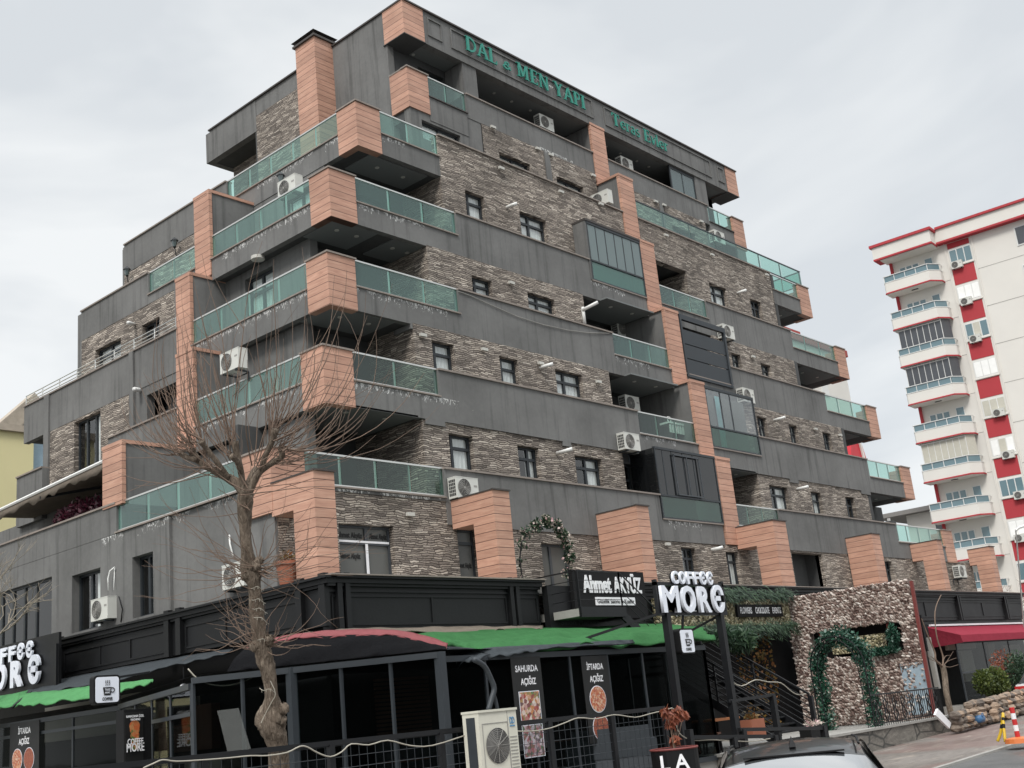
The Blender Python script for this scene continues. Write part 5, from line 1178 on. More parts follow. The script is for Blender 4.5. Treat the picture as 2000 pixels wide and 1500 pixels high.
# flower arch on the first floor terrace
FA = thing('flower_arch', 'flower garland arch with cream roses beside the salon door', 'arch', (24.3, 20.3, 4.5))
fp = [on(x, y, Y=20.3) for x, y in ((1020, 1128), (1015, 1095), (1018, 1062), (1030, 1040), (1048, 1026), (1068, 1018), (1088, 1028), (1100, 1045), (1107, 1065), (1112, 1090), (1110, 1120))]
MB().tube(fp, .02, 5).build('frame', MAT['black_steel'], FA); m = MB(); fl = MB()
for i, p in enumerate(fp):
    k = (15, 12, 20, 60, 130, 170, 150, 110, 90, 120, 60)[i]; leaves(m, rnd, p, k, (.2, .16, .2), .06); leaves(fl, rnd, p, k//2, (.24, .2, .2), .075, elong=1)
m.build('garland', MAT['leaf_green'], FA); fl.build('flowers', MAT['petal'], FA)['kind'] = 'stuff'
pot_ = thing('clay_pot', 'terracotta pot between the corner portal and the tree', 'pot', on(562, 1142, Y=20.6)); p = on(562, 1142, Y=20.6); simple('terracotta', rgb(.33, .12, .07), .8)
MB().tube([p, p+Vector((0, 0, .42)), p+Vector((0, 0, .43)), p+Vector((0, 0, .5))], [.17, .24, .28, .28], 16).build('pot', MAT['terracotta'], pot_)
leaves(MB(), rnd, p+Vector((0, 0, .6)), 60, (.15, .15, .15), .06).build('dry_plant', MAT['leaf_autumn'], pot_)
# ================================================================== street fence with mesh, cable, old condenser
FE = thing('mesh_fence', 'black street fence with square wire mesh in front of the corner cafe', 'fence', (12.5, 13, .2))
m = MB(); m.bar((6.5, 13, 1.52), (18.55, 13, 1.50), .05, .07); m.bar((6.5, 13, .30), (18.55, 13, .30), .05); m.build('rail', MAT['black_steel'], FE)
for x in (6.6, 8.6, 10.6, 12.7, 15.2, 16.9, 18.5): MB().box(x-.045, x+.045, 12.96, 13.04, -.4, 1.5).build('post', MAT['black_steel'], FE)
m = MB()
for i in range(80): m.tube([(6.6+i*.15, 13, .32), (6.6+i*.15, 13, 1.5)], .005, 3, False)
for i in range(8): m.tube([(6.6, 13, .42+i*.15), (18.5, 13, .42+i*.15)], .005, 3, False)
m.build('wire_mesh', MAT['steel_grey'], FE)
MB().box(6.5, 18.6, 12.92, 13.1, -.6, .26).build('footing', MAT['concrete'], FE)
F2 = thing('low_fence', 'low black fence of thick rails beside the parked car', 'fence', (19.6, 12.8, 0))
def pb(a, b, w, Y1, Y2, par, mt='black_steel'): MB().bar(on(*a, Y=Y1), on(*b, Y=Y2), w).build('rail', MAT[mt], par)
pb((1350, 1440), (1512, 1438), .07, 12.9, 12.7, F2); pb((1444, 1425), (1612, 1422), .07, 13.2, 13.2, F2); pb((1422, 1370), (1512, 1357), .06, 13.4, 13.4, F2)
for (x, yt, yb, Y_) in ((1345, 1425, 1520, 12.9), (1428, 1368, 1450, 13.4), (1508, 1358, 1440, 13.4), (1512, 1436, 1455, 12.7), (1450, 1424, 1460, 13.2), (1607, 1418, 1440, 13.2), (1432, 1440, 1460, 12.8)):
    a = on(x, yt, Y=Y_); b = on(x+3, yb, Y=Y_); MB().box(a.x-.06, a.x+.06, Y_-.06, Y_+.06, b.z, a.z).build('post', MAT['black_steel'], F2)
cb = [(280, 1500), (300, 1491), (318, 1484), (345, 1487), (400, 1484), (450, 1480), (490, 1476), (520, 1476), (560, 1470), (585, 1458), (600, 1459), (620, 1470), (645, 1478), (668, 1468), (686, 1453), (720, 1455), (757, 1446), (800, 1456), (845, 1456), (915, 1434)]
cb2 = [(1008, 1428), (1040, 1428), (1075, 1422), (1105, 1411), (1130, 1402), (1165, 1404), (1200, 1396), (1240, 1401), (1270, 1394), (1300, 1387), (1316, 1385), (1322, 1420), (1332, 1437), (1355, 1446), (1390, 1445), (1430, 1447), (1470, 1448), (1512, 1441)]
def smooth(pts, k=3):
    out_ = []
    for i in range(len(pts)-1):
        p0, p1, p2, p3 = pts[max(i-1, 0)], pts[i], pts[i+1], pts[min(i+2, len(pts)-1)]
        for j in range(k): t_ = j/k; out_.append(.5*((2*p1)+(p2-p0)*t_+(2*p0-5*p1+4*p2-p3)*t_*t_+(3*p1-p0-3*p2+p3)*t_**3))
    return out_+[pts[-1]]
simple('cable', rgb(.36, .335, .28), .6)
tag(MB().tube(smooth([on(x, y, Y=12.93) for x, y in cb]), .010, 6).build('light_cable', MAT['cable'], smooth=True), 'pale light cable looping along the fence left of the old condenser', 'cable', 'cables')
tag(MB().tube(smooth([on(x, y, Y=12.93) for x, y in cb2]), .010, 6).build('light_cable', MAT['cable'], smooth=True), 'pale light cable looping along the fence right of the old condenser', 'cable', 'cables')
tag(MB().tube(smooth([on(x, y, Y=15.0) for x, y in ((1422, 1290), (1425, 1325), (1448, 1340), (1475, 1328), (1500, 1332), (1525, 1334), (1545, 1350), (1560, 1357), (1582, 1353))]), .014, 6).build('light_cable', MAT['cable'], smooth=True), 'pale cable along the outside stair railing', 'cable', 'cables')
tag(MB().tube(smooth([on(x, y, D=19.6) for x, y in ((367, 1306), (385, 1325), (410, 1336), (440, 1339), (470, 1333), (500, 1320))]), .012, 5).build('light_cable', MAT['cable'], smooth=True), 'slack cable hanging left of the tree trunk', 'cable', 'cables')
OC = thing('old_condenser', 'large yellowed air conditioner condenser standing at the fence with an oval fan grille', 'air conditioner', (13.9, 12.75, .7), 'outdoor air conditioner units')
x0, x1, y0, y1, z0, z1 = 13.13, 13.98, 12.6, 12.94, .62, 1.74
MB().box(x0, x1, y0, y1, z0, z1).build('housing', MAT['ac_old'], OC); MB().box(x0-.012, x1+.012, y0-.02, y1+.01, z1-.02, z1+.015).build('top_cover', MAT['ac_old'], OC)
MB().box(x0-.008, x0+.002, y0+.08, y1-.08, z0+.05, z1-.08).build('side_panel', MAT['steel_grey'], OC)
cx, cz = x0+.37, z0+.60
m = MB()
for k in range(36):
    a = 2*math.pi*k/36
    m.v.append((cx+.26*math.cos(a), y0-.006, cz+.26*math.sin(a)))
m.f.append(tuple(range(36))); m.build('fan_opening', MAT['ac_dark'], OC)
m = MB()
for k in range(1, 11): m.ring((cx, y0-.014, cz), (0, 1, 0),   .026*k, .0035, 30, 3)
for k in range(12): a = k*math.pi/6; m.tube([(cx, y0-.016, cz), (cx+.26*math.cos(a), y0-.016, cz+.26*math.sin(a))], .004, 3)
for q in ((cx-.31, cx-.30, cz-.36, cz+.34), (cx+.25, cx+.26, cz-.36, cz+.34)): m.box(q[0], q[1], y0-.008, y0+.001, q[2], q[3])
m.box(cx-.30, cx+.25, y0-.008, y0+.001, cz+.33, cz+.34); m.box(cx-.30, cx+.25, y0-.008, y0+.001, cz-.36, cz-.35); m.build('fan_grille', MAT['ac_grille'], OC)
m = MB()
for i in range(12): m.box(x1-.19, x1-.03, y0-.008, y0+.001, z0+.15+i*.05, z0+.162+i*.05)
m.box(x1-.215, x1-.21, y0-.006, y0+.001, z0+.02, z1-.03); m.build('panel_ribs', MAT['ac_grille'], OC)
simple('logo_blue', rgb(.06, .22, .42), .5)
for k in (0, .05): text_at('D', (x1-.17+k*1.1, y0-.009, z1-.22), (1, 0, 0), .1, MAT['logo_blue'], .002, .004, 'emblem', OC, .055)
MB().box(x1-.17, x1-.06, y0-.01, y0, z1-.26, z1-.245).build('emblem', MAT['logo_blue'], OC)
tag(MB().tube(smooth([on(x, y, Y=13.1) for x, y in ((925, 1288), (945, 1300), (958, 1325), (965, 1345), (960, 1365), (953, 1390))]), .045, 7).build('hose', MAT['steel_grey'], smooth=True), 'thick grey hose rising behind the old condenser to the green awning', 'hose')
MB().tube(smooth([on(x, y, Y=13.12) for x, y in ((962, 1350), (968, 1368), (972, 1388))]), .03, 6).build('hose_branch', MAT['steel_grey'], bpy.data.objects['hose.001'] if 'hose.001' in bpy.data.objects else None, smooth=True)
# barrel pot with dried plant
BP = thing('barrel_planter', 'black barrel planter painted with white letters and holding a dried red plant', 'planter', (18.1, 12.6, -.4))
c = on(1316, 1462, Y=12.5)
MB().tube([(c.x, c.y, -.45), (c.x, c.y, -.2), (c.x, c.y, .3), (c.x, c.y, c.z)], [.36, .40, .42, .42], 24).build('barrel', MAT['black'], BP, smooth=False)
MB().ring((c.x, c.y, c.z), (0, 0, 1), .42, .02, 28, 5).build('rim', MAT['red_brown'], BP); MB().ring((c.x, c.y, .42), (0, 0, 1), .43, .012, 28, 5).build('hoop', MAT['steel_grey'], BP)
bd_ = Vector((-c.x, -c.y, 0)).normalized(); bu_ = Vector((-bd_.y, bd_.x, 0))
for tx, dz in (('L A', -.33), ('V I E', -.68)): text_at(tx, Vector((c.x, c.y, c.z+dz))+bd_*.44-bu_*.26, bu_, .24, MAT['white_paint'], .003, .02, 'lettering', BP, .50)
m = MB(); s = MB(); 
for (px, py), k in (((1300, 1392), 60), ((1316, 1404), 90), ((1334, 1396), 70), ((1325, 1390), 60), ((1318, 1448), 30), ((1310, 1412), 50)):
    leaves(m, rnd, on(px, py, Y=12.5), k, (.085, .09, .085), .05, droop=1.2, elong=3.2)
    s.tube([(c.x, c.y, c.z-.05), tuple(Vector((c.x, c.y, c.z)).lerp(on(px, py, Y=12.5), .5)+Vector((.04, 0, 0))), tuple(on(px, py, Y=12.5))], .01, 4)
m.build('dry_leaves', MAT['leaf_rust'], BP); s.build('stem', MAT['twig'], BP)
# flower boxes by the low fence
for (px, py, w_, mt, lab) in ((1470, 1418, .55, 'terracotta', 'terracotta trough with dried flowers behind the low fence'), (1590, 1430, .85, 'black', 'black wooden trough topped with white pebbles by the stair foot')):
    p = on(px, py, Y=14.0); r = thing('flower_trough', lab, 'planter', (p.x, p.y, p.z-.2)); MB().box(p.x-w_/2, p.x+w_/2, p.y-.15, p.y+.15, p.z-.22, p.z+.14).build('trough', MAT[mt], r)
    leaves(MB(), rnd, p+Vector((0, 0, .19)), 90, (w_*.45, .12, .07), .05).build('dry_plant', MAT['leaf_autumn' if mt != 'black' else 'petal'], r)

# posters
def poster(name, lab, org, ud, w, h, lines, kind):
    """flat poster: org = lower left corner, ud = direction of its width"""
    u = Vector(ud).normalized(); n_ = Vector((u.y, -u.x, 0)); o = Vector(org); r = thing(name, lab, 'poster', o)
    m = MB(); z = Vector((0, 0, 1)); a, b = o, o+u*w; m.quad(a, b, b+z*h, a+z*h); m.quad(a-n_*.01, a-n_*.01+z*h, b-n_*.01+z*h, b-n_*.01); m.quad(a, a+z*h, a-n_*.01+z*h, a-n_*.01); m.quad(b, b-n_*.01, b-n_*.01+z*h, b+z*h); m.build('sheet', MAT['text_dark'], r)
    for tx, x, zz, hh, ww in lines: text_at(tx, o+u*x+z*zz+n_*.004, ud, hh, MAT['white_paint'], .001, .02, 'lettering', r, ww)
    for k in kind:
        c_ = o+u*k[1]+z*k[2]+n_*.006
        if k[0] == 'disc': MB().disc(c_, n_, k[3]*1.06, 28, .003).build('plate_rim', MAT['sign_white'], r); MB().disc(c_+n_*.004, n_, k[3], 28, .004).build('pizza', MAT[k[4]], r)
        else:
            q = k[3]; 
            for g, mt in ((1.05, 'sign_white'), (1.0, k[4])):
                m = MB(); d_ = n_*(.002 if g == 1 else 0); m.quad(c_-u*q*g-z*q*g+d_, c_+u*q*g-z*q*g+d_, c_+u*q*g+z*q*g+d_, c_-u*q*g+z*q*g+d_); m.build('picture' if g == 1 else 'picture_border', MAT[mt], r)
    return r
def food(name, stops, sc):
    m_, t, o = new_mat(name); n = N(t); pos = n('ShaderNodeNewGeometry').outputs['Position']
    v = n('ShaderNodeTexVoronoi', {0: pos, 'Scale': sc}); s_ = n('ShaderNodeSeparateColor', {0: v.outputs['Color']})
    c = n.ramp(s_.outputs[0], stops); c = n('ShaderNodeMixRGB', {0: 1.0, 1: c, 2: n.math('MULTIPLY_ADD', n.noise(pos, 60, 4), 1.2, .4)}, blend_type='MULTIPLY').outputs[0]
    t.links.new(n('ShaderNodeBsdfPrincipled', {'Base Color': c, 'Roughness': .5}).outputs[0], o.inputs[0]); MAT[name] = m_
food('pizza', [(0, (.35, .06, .03)), (.4, (.5, .18, .08)), (.7, (.6, .45, .32)), (1, (.3, .03, .02))], 32); food('lahmacun', [(0, (.2, .04, .02)), (.6, (.28, .07, .04)), (1, (.36, .16, .08))], 45)
food('breakfast', [(0, (.05, .18, .06)), (.25, (.5, .2, .08)), (.5, (.6, .55, .5)), (.75, (.3, .04, .03)), (1, (.1, .08, .08))], 16); food('platter', [(0, (.08, .05, .06)), (.3, (.45, .42, .45)), (.6, (.25, .08, .09)), (1, (.06, .12, .06))], 18)
food('burger', [(0, (.4, .08, .02)), (.5, (.45, .2, .08)), (1, (.06, .12, .03))], 14)
pA = on(1012, 1432, Y=14.38); pB = on(1003, 1284, Y=14.38)
poster('poster', 'black poster SAHURDA AÇIĞIZ with two square food pictures on the cafe glass', (pA.x-.02, 14.38, pB.z-1.62), (1, 0, 0), .82, 1.62,
       [('SAHURDA', .10, 1.36, .11, .62), ('AÇIĞIZ', .22, 1.13, .11, .42)], [('sq', .41, .73, .27, 'breakfast'), ('sq', .41, .15, .27, 'platter')])
pA = on(1134, 1282, Y=14.38)
poster('poster', 'black poster İFTARDA AÇIĞIZ with two round pizzas beside the old condenser', (pA.x, 14.38, pA.z-1.62), (1, 0, 0), .82, 1.62,
       [('İFTARDA', .14, 1.36, .11, .52), ('AÇIĞIZ', .20, 1.13, .11, .42)], [('disc', .38, .80, .24, 'pizza'), ('disc', .38, .27, .24, 'lahmacun')])
pA = on(20, 1412, X=13.42); pB = on(80, 1500, X=13.42)
poster('poster', 'black poster İFTARDA AÇIĞIZ with two pizzas side by side at the left edge', (13.42, pA.y, pA.z-1.15), (0, -1, 0), 1.45, 1.12,
       [('İFTARDA', .42, .86, .13, .62), ('AÇIĞIZ', .46, .62, .13, .52)], [('disc', .40, .28, .24, 'pizza'), ('disc', .98, .28, .24, 'lahmacun')])
# burger banner box
p = on(243, 1392, Y=20.0); q = on(281, 1384, Y=20.0); b = on(246, 1498, Y=20.0)
BB = thing('banner_box', 'tall black banner box with a burger picture and COFFEE MORE lettering', 'sign', (p.x, 20, b.z-.4))
MB().box(p.x, q.x+.16, 20.02, 20.3, b.z-.5, p.z+.05).build('housing', MAT['black'], BB); MB().box(p.x+.01, q.x-.02, 20.0, 20.02, b.z-.4, p.z).build('face', MAT['text_dark'], BB)
w_ = q.x-p.x; cx = p.x+w_/2; h_ = p.z-b.z
m = MB(); 
for k, (zz, rr) in enumerate(((.74, .13), (.67, .12), (.62, .09), (.56, .11), (.47, .09), (.38, .10))): m.tube([(cx, 19.995-.002*k, b.z+h_*zz), (cx, 19.985-.002*k, b.z+h_*zz)], rr*w_/.5, 16)
m.build('burger_picture', MAT['burger'], BB)
for tx, zz, hh, ww in (('RAMAZANA ÖZEL', .90, .04, .9), ('YENİ MENÜ', .84, .035, .5), ('COFFEE', .40, .10, .8), ('MORE', .27, .14, .9)): text_at(tx, (p.x+w_*(1-ww)/2, 19.965, b.z+h_*zz), (1, 0, 0), hh, MAT['white_paint'], .001, .02, 'lettering', BB, w_*ww)
# leaning glass sheet in front of the corner glazing
q = [on(x, y, D=18.9) for x, y in ((424, 1388), (466, 1383), (492, 1470), (446, 1476))]
m = MB(); m.quad(q[3], q[2], q[1], q[0]); n_ = Vector((.02, .02, 0)); m.quad(*[v+n_ for v in q]); 
for i in range(4): m.quad(q[i], q[(i+1) % 4], q[(i+1) % 4]+n_, q[i]+n_)
glass('sheet_glass', rgb(.7, .75, .75), rgb(.16, .17, .17), .1, .22); tag(m.build('glass_sheet', MAT['sheet_glass']), 'leaning frosted glass sheet left of the tree trunk', 'glass sheet')
gl_ = thing('globe_lamp', 'white globe lamp under the left awning', 'lamp', on(359, 1343, D=20.5)); p = on(359, 1343, D=20.5)
m = MB(); m.tube([p+Vector((0, 0, math.cos(math.pi*(1-k/8))*.075)) for k in range(9)], [max(.002, .075*math.sin(math.pi*k/8)) for k in range(9)], 14); m.build('globe', MAT['white_paint'], gl_, smooth=True); MB().tube([p, p+Vector((0, 0, .35))], .01, 5).build('cord', MAT['black'], gl_)

# ================================================================== the parked car (seen over its roof from behind)
def carpaint():
    m_, t, o = new_mat('car_paint'); n = N(t); b = n('ShaderNodeBsdfPrincipled', {'Base Color': rgb(.010, .0105, .011), 'Metallic': .0, 'Roughness': .3, 'Specular IOR Level': .4, 'Coat Weight': .5, 'Coat Roughness': .04})
    pos = n('ShaderNodeTexCoord').outputs['Object']; t.links.new(n('ShaderNodeBump', {'Height': n.noise(pos, 5, 3), 'Strength': .03}).outputs[0], b.inputs['Normal']); t.links.new(b.outputs[0], o.inputs[0]); MAT['car_paint'] = m_
carpaint(); glass('car_glass', rgb(.1, .11, .11), rgb(.06, .065, .07), .30, .85, rough=.05)
CA = bpy.data.objects.new('parked_car', None); COL.objects.link(CA)
# stations along the car: x (0 = rear bumper), half width, heights of sill, belt, roof
def loft(st, name, mat, cap=True):
    m = MB(); k = len(st[0])
    for s_ in st: m.v += [tuple(v) for v in s_]
    for i in range(len(st)-1):
        for j in range(k-1): a = i*k+j; m.f.append((a, a+1, a+k+1, a+k))
    if cap: m.f.append(tuple(range(k))[::-1]); m.f.append(tuple(range((len(st)-1)*k, len(st)*k)))
    o = m.build(name, mat, CA, smooth=True); return o
def ring_body(x, w, z0, z1): return [(x, -w*.97, z0), (x, -w, z0+.25), (x, -w, (z0+z1)*.55), (x, -w*.96, z1), (x, 0, z1+.02), (x, w*.96, z1), (x, w, (z0+z1)*.55), (x, w, z0+.25), (x, w*.97, z0)]
loft([ring_body(*s_) for s_ in ((0, .78, .35, .78), (.08, .86, .25, .9), (.5, .91, .2, .95), (1.5, .92, .2, .95), (2.6, .92, .2, .93), (3.3, .91, .2, .9), (3.9, .88, .22, .8), (4.25, .8, .25, .68), (4.35, .7, .35, .6))], 'body', MAT['car_paint'])
def ring_top(x, wb, zb, wt, zt):
    c_ = []; 
    for k in range(15):
        t_ = k/14; a = (t_-.5)*2
        if abs(a) > .72: s_ = (1-abs(a))/.28; w = wb+(wt-wb)*s_; z = zb+(zt-.07-zb)*s_
        else: w = wt*abs(a)/.72*1.0; z = zt-.07*(abs(a)/.72)**2.2
        c_.append((x, math.copysign(w, a) if abs(a) > 1e-6 else 0, z))
    return c_
loft([ring_top(*s_) for s_ in ((.22, .82, .9, .78, .93), (.34, .83, .92, .72, 1.09), (.45, .84, .93, .68, 1.22), (.62, .86, .94, .64, 1.37))][::-1], 'rear_window', MAT['car_glass'], False)
loft([ring_top(*s_) for s_ in ((.621, .86, .94, .642, 1.372), (.66, .86, .94, .64, 1.385), (.85, .87, .94, .62, 1.44), (1.3, .88, .94, .63, 1.49), (1.9, .88, .94, .63, 1.49), (2.4, .88, .93, .62, 1.44), (2.75, .86, .92, .62, 1.30), (3.3, .82, .9, .74, .93))], 'roof', MAT['car_paint'])
m = MB(); rw = [(.235, .70, .945), (.34, .665, 1.08), (.46, .63, 1.235), (.60, .585, 1.35), (.70, .56, 1.39)]
for i in range(len(rw)-1):
    for j in range(8):
        def P_(i_, j_): x, w, z = rw[i_]; a = -1+j_/4; return (x-.014, w*a, z+.055*(1-abs(a)**2.2)*.6+.012-.0)
        m.quad(P_(i, j+1), P_(i, j), P_(i+1, j), P_(i+1, j+1))
for s_ in (-1, 1):
    m = MB(); m.poly([(.75, s_*.868, .98), (2.9, s_*.862, .96), (2.4, s_*.66, 1.37), (1.9, s_*.675, 1.42), (1.2, s_*.675, 1.42), (.85, s_*.675, 1.38)][::s_]); m.build('side_window', MAT['car_glass'], CA)
    MB().tube([(.75, s_*.60, 1.425), (1.3, s_*.61, 1.475), (2.2, s_*.61, 1.46)], .012, 6).build('roof_rail', MAT['black'], CA)
    MB().box(-.01, .12, s_*.5-.22 if s_ > 0 else -.84, .84 if s_ > 0 else -.28, .68, .86).build('tail_light', MAT['red_brown'], CA)
m = MB(); m.v += [(.80, -.03, 1.445), (.80, .03, 1.445), (1.02, .03, 1.47), (1.02, -.03, 1.47), (.90, 0, 1.56)]; m.f += [(0, 1, 4), (1, 2, 4), (2, 3, 4), (3, 0, 4), (3, 2, 1, 0)]; m.build('shark_fin_antenna', MAT['black'], CA)
MB().box(.60, .68, -.46, .46, 1.37, 1.385).build('spoiler', MAT['black'], CA)
for x in (.8, 3.5):
    for s_ in (-1, 1):
        w_ = MB().tube([(x, s_*.72, .33), (x, s_*.93, .33)], .33, 22).build('wheel', MAT['black'], CA); MB().tube([(x, s_*.86, .33), (x, s_*.94, .33)], .21, 16).build('rim', MAT['metal'], w_)
MB().box(-.03, .1, -.82, .82, .3, .5).build('bumper', MAT['black'], CA)
az = math.radians(29.3); rp = on(1550, 1475, Z=.92)
CA.rotation_euler = (0, 0, az); CA.scale = (1.0, 1.16, 1.0); CA.location = (rp.x-.62*math.cos(az), rp.y-.62*math.sin(az), .92-1.37-.0)
tag(CA, 'black parked car seen from behind over its glossy roof at the bottom of the street', 'car')

# sofas behind the dark glass
for (px, py, D_, lab) in ((575, 1452, 21.5, 'grey padded sofa behind the corner glass beside the tree trunk'), (1190, 1440, 22.5, 'grey sofa behind the cafe glass right of the round pizza poster')):
    p = on(px, py, D=D_); r = thing('sofa', lab, 'sofa', (p.x, p.y, .34)); u = Vector((RT.x, RT.y, 0)).normalized(); f_ = Vector((FW.x, FW.y, 0)).normalized(); b0 = Vector((p.x, p.y, 0))
    MB().bar(b0-u*.75+Vector((0, 0, .6)), b0+u*.75+Vector((0, 0, .6)), .75, .3).build('seat', MAT['frame_grey'], r); MB().bar(b0-u*.75-f_*.3+Vector((0, 0, .95)), b0+u*.75-f_*.3+Vector((0, 0, .95)), .18, .55).build('backrest', MAT['steel_grey'], r)
    for s_ in (-1, 1): MB().bar(b0+u*.8*s_-f_*.35+Vector((0, 0, .72)), b0+u*.8*s_+f_*.35+Vector((0, 0, .72)), .16, .5).build('armrest', MAT['steel_grey'], r)
# ================================================================== the pollarded tree at the kerb
TR = thing('pollarded_tree', 'tall bare pollarded tree with knobbly trunk and sprays of thin twigs', 'tree', on(545, 1500, D=17.0)-Vector((0, 0, 1.4)))
rt = random.Random(12); TD = 17.0
def tp(px, py, dd=0): return on(px, py, D=TD+dd)
trunk = [((548, 1620), .15), ((546, 1500), .14), ((542, 1455), .145), ((536, 1430), .19), ((528, 1408), .20), ((530, 1388), .165), ((531, 1370), .125), ((529, 1345), .10), ((524, 1310), .10), ((517, 1290), .12), ((513, 1270), .125), ((508, 1245), .11), ((503, 1215), .10), ((500, 1180), .095), ((497, 1150), .10), ((493, 1128), .125), ((489, 1112), .13), ((484, 1085), .10), ((480, 1050), .085), ((479, 1020), .085), ((478, 990), .10), ((480, 965), .11)]
def barky(pts, rs, k=14, seed=0, amp=.12):
    P_ = smooth([Vector(p) for p in pts], 3); R_ = [v.x for v in smooth([Vector((r_, 0, 0)) for r_ in rs], 3)]
    m = MB().tube(P_, R_, k); r_ = random.Random(seed)
    ph = [r_.uniform(0, 6.28) for _ in range(k)]
    for i in range(len(P_)):
        for j in range(k):
            v = Vector(m.v[i*k+j]); c = P_[i]; f_ = 1+amp*math.sin(ph[j]+i*.55)+r_.gauss(0, amp*.45); m.v[i*k+j] = tuple(c+(v-c)*f_)
    return m
barky([tp(*p) for p, _ in trunk], [r for _, r in trunk], 18, 1).build('trunk', MAT['bark'], TR, smooth=True)
for (px, py), r_ in (((535, 1400), .14), ((554, 1384), .085), ((519, 1412), .12), ((548, 1408), .09), ((546, 1430), .08), ((500, 1262), .09), ((525, 1250), .08), ((482, 1125), .08), ((500, 1105), .09), ((506, 1095), .06)):
    c = tp(px, py, -.05); m = MB().tube([c+Vector((0, 0, math.cos(math.pi*(1-k/6))*r_)) for k in range(7)], [max(.01, r_*math.sin(math.pi*k/6)*rt.uniform(.85, 1.15)) for k in range(7)], 12); m.v = [tuple(Vector(v)+Vector((rt.gauss(0, .012), rt.gauss(0, .012), rt.gauss(0, .012)))) for v in m.v]; m.build('burl', MAT['bark'], TR, smooth=True)
limbs = [([(480, 968), (468, 948), (447, 935), (428, 925), (408, 912), (388, 900), (372, 878)], [.085, .075, .065, .06, .055, .05, .06], .1),
         ([(445, 934), (432, 915), (418, 895), (400, 872), (393, 862)], [.05, .045, .04, .04, .05], -.25), ([(385, 898), (365, 893), (352, 885)], [.045, .04, .045], .2),
         ([(480, 968), (474, 945), (470, 920), (464, 890), (458, 862)], [.07, .055, .045, .045, .06], .0), ([(470, 925), (466, 905), (452, 890)], [.04, .04, .045], -.3),
         ([(482, 965), (494, 945), (505, 925), (520, 912), (535, 902), (550, 892), (550, 872)], [.07, .055, .05, .045, .045, .045, .055], .15),
         ([(512, 917), (516, 895), (524, 880), (531, 865), (538, 838)], [.045, .04, .04, .04, .055], -.2), ([(480, 960), (490, 930), (500, 915)], [.05, .04, .045], .3)]
for pts, rs, dd in limbs: barky([tp(p[0], p[1], dd*i/(len(pts)-1)) for i, p in enumerate(pts)], rs, 9, int(rs[0]*1000), .08).build('branch', MAT['bark'], TR, smooth=True)
def twig(m, start, ang, length, bend, w0=.0085, dfw=0, crook=.07):
    """ang in degrees in the picture-facing plane of the tree (90 = up); bend turns it towards the sky"""
    pts = [Vector(start)]; a = math.radians(ang); fw = dfw; n_ = 9; st = length/n_
    gap = math.radians(90)-a
    for i in range(n_):
        a += gap*bend/n_*(1.7-1.4*i/n_)+rt.gauss(0, crook); d = Vector(RT).normalized()*math.cos(a)+Vector((0, 0, 1))*math.sin(a)+Vector((FW.x, FW.y, 0)).normalized()*fw
        fw *= .93; pts.append(pts[-1]+d.normalized()*st)
    e = pts[-1]-Vector((0, 0, EYE)); ex = 1000+F*e.dot(RT)/e.dot(FW); ey = 750-F*e.dot(UP)/e.dot(FW)
    if (ex < 300 and ey < 1080-1.3*ex+0) or ey < 470: return       # no shoot reaches the open sky left of the building
    m.tube(pts, [w0*(1-.75*i/n_) for i in range(n_+1)], 4, False)
    if rt.random() < .35 and length > 1:
        k = rt.randint(3, 6); p = pts[k]; d = (pts[k+1]-pts[k]).normalized(); sd_ = d.cross(Vector((FW.x, FW.y, 0))).normalized()*rt.choice((-1, 1))
        m.tube([p, p+(d+sd_*.7)*length*.12, p+(d*1.4+sd_*.9)*length*.2], [w0*.6, w0*.4, w0*.2], 3, False)
crown = MB()
hubs = [((372, 876), 38, (95, 215), (.8, 1.9), .62), ((393, 862), 30, (75, 190), (1.2, 2.7), .7), ((352, 885), 22, (110, 215), (.6, 1.5), .55), ((458, 862), 26, (50, 135), (1.3, 2.7), .8), ((452, 890), 16, (60, 190), (.9, 1.9), .7),
        ((538, 838), 26, (-5, 100), (1.0, 2.5), .6), ((530, 862), 20, (-10, 110), (.9, 2.3), .6), ((550, 876), 30, (-45, 60), (1.0, 2.6), .62), ((500, 915), 14, (-10, 120), (.7, 1.9), .6), ((425, 922), 18, (120, 235), (.6, 1.7), .35), ((405, 905), 14, (70, 230), (.8, 2.0), .5),
        ((540, 900), 16, (-60, 40), (.7, 1.8), .4), ((480, 960), 14, (-40, 220), (.5, 1.3), .3), ((478, 1000), 8, (-50, 230), (.4, 1.1), .2)]
for (px, py), n_, (a0, a1), (l0, l1), bd in hubs:
    for _ in range(int(n_*.72)):
        twig(crown, tp(px+rt.gauss(0, 6), py+rt.gauss(0, 6), rt.gauss(0, .12)), rt.uniform(a0, a1), 1.22*rt.uniform(l0, l1)*(1 if rt.random() > .3 else .6), min(1, bd*1.35)*rt.uniform(.75, 1.15), rt.uniform(.0065, .0115), rt.gauss(0, .38))
low = [((500, 1105), 26, (-30, 200), (.6, 2.1), .3), ((488, 1118), 14, (140, 230), (.7, 2.0), .25), ((508, 1118), 18, (-50, 30), (.6, 2.1), .45), ((500, 1150), 12, (-110, 290), (.3, 1.0), .1), ((515, 1270), 26, (-20, 200), (.2, .9), .45), ((505, 1235), 7, (100, 200), (.4, 1.2), .5), ((500, 1258), 10, (130, 220), (.4, 1.4), .5), ((528, 1258), 10, (-40, 60), (.3, 1.3), .45), ((510, 1215), 10, (-60, 240), (.3, .8), .2)]
for (px, py), n_, (a0, a1), (l0, l1), bd in low:
    for _ in range(n_): twig(crown, tp(px+rt.gauss(0, 4), py+rt.gauss(0, 5), rt.uniform(-.1, .1)), rt.uniform(a0, a1), rt.uniform(l0, l1), bd, rt.uniform(.005, .009), rt.gauss(0, .5), .2)
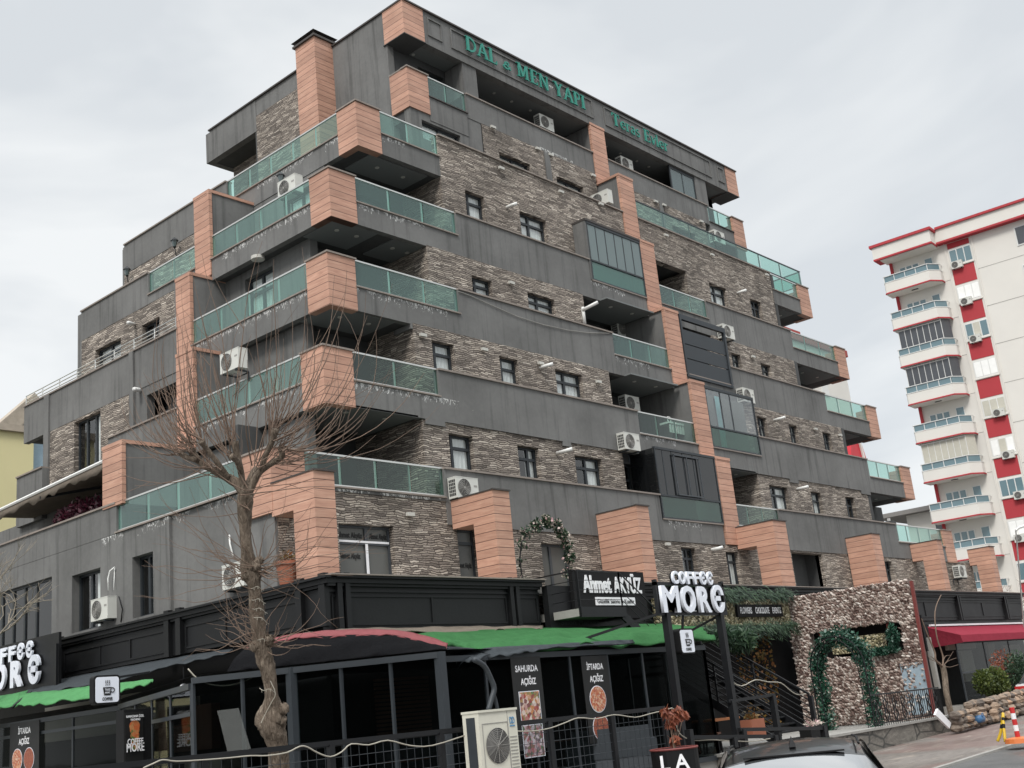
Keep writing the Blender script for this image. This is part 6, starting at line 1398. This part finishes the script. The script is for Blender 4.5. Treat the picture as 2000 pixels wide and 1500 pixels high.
crown.build('crown', MAT['twig'], TR, smooth=True)
m = MB()                                              # string lights wound round the trunk
for py, w, tl in ((1148, 15, 2), (1172, 16, 4), (1190, 17, 5), (1208, 18, 8), (1250, 17, 5), (1348, 17, 4)):
    cx = 500+(py-1148)*.12; pts = [tp(cx-w+2*w*k/8, py+tl*(k/8-.5)*2+3*math.sin(k), -.14*math.sin(math.pi*k/8)-.02) for k in range(9)]; m.tube(pts, .005, 4)
    for k in range(1, 8, 2): m.tube([pts[k], pts[k]+Vector((0, 0, -.035))], .004, 4)
m.tube(smooth([tp(528, 1330, -.14), tp(538, 1355, -.15), (tp(530, 1372, -.15)), tp(518, 1395, -.15), tp(510, 1412, -.2)]), .007, 5)
m.build('string_lights', MAT['cable'], TR)

def bare_tree(name, label, base, h, n_, seed, spread=.5, mat='twig', group=None):
    r_ = random.Random(seed); root = thing(name, label, 'tree', base, group); b = Vector(base); m = MB(); c = MB()
    top = b+Vector((r_.gauss(0, .1), r_.gauss(0, .1), h*.55)); m.tube([b, b.lerp(top, .5)+Vector((.04, 0, 0)), top], [h*.025, h*.02, h*.016], 8); m.build('trunk', MAT['bark'], root, smooth=True)
    def rec(p, d, l, w, dep):
        q = p+d*l; c.tube([p, p.lerp(q, .5)+Vector((r_.gauss(0, .05), r_.gauss(0, .05), 0))*l, q], [w*.6, w*.5, w*.38], 4, False)
        if dep: 
            for _ in range(3): rec(q, (d+Vector((r_.gauss(0, spread), r_.gauss(0, spread), r_.gauss(.1, spread*.6)))).normalized(), l*r_.uniform(.55, .85), w*.6, dep-1)
    for _ in range(n_): rec(top+Vector((0, 0, -r_.random()*h*.15)), Vector((r_.gauss(0, .6), r_.gauss(0, .6), .8)).normalized(), h*.16, h*.008, 3)
    c.build('crown', MAT[mat], root, smooth=True); return root
# young tree on the right pavement
YT = thing('young_tree', 'slim bare young tree in front of the burgundy awning', 'tree', on(1858, 1405, Y=13.9)); k = lambda x, y: on(x, y, Y=13.9)
m = MB().tube(smooth([k(1862, 1410), k(1855, 1385), k(1848, 1350), k(1845, 1320), k(1841, 1300)]), .085, 9); m.build('trunk', MAT['bark'], YT, smooth=True); m = MB()
for pts, w in (([(1841, 1302), (1828, 1290), (1826, 1275), (1818, 1255), (1808, 1230), (1800, 1208)], .035), ([(1841, 1302), (1842, 1285), (1838, 1270), (1830, 1245), (1826, 1210), (1828, 1185), (1838, 1162)], .03), ([(1842, 1302), (1850, 1292), (1868, 1285)], .015), ([(1842, 1300), (1855, 1303), (1872, 1298)], .012), ([(1841, 1305), (1862, 1272)], .01), ([(1836, 1296), (1818, 1282)], .02), ([(1841, 1300), (1846, 1282), (1858, 1280)], .012), ([(1828, 1292), (1815, 1286), (1808, 1272)], .012)):
    m.tube(smooth([k(*p) for p in pts]), [w*(1-.6*i/(3*(len(pts)-1))) for i in range(3*(len(pts)-1)+1)], 6, False)
m.build('crown', MAT['twig'], YT, smooth=True)
bare_tree('bare_tree', 'bare twiggy tree in front of the right white tower, behind the black fascia', tuple(on(1965, 1230, D=60)-Vector((0, 0, 4))), 7.5, 7, 4, .45, group='bare trees at the picture edges')
bare_tree('bare_tree', 'bare pale tree at the left picture edge below the striped terrace awning', tuple(on(-25, 1270, X=13.2)-Vector((0, 0, 2.8))), 6.0, 8, 9, .6, mat='twig_pale', group='bare trees at the picture edges')
# bushes, rubble wall and litter on the right pavement
def bush(label, px, py, Y_, r, n_, mat):
    p = on(px, py, Y=Y_); return plant('bush', label, 'bush', [((p.x, p.y, p.z), n_, r)], mat, .05, 'bushes behind the rubble wall', stem=[((p.x, p.y, p.z-r[2]-.35), (p.x, p.y, p.z), .03)], elong=2)
bush('yellow green cypress-like bush, leftmost and smallest', 1921, 1332, 14.6, (.42, .35, .42), 1500, 'leaf_olive'); bush('dense bright green bush in the middle', 1948, 1342, 14.5, (.50, .4, .68), 3200, 'leaf_olive')
bush('reddish brown half bare bush behind the green ones', 1962, 1310, 15.6, (.7, .5, .8), 900, 'leaf_rust'); bush('dark green bush at the right picture edge', 1992, 1320, 15.0, (.7, .5, .9), 3000, 'leaf_green')
def rock(m, c, s, r_):
    n0 = len(m.v); vs = []
    for i in range(5):
        for j in range(7):
            th = math.pi*i/4; ph = 2*math.pi*j/7; f_ = r_.uniform(.8, 1.15) if 0 < i < 4 else 1; vs.append((c[0]+s[0]*math.sin(th)*math.cos(ph)*f_, c[1]+s[1]*math.sin(th)*math.sin(ph)*f_, c[2]+s[2]*math.cos(th)*f_))
    m.v += vs
    for i in range(4):
        for j in range(7): a = n0+i*7+j; b = n0+i*7+(j+1) % 7; m.f.append((a, a+7, b+7, b))
def rock_mat():
    m_, t, o = new_mat('rubble'); n = N(t); g = n('ShaderNodeNewGeometry')
    c = n.ramp(g.outputs['Random Per Island'], [(0, (.10, .085, .075)), (.45, (.21, .165, .13)), (.8, (.30, .22, .16)), (1, (.42, .28, .19))]); c = n('ShaderNodeMixRGB', {0: 1.0, 1: c, 2: n.math('MULTIPLY_ADD', n.noise(g.outputs['Position'], 7, 5, .7), .9, .5)}, blend_type='MULTIPLY').outputs[0]
    b = n('ShaderNodeBsdfPrincipled', {'Base Color': c, 'Roughness': .9}); t.links.new(n('ShaderNodeBump', {'Height': n.noise(g.outputs['Position'], 14, 5), 'Strength': .6, 'Distance': .05}).outputs[0], b.inputs['Normal']); t.links.new(b.outputs[0], o.inputs[0]); MAT['rubble'] = m_
rock_mat(); rr_ = random.Random(3)
a, b = on(1868, 1412, Y=13.6), on(2030, 1372, Y=14.0); m = MB()
for i in range(46):
    for j in range(3+(i > 8)):
        t_ = i/45; c = a.lerp(b, t_); hgt = .22+.0*t_; z = gz(c.x, c.y)+.12+j*.17+.05; rock(m, (c.x+rr_.gauss(0, .04), c.y+rr_.gauss(0, .05)+.05*j, z), (rr_.uniform(.14, .24), .16, rr_.uniform(.08, .13)), rr_)
rw_ = tag(m.build('rubble_wall', MAT['rubble'], smooth=False), 'low dry wall of rough brown and orange stones along the pavement', 'wall')
def slab(label, name, cat, q, Y_, th, mat):
    pts = [on(x, y, Y=Y_) for x, y in q]; n_ = Vector((0, th, 0)); m = MB(); m.poly(pts[::-1]); m.poly([p+n_ for p in pts])
    for i in range(len(pts)): j = (i+1) % len(pts); m.quad(pts[i], pts[j], pts[j]+n_, pts[i]+n_)
    return tag(m.build(name, MAT[mat]), label, cat)
slab('white foam board leaning by the young tree', 'foam_board', 'board', [(1827, 1396), (1832, 1384), (1858, 1412), (1855, 1423)], 13.7, .06, 'white_paint')
p = onG(1838, 1420, .13)+Vector((0,0,.1)); m = MB(); rock(m, p, (.22, .2, .12), rr_); tag(m.build('plastic_bag', MAT['white_paint'], smooth=True), 'crumpled white plastic bag at the foot of the wall', 'bag')
p = onG(1916, 1414, .13)+Vector((0,0,.14)); simple('blue_plastic', rgb(.05, .13, .26), .4); r = thing('plastic_jug', 'small blue plastic jug lying on the pavement', 'jug', p)
m = MB(); m.tube([p+Vector((-.22, 0, .0)), p+Vector((-.18, 0, 0)), p+Vector((.15, 0, 0)), p+Vector((.22, 0, 0))], [.07, .11, .11, .06], 14); m.build('jug_body', MAT['blue_plastic'], r, smooth=True); MB().ring(p+Vector((0, -.1, .1)), (0, 1, 0), .06, .015, 12, 4).build('handle', MAT['blue_plastic'], r)
# delineator post with yellow hoop
simple('orange_plastic', rgb(.6, .17, .05), .4); simple('red_plastic', rgb(.5, .03, .03), .4); simple('yellow_paint', rgb(.55, .36, .02), .4)
p = onG(1990, 1449, .13); r = thing('delineator_post', 'red and white striped marker post on an orange base', 'traffic post', p)
MB().tube([p+Vector((0, 0, -.02)), p+Vector((0, 0, .08)), p+Vector((0, 0, .11))], [.30, .28, .11], 16).build('base', MAT['orange_plastic'], r)
for i in range(5): MB().tube([p+Vector((0, 0, .11+i*.13)), p+Vector((0, 0, .24+i*.13))], .055, 12).build('band', MAT['red_plastic' if i % 2 == 0 else 'white_paint'], r)
q = onG(1972, 1447, .13); r = thing('hoop_barrier', 'yellow parking hoop with black bands left of the striped post', 'barrier', q)
pts = smooth([q+Vector((-.28, 0, 0)), q+Vector((-.12, .02, .38)), q+Vector((.04, .04, .6)), q+Vector((.14, .1, .52)), q+Vector((.10, .2, .2)), q+Vector((.05, .3, 0))], 4); MB().tube(pts, .035, 8).build('hoop', MAT['yellow_paint'], r, smooth=True)
for k in (3, 5, 14): MB().tube(pts[k:k+2], .037, 8).build('band', MAT['black'], r)
simple('car_white', rgb(.7, .7, .69), .25, 0, .03, 1, coat=.6)
WC = copy_tree(CA)
for o in children(WC):
    if o.name.split('.')[0] in ('body', 'roof'): o.data = o.data.copy(); o.data.materials.clear(); o.data.materials.append(MAT['car_white'])
    if o.name.split('.')[0] == 'tail_light': o.data = o.data.copy(); o.data.materials.clear(); o.data.materials.append(MAT['red_plastic'])
p = onG(1989, 1394, .02); WC.name = 'white_car'; WC.rotation_euler = (0, 0, 0); WC.scale = (1, 1, 1); WC.location = (p.x, p.y-.9, p.z)
tag(WC, 'white car showing only its rear corner and red tail light at the right edge', 'car')

# burgundy awning of the last shop and its glass front
BA = thing('burgundy_awning', 'burgundy fabric awning over the glass fronted shop on the far right', 'awning', (50, 18, 2.8))
m = MB(); a, b, c, d = (45.9, 19.25, 3.45), (60, 19.25, 3.45), (60, 17.6, 2.95), (45.2, 17.6, 2.95)
m.quad(d, c, b, a); m.quad((45.2, 17.6, 2.95), (60, 17.6, 2.95), (60, 17.55, 2.68), (45.2, 17.55, 2.68)[:3]); m.poly([a, (45.9, 19.25, 2.6), (45.2, 17.55, 2.66), d]); m.build('canvas', MAT['burgundy'], BA)
MB().box(46.3, 60, 19.1, 19.2, 3.45, 3.52).build('wall_box', MAT['white_paint'], BA)
MB().box(45.4, 57.4, 17.9, 19.3, -.4, .35).build('plinth', MAT['concrete'], BA)
SF = thing('shop_front', 'dark glass shop front under the burgundy awning with cream interior', 'shop front', (50, 18.2, .3)); glass_run((45.6, 18.0), (59.6, 18.0), .3, 2.75, 5, SF, transom=1.55)
for q in ((47.2, 48.4, 1.2, 2.4), (50.2, 51.0, 1.4, 2.6), (52.0, 54.0, 2.0, 2.5), (46, 48.9, 2.45, 2.7)): MB().box(q[0], q[1], 18.5, 18.6, q[2], q[3]).build('wall_panel', MAT['cream'], SF)
MB().box(35.6, 45.2, 18.8, 18.95, -.3, 3.5).build('shop_wall', MAT['black'], SF)
tag(MB().bar(on(1812, 1245, Y=15.2), on(1832, 1345, Y=15.2), .14).build('steel_post', MAT['concrete']), 'pale metal post beside the right end of the shell wall', 'post')
tag(MB().bar((34.7, 14.75, .3), (34.9, 14.75, 4.4), .09).build('red_post', MAT['red_brown']), 'dark red post at the right end of the shell wall', 'post')

# ================================================================== white and red tower block
def tower():
    simple('tower_wall', rgb(.70, .675, .63), .85, 0, .07, .5); simple('tower_red', rgb(.42, .045, .055), .8, 0, .1, .6); simple('blue_glass', rgb(.13, .21, .24), .15, 0, .1, 1, spec=.9); simple('tinted', rgb(.06, .065, .075), .2, 0, .3, .7, spec=.8); simple('blind_cream', rgb(.52, .50, .43), .8)
    r = thing('tower_block', 'tall white apartment tower with red bands and curved glass balconies on the right', 'apartment tower', (84.324, 33.296, 0)); r.rotation_euler = (0, 0, math.radians(-87.25))
    def bx(name, mat, *q, parent=r):
        m = MB().box(*q); me = bpy.data.meshes.new(name); me.from_pydata(m.v, [], m.f); me.materials.append(MAT[mat]); o = bpy.data.objects.new(name, me); COL.objects.link(o); o.parent = parent; return o
    def mb(name, mat, m, parent=r):
        me = bpy.data.meshes.new(name); me.from_pydata(m.v, [], m.f); me.materials.append(MAT[mat]); o = bpy.data.objects.new(name, me); COL.objects.link(o); o.parent = parent; return o
    WYt = 1.5
    bx('wall', 'tower_wall', .45, 17, WYt, 14, -1, 33.3)
    bx('roof', 'tower_wall', -.35, 4.25, -.15, 1.3, 33.1, 34.15); bx('roof', 'tower_wall', 4.25, 17.3, .95, 14.3, 33.3, 34.35)
    bx('roof_edge', 'tower_red', -.5, 4.4, -.28, 1.35, 34.15, 34.36); bx('roof_edge', 'tower_red', 4.4, 17.5, .8, 14.5, 34.35, 34.53); bx('roof_edge', 'tower_red', -.36, 4.26, -.165, 1.2, 33.06, 33.2); bx('roof_edge', 'tower_red', 4.26, 17.3, .93, 1.6, 33.2, 33.36); bx('corner_stripe', 'tower_red', .3, .48, WYt-.25, WYt+.3, 0, 33.2)
    bx('soffit', 'tower_wall', .1, 4.2, .0, 1.5, 33.0, 33.09)
    for k in range(11):
        z = 30.2-3*k
        if z < -.5: break
        m = MB(); c = [(0, .15), (.12, 0), (3.55, 0), (4.15, .9), (4.15, 1.48), (0, 1.48)]
        m.poly([(x, y, z) for x, y in c][::-1]); m.poly([(x, y, z+.88) for x, y in c])
        for i in range(6): j = (i+1) % 6; m.quad((*c[i], z), (*c[j], z), (*c[j], z+.88), (*c[i], z+.88))
        b = mb('balcony', 'tower_wall', m)
        m = MB()
        for i in (0, 1, 2, 3): m.bar((c[i][0], c[i][1]-.01, z+.05), (c[i+1][0], c[i+1][1]-.01, z+.05), .08, .10)
        mb('trim', 'tower_red', m, b)
        m = MB()
        for zz in (.92, 1.42):
            for i in (0, 1, 2, 3): m.bar((*c[i], z+zz), (*c[i+1], z+zz), .05)
        for x in (.1, .9, 1.75, 2.6, 3.5): m.bar((x, .03, z+.9), (x, .03, z+1.42), .045)
        mb('railing', 'white_pvc', m, b); m = MB().box(.1, 3.55, .04, .06, z+.95, z+1.4); m.quad((3.57, .06, z+.95), (4.13, .9, z+.95), (4.13, .9, z+1.4), (3.57, .06, z+1.4)); mb('railing_glass', 'blue_glass', m, b)
        bx('lamp', 'ac_dark', 1.8, 2.3, .7, .85, z-.05, z-.005, parent=b)
        if k in (2, 3, 5):
            mt = 'tinted' if k != 5 else 'blind_cream'; m = MB().box(.3, 3.6, .25, .3, z+.9, z+2.98); m.quad((3.6, .28, z+.9), (4.05, 1.0, z+.9), (4.05, 1.0, z+2.98), (3.6, .28, z+2.98)); g = mb('balcony_glazing', mt, m)
            m = MB()
            for i in range(8): m.bar((.3+i*.47, .24, z+.9), (.3+i*.47, .24, z+2.98), .04)
            m.bar((.3, .24, z+2.9), (3.6, .24, z+2.9), .08); mb('frame', 'white_pvc', m, g)
        # window and door behind the balcony
        for x0, x1, zz0, zz1, n_ in ((.95, 2.5, 1.0, 2.25, 3), (2.95, 3.6, .3, 2.35, 1)):
            f_ = bx('window', 'white_pvc', x0, x1, WYt-.05, WYt, z+zz0, z+zz1)
            for i in range(n_): w = (x1-x0)/n_; bx('pane', 'blue_glass', x0+w*i+.06, x0+w*(i+1)-.06, WYt-.065, WYt-.051, z+zz0+.07, z+zz1-.07, parent=f_)
        # window column with red panels
        zw = z+1.1
        f_ = bx('window', 'white_pvc', 4.88, 6.55, WYt-.06, WYt, zw, zw+1.32); styles = (('blue_glass',)*3, ('curtain', 'curtain', 'curtain'), ('blue_glass', 'blind_cream', 'blue_glass'), ('curtain',)*3, ('blind_cream',)*3, ('curtain', 'blind_cream', 'curtain'))[k % 6]
        for i in range(3): bx('pane', styles[i], 4.95+i*.545, 5.42+i*.545, WYt-.08, WYt-.061, zw+.1, zw+1.22, parent=f_)
        bx('red_panel', 'tower_red', 4.86, 6.52, WYt-.03, WYt, zw+1.46 if k else 32.72, zw+2.86 if k else 33.15); bx('sill', 'tower_wall', 4.82, 6.6, WYt-.12, WYt, zw-.1, zw)
        bx('groove', 'concrete', 6.75, 16, WYt-.012, WYt, z+.3, z+.33); bx('groove', 'concrete', 4.2, 4.7, WYt-.012, WYt, z+.1, z+.13)
        f_ = bx('window', 'white_pvc', 9.8, 11.6, WYt-.05, WYt, zw, zw+1.5)
        for i in range(2): bx('pane', 'tinted', 9.9+i*.85, 10.65+i*.85, WYt-.07, WYt-.051, zw+.1, zw+1.4, parent=f_)
    bx('wall_joint', 'tower_wall', 4.62, 4.7, WYt-.08, WYt, 0, 33.2); bx('wall_joint', 'tower_wall', 6.68, 6.76, WYt-.08, WYt, 0, 33.2)
    return r
TW = tower()
tm = TW.matrix_world if False else Matrix.LocRotScale(Vector((84.324, 33.296, 0)), TW.rotation_euler, None)
words = ('topmost', 'second highest', 'third from the top', 'fourth from the top', 'fifth from the top', 'sixth from the top', 'seventh from the top')
for i, (x, k) in enumerate(((5.35, 0), (5.45, 1), (5.5, 2), (6.0, 3.95), (6.0, 5), (6.2, 6), (5.6, 7))):
    o = copy_tree(proto); p = tm @ Vector((x, 1.44, 30.2-3*k+.72)); o.location = p; o.rotation_euler = TW.rotation_euler
    tag(o, f'small air conditioner on the tower window column, {words[i]}', 'air conditioner', 'outdoor air conditioner units')

# ================================================================== far buildings
simple('yellow_wall', rgb(.66, .60, .34), .9, 0, .1, .3); simple('blue_wall', rgb(.30, .40, .47), .9); simple('stone_gable', rgb(.36, .31, .25), .95, 0, .5, 1.5); simple('grey_roof', rgb(.22, .21, .20), .8); simple('red_sign', rgb(.55, .015, .03), .4, 0, .15); simple('roof_tile', rgb(.33, .07, .06), .8)
a = on(-60, 860, Y=58); b = on(66, 848, Y=58)
YH = thing('yellow_building', 'pale yellow building with a blue corner strip far behind on the left', 'building', (b.x, 58, 0))
MB().box(b.x-22, b.x, 58, 75, -1, b.z).build('wall', MAT['yellow_wall'], YH); c = on(88, 850, Y=58.2); MB().box(b.x, c.x+1.5, 58.3, 72, -1, b.z-.3).build('side_wall', MAT['blue_wall'], YH); MB().box(b.x-22.2, b.x+.1, 57.8, 75.2, b.z, b.z+.35).build('parapet', MAT['stone_gable'], YH)
GB = thing('stone_gable', 'rough stone gable rising behind the pale yellow building', 'building', (b.x-3, 76, 0)); q = [on(x, y, Y=78) for x, y in ((-60, 900), (0, 838), (46, 800), (70, 790), (90, 850))]
m = MB(); pts = [(p.x, 78, p.z) for p in q]; m.poly([(pts[0][0], 78, 0)]+pts+[(pts[-1][0], 78, 0)]); bk2 = [(x, 86, z) for x, y, z in [(pts[0][0], 78, 0)]+pts+[(pts[-1][0], 78, 0)]]; fr2 = [(pts[0][0], 78, 0)]+pts+[(pts[-1][0], 78, 0)]
m.poly(bk2[::-1]); [m.quad(fr2[i], fr2[i+1], bk2[i+1], bk2[i]) for i in range(len(fr2)-1)]; m.build('wall', MAT['cream'], GB); MB().bar(on(-40, 878, Y=77.8), on(70, 783, Y=77.8), 1.3, 1.1).build('stone_edge', MAT['stone_gable'], GB)
# cream house with red roof beyond the right end
RH = thing('red_roof_house', 'cream apartment house with red roof edge glimpsed behind the right terraces', 'building', (80, 50, 0))
a = on(1540, 632, Y=46); b = on(1645, 690, Y=46); c = on(1643, 780, Y=46)
MB().box(a.x-2, b.x, 46, 60, -1, b.z-.4).build('wall', MAT['tower_wall'], RH); MB().box(a.x-2.2, b.x+.5, 45.7, 60.3, b.z-.4, b.z+.25).build('roof', MAT['roof_tile'], RH)
t2 = on(1566, 655, Y=46); MB().box(a.x-2, t2.x, 46.5, 52, b.z+.2, t2.z).build('stair_house', MAT['tower_wall'], RH); MB().box(a.x-2.1, t2.x+.4, 46.3, 52.2, t2.z, t2.z+.5).build('roof', MAT['roof_tile'], RH)
for i in range(3): MB().box(b.x-6-i*3, b.x-4.6-i*3, 45.9, 46, b.z-5, b.z-3.4).build('window', MAT['white_pvc'], RH)
# red curved shop pylon
RP = thing('red_pylon', 'glossy red curved sign pylon between the terraces and the white tower', 'sign', on(1690, 1100, Y=30)-Vector((0, 0, 4)))
pl = [(1662, 1040), (1662, 868), (1672, 858), (1684, 870), (1692, 895), (1699, 930), (1703, 970), (1705, 1040)]
f1 = [on(x, y, Y=27) for x, y in pl]; m = MB(); m.poly(f1[::-1]); m.poly([p+Vector((0, 1.2, 0)) for p in f1]); [m.quad(f1[i], f1[(i+1) % 8], f1[(i+1) % 8]+Vector((0, 1.2, 0)), f1[i]+Vector((0, 1.2, 0))) for i in range(8)]; m.build('pylon_body', MAT['red_sign'], RP)
MB().tube(smooth([on(x, y, Y=26.95) for x, y in ((1678, 862), (1686, 890), (1692, 930), (1694, 1040))]), .09, 6).build('edge_strip', MAT['tower_wall'], RP)
# grey flat-roofed house and chimney stack
GH = thing('grey_house', 'small pale house with a grey overhanging flat roof left of the tower foot', 'house', on(1810, 1050, D=95)-Vector((0, 0, 5)))
a = on(1792, 1003, D=95); b = on(1850, 992, D=95)
MB().box(a.x, a.x+9, a.y-9, a.y+1, 0, a.z).build('wall', MAT['tower_wall'], GH); MB().box(a.x-1, a.x+10, a.y-10, a.y+3.2, a.z, a.z+.35).build('roof', MAT['grey_roof'], GH); MB().box(a.x-1, a.x+9, a.y-9, a.y+2, 0, a.z-3.3).build('balcony', MAT['grey_roof'], GH)
for y in (a.y-2.5, a.y-5.5): MB().box(a.x-.06, a.x, y, y+1.2, a.z-2.3, a.z-.6).build('window', MAT['tinted'], GH)
p = on(1741, 1026, Y=30); CH = thing('chimney_stack', 'small dark chimney stack on the low roof beside the red pylon', 'chimney', p); MB().box(p.x-.3, p.x+.3, 29.8, 30.4, p.z-1.2, p.z+.25).build('stack', MAT['render_dark'], CH); MB().tube([p+Vector((0, .1, .25)), p+Vector((0, .1, .45))], .1, 8).build('flue', MAT['metal'], CH)
# street lamp arm at the right edge
SL = thing('street_lamp', 'thin white street lamp in front of the tower at the right edge', 'street lamp', on(2004, 1190, D=45)); k2 = lambda x, y: on(x, y, D=45)
MB().tube([k2(2000, 1225), k2(1992, 1130), k2(1984, 1036)], .03, 6).build('pole', MAT['metal'], SL); MB().tube(smooth([k2(1984, 1036), k2(1992, 1030), k2(2010, 1025)]), .06, 6).build('lamp_head', MAT['white_pvc'], SL)
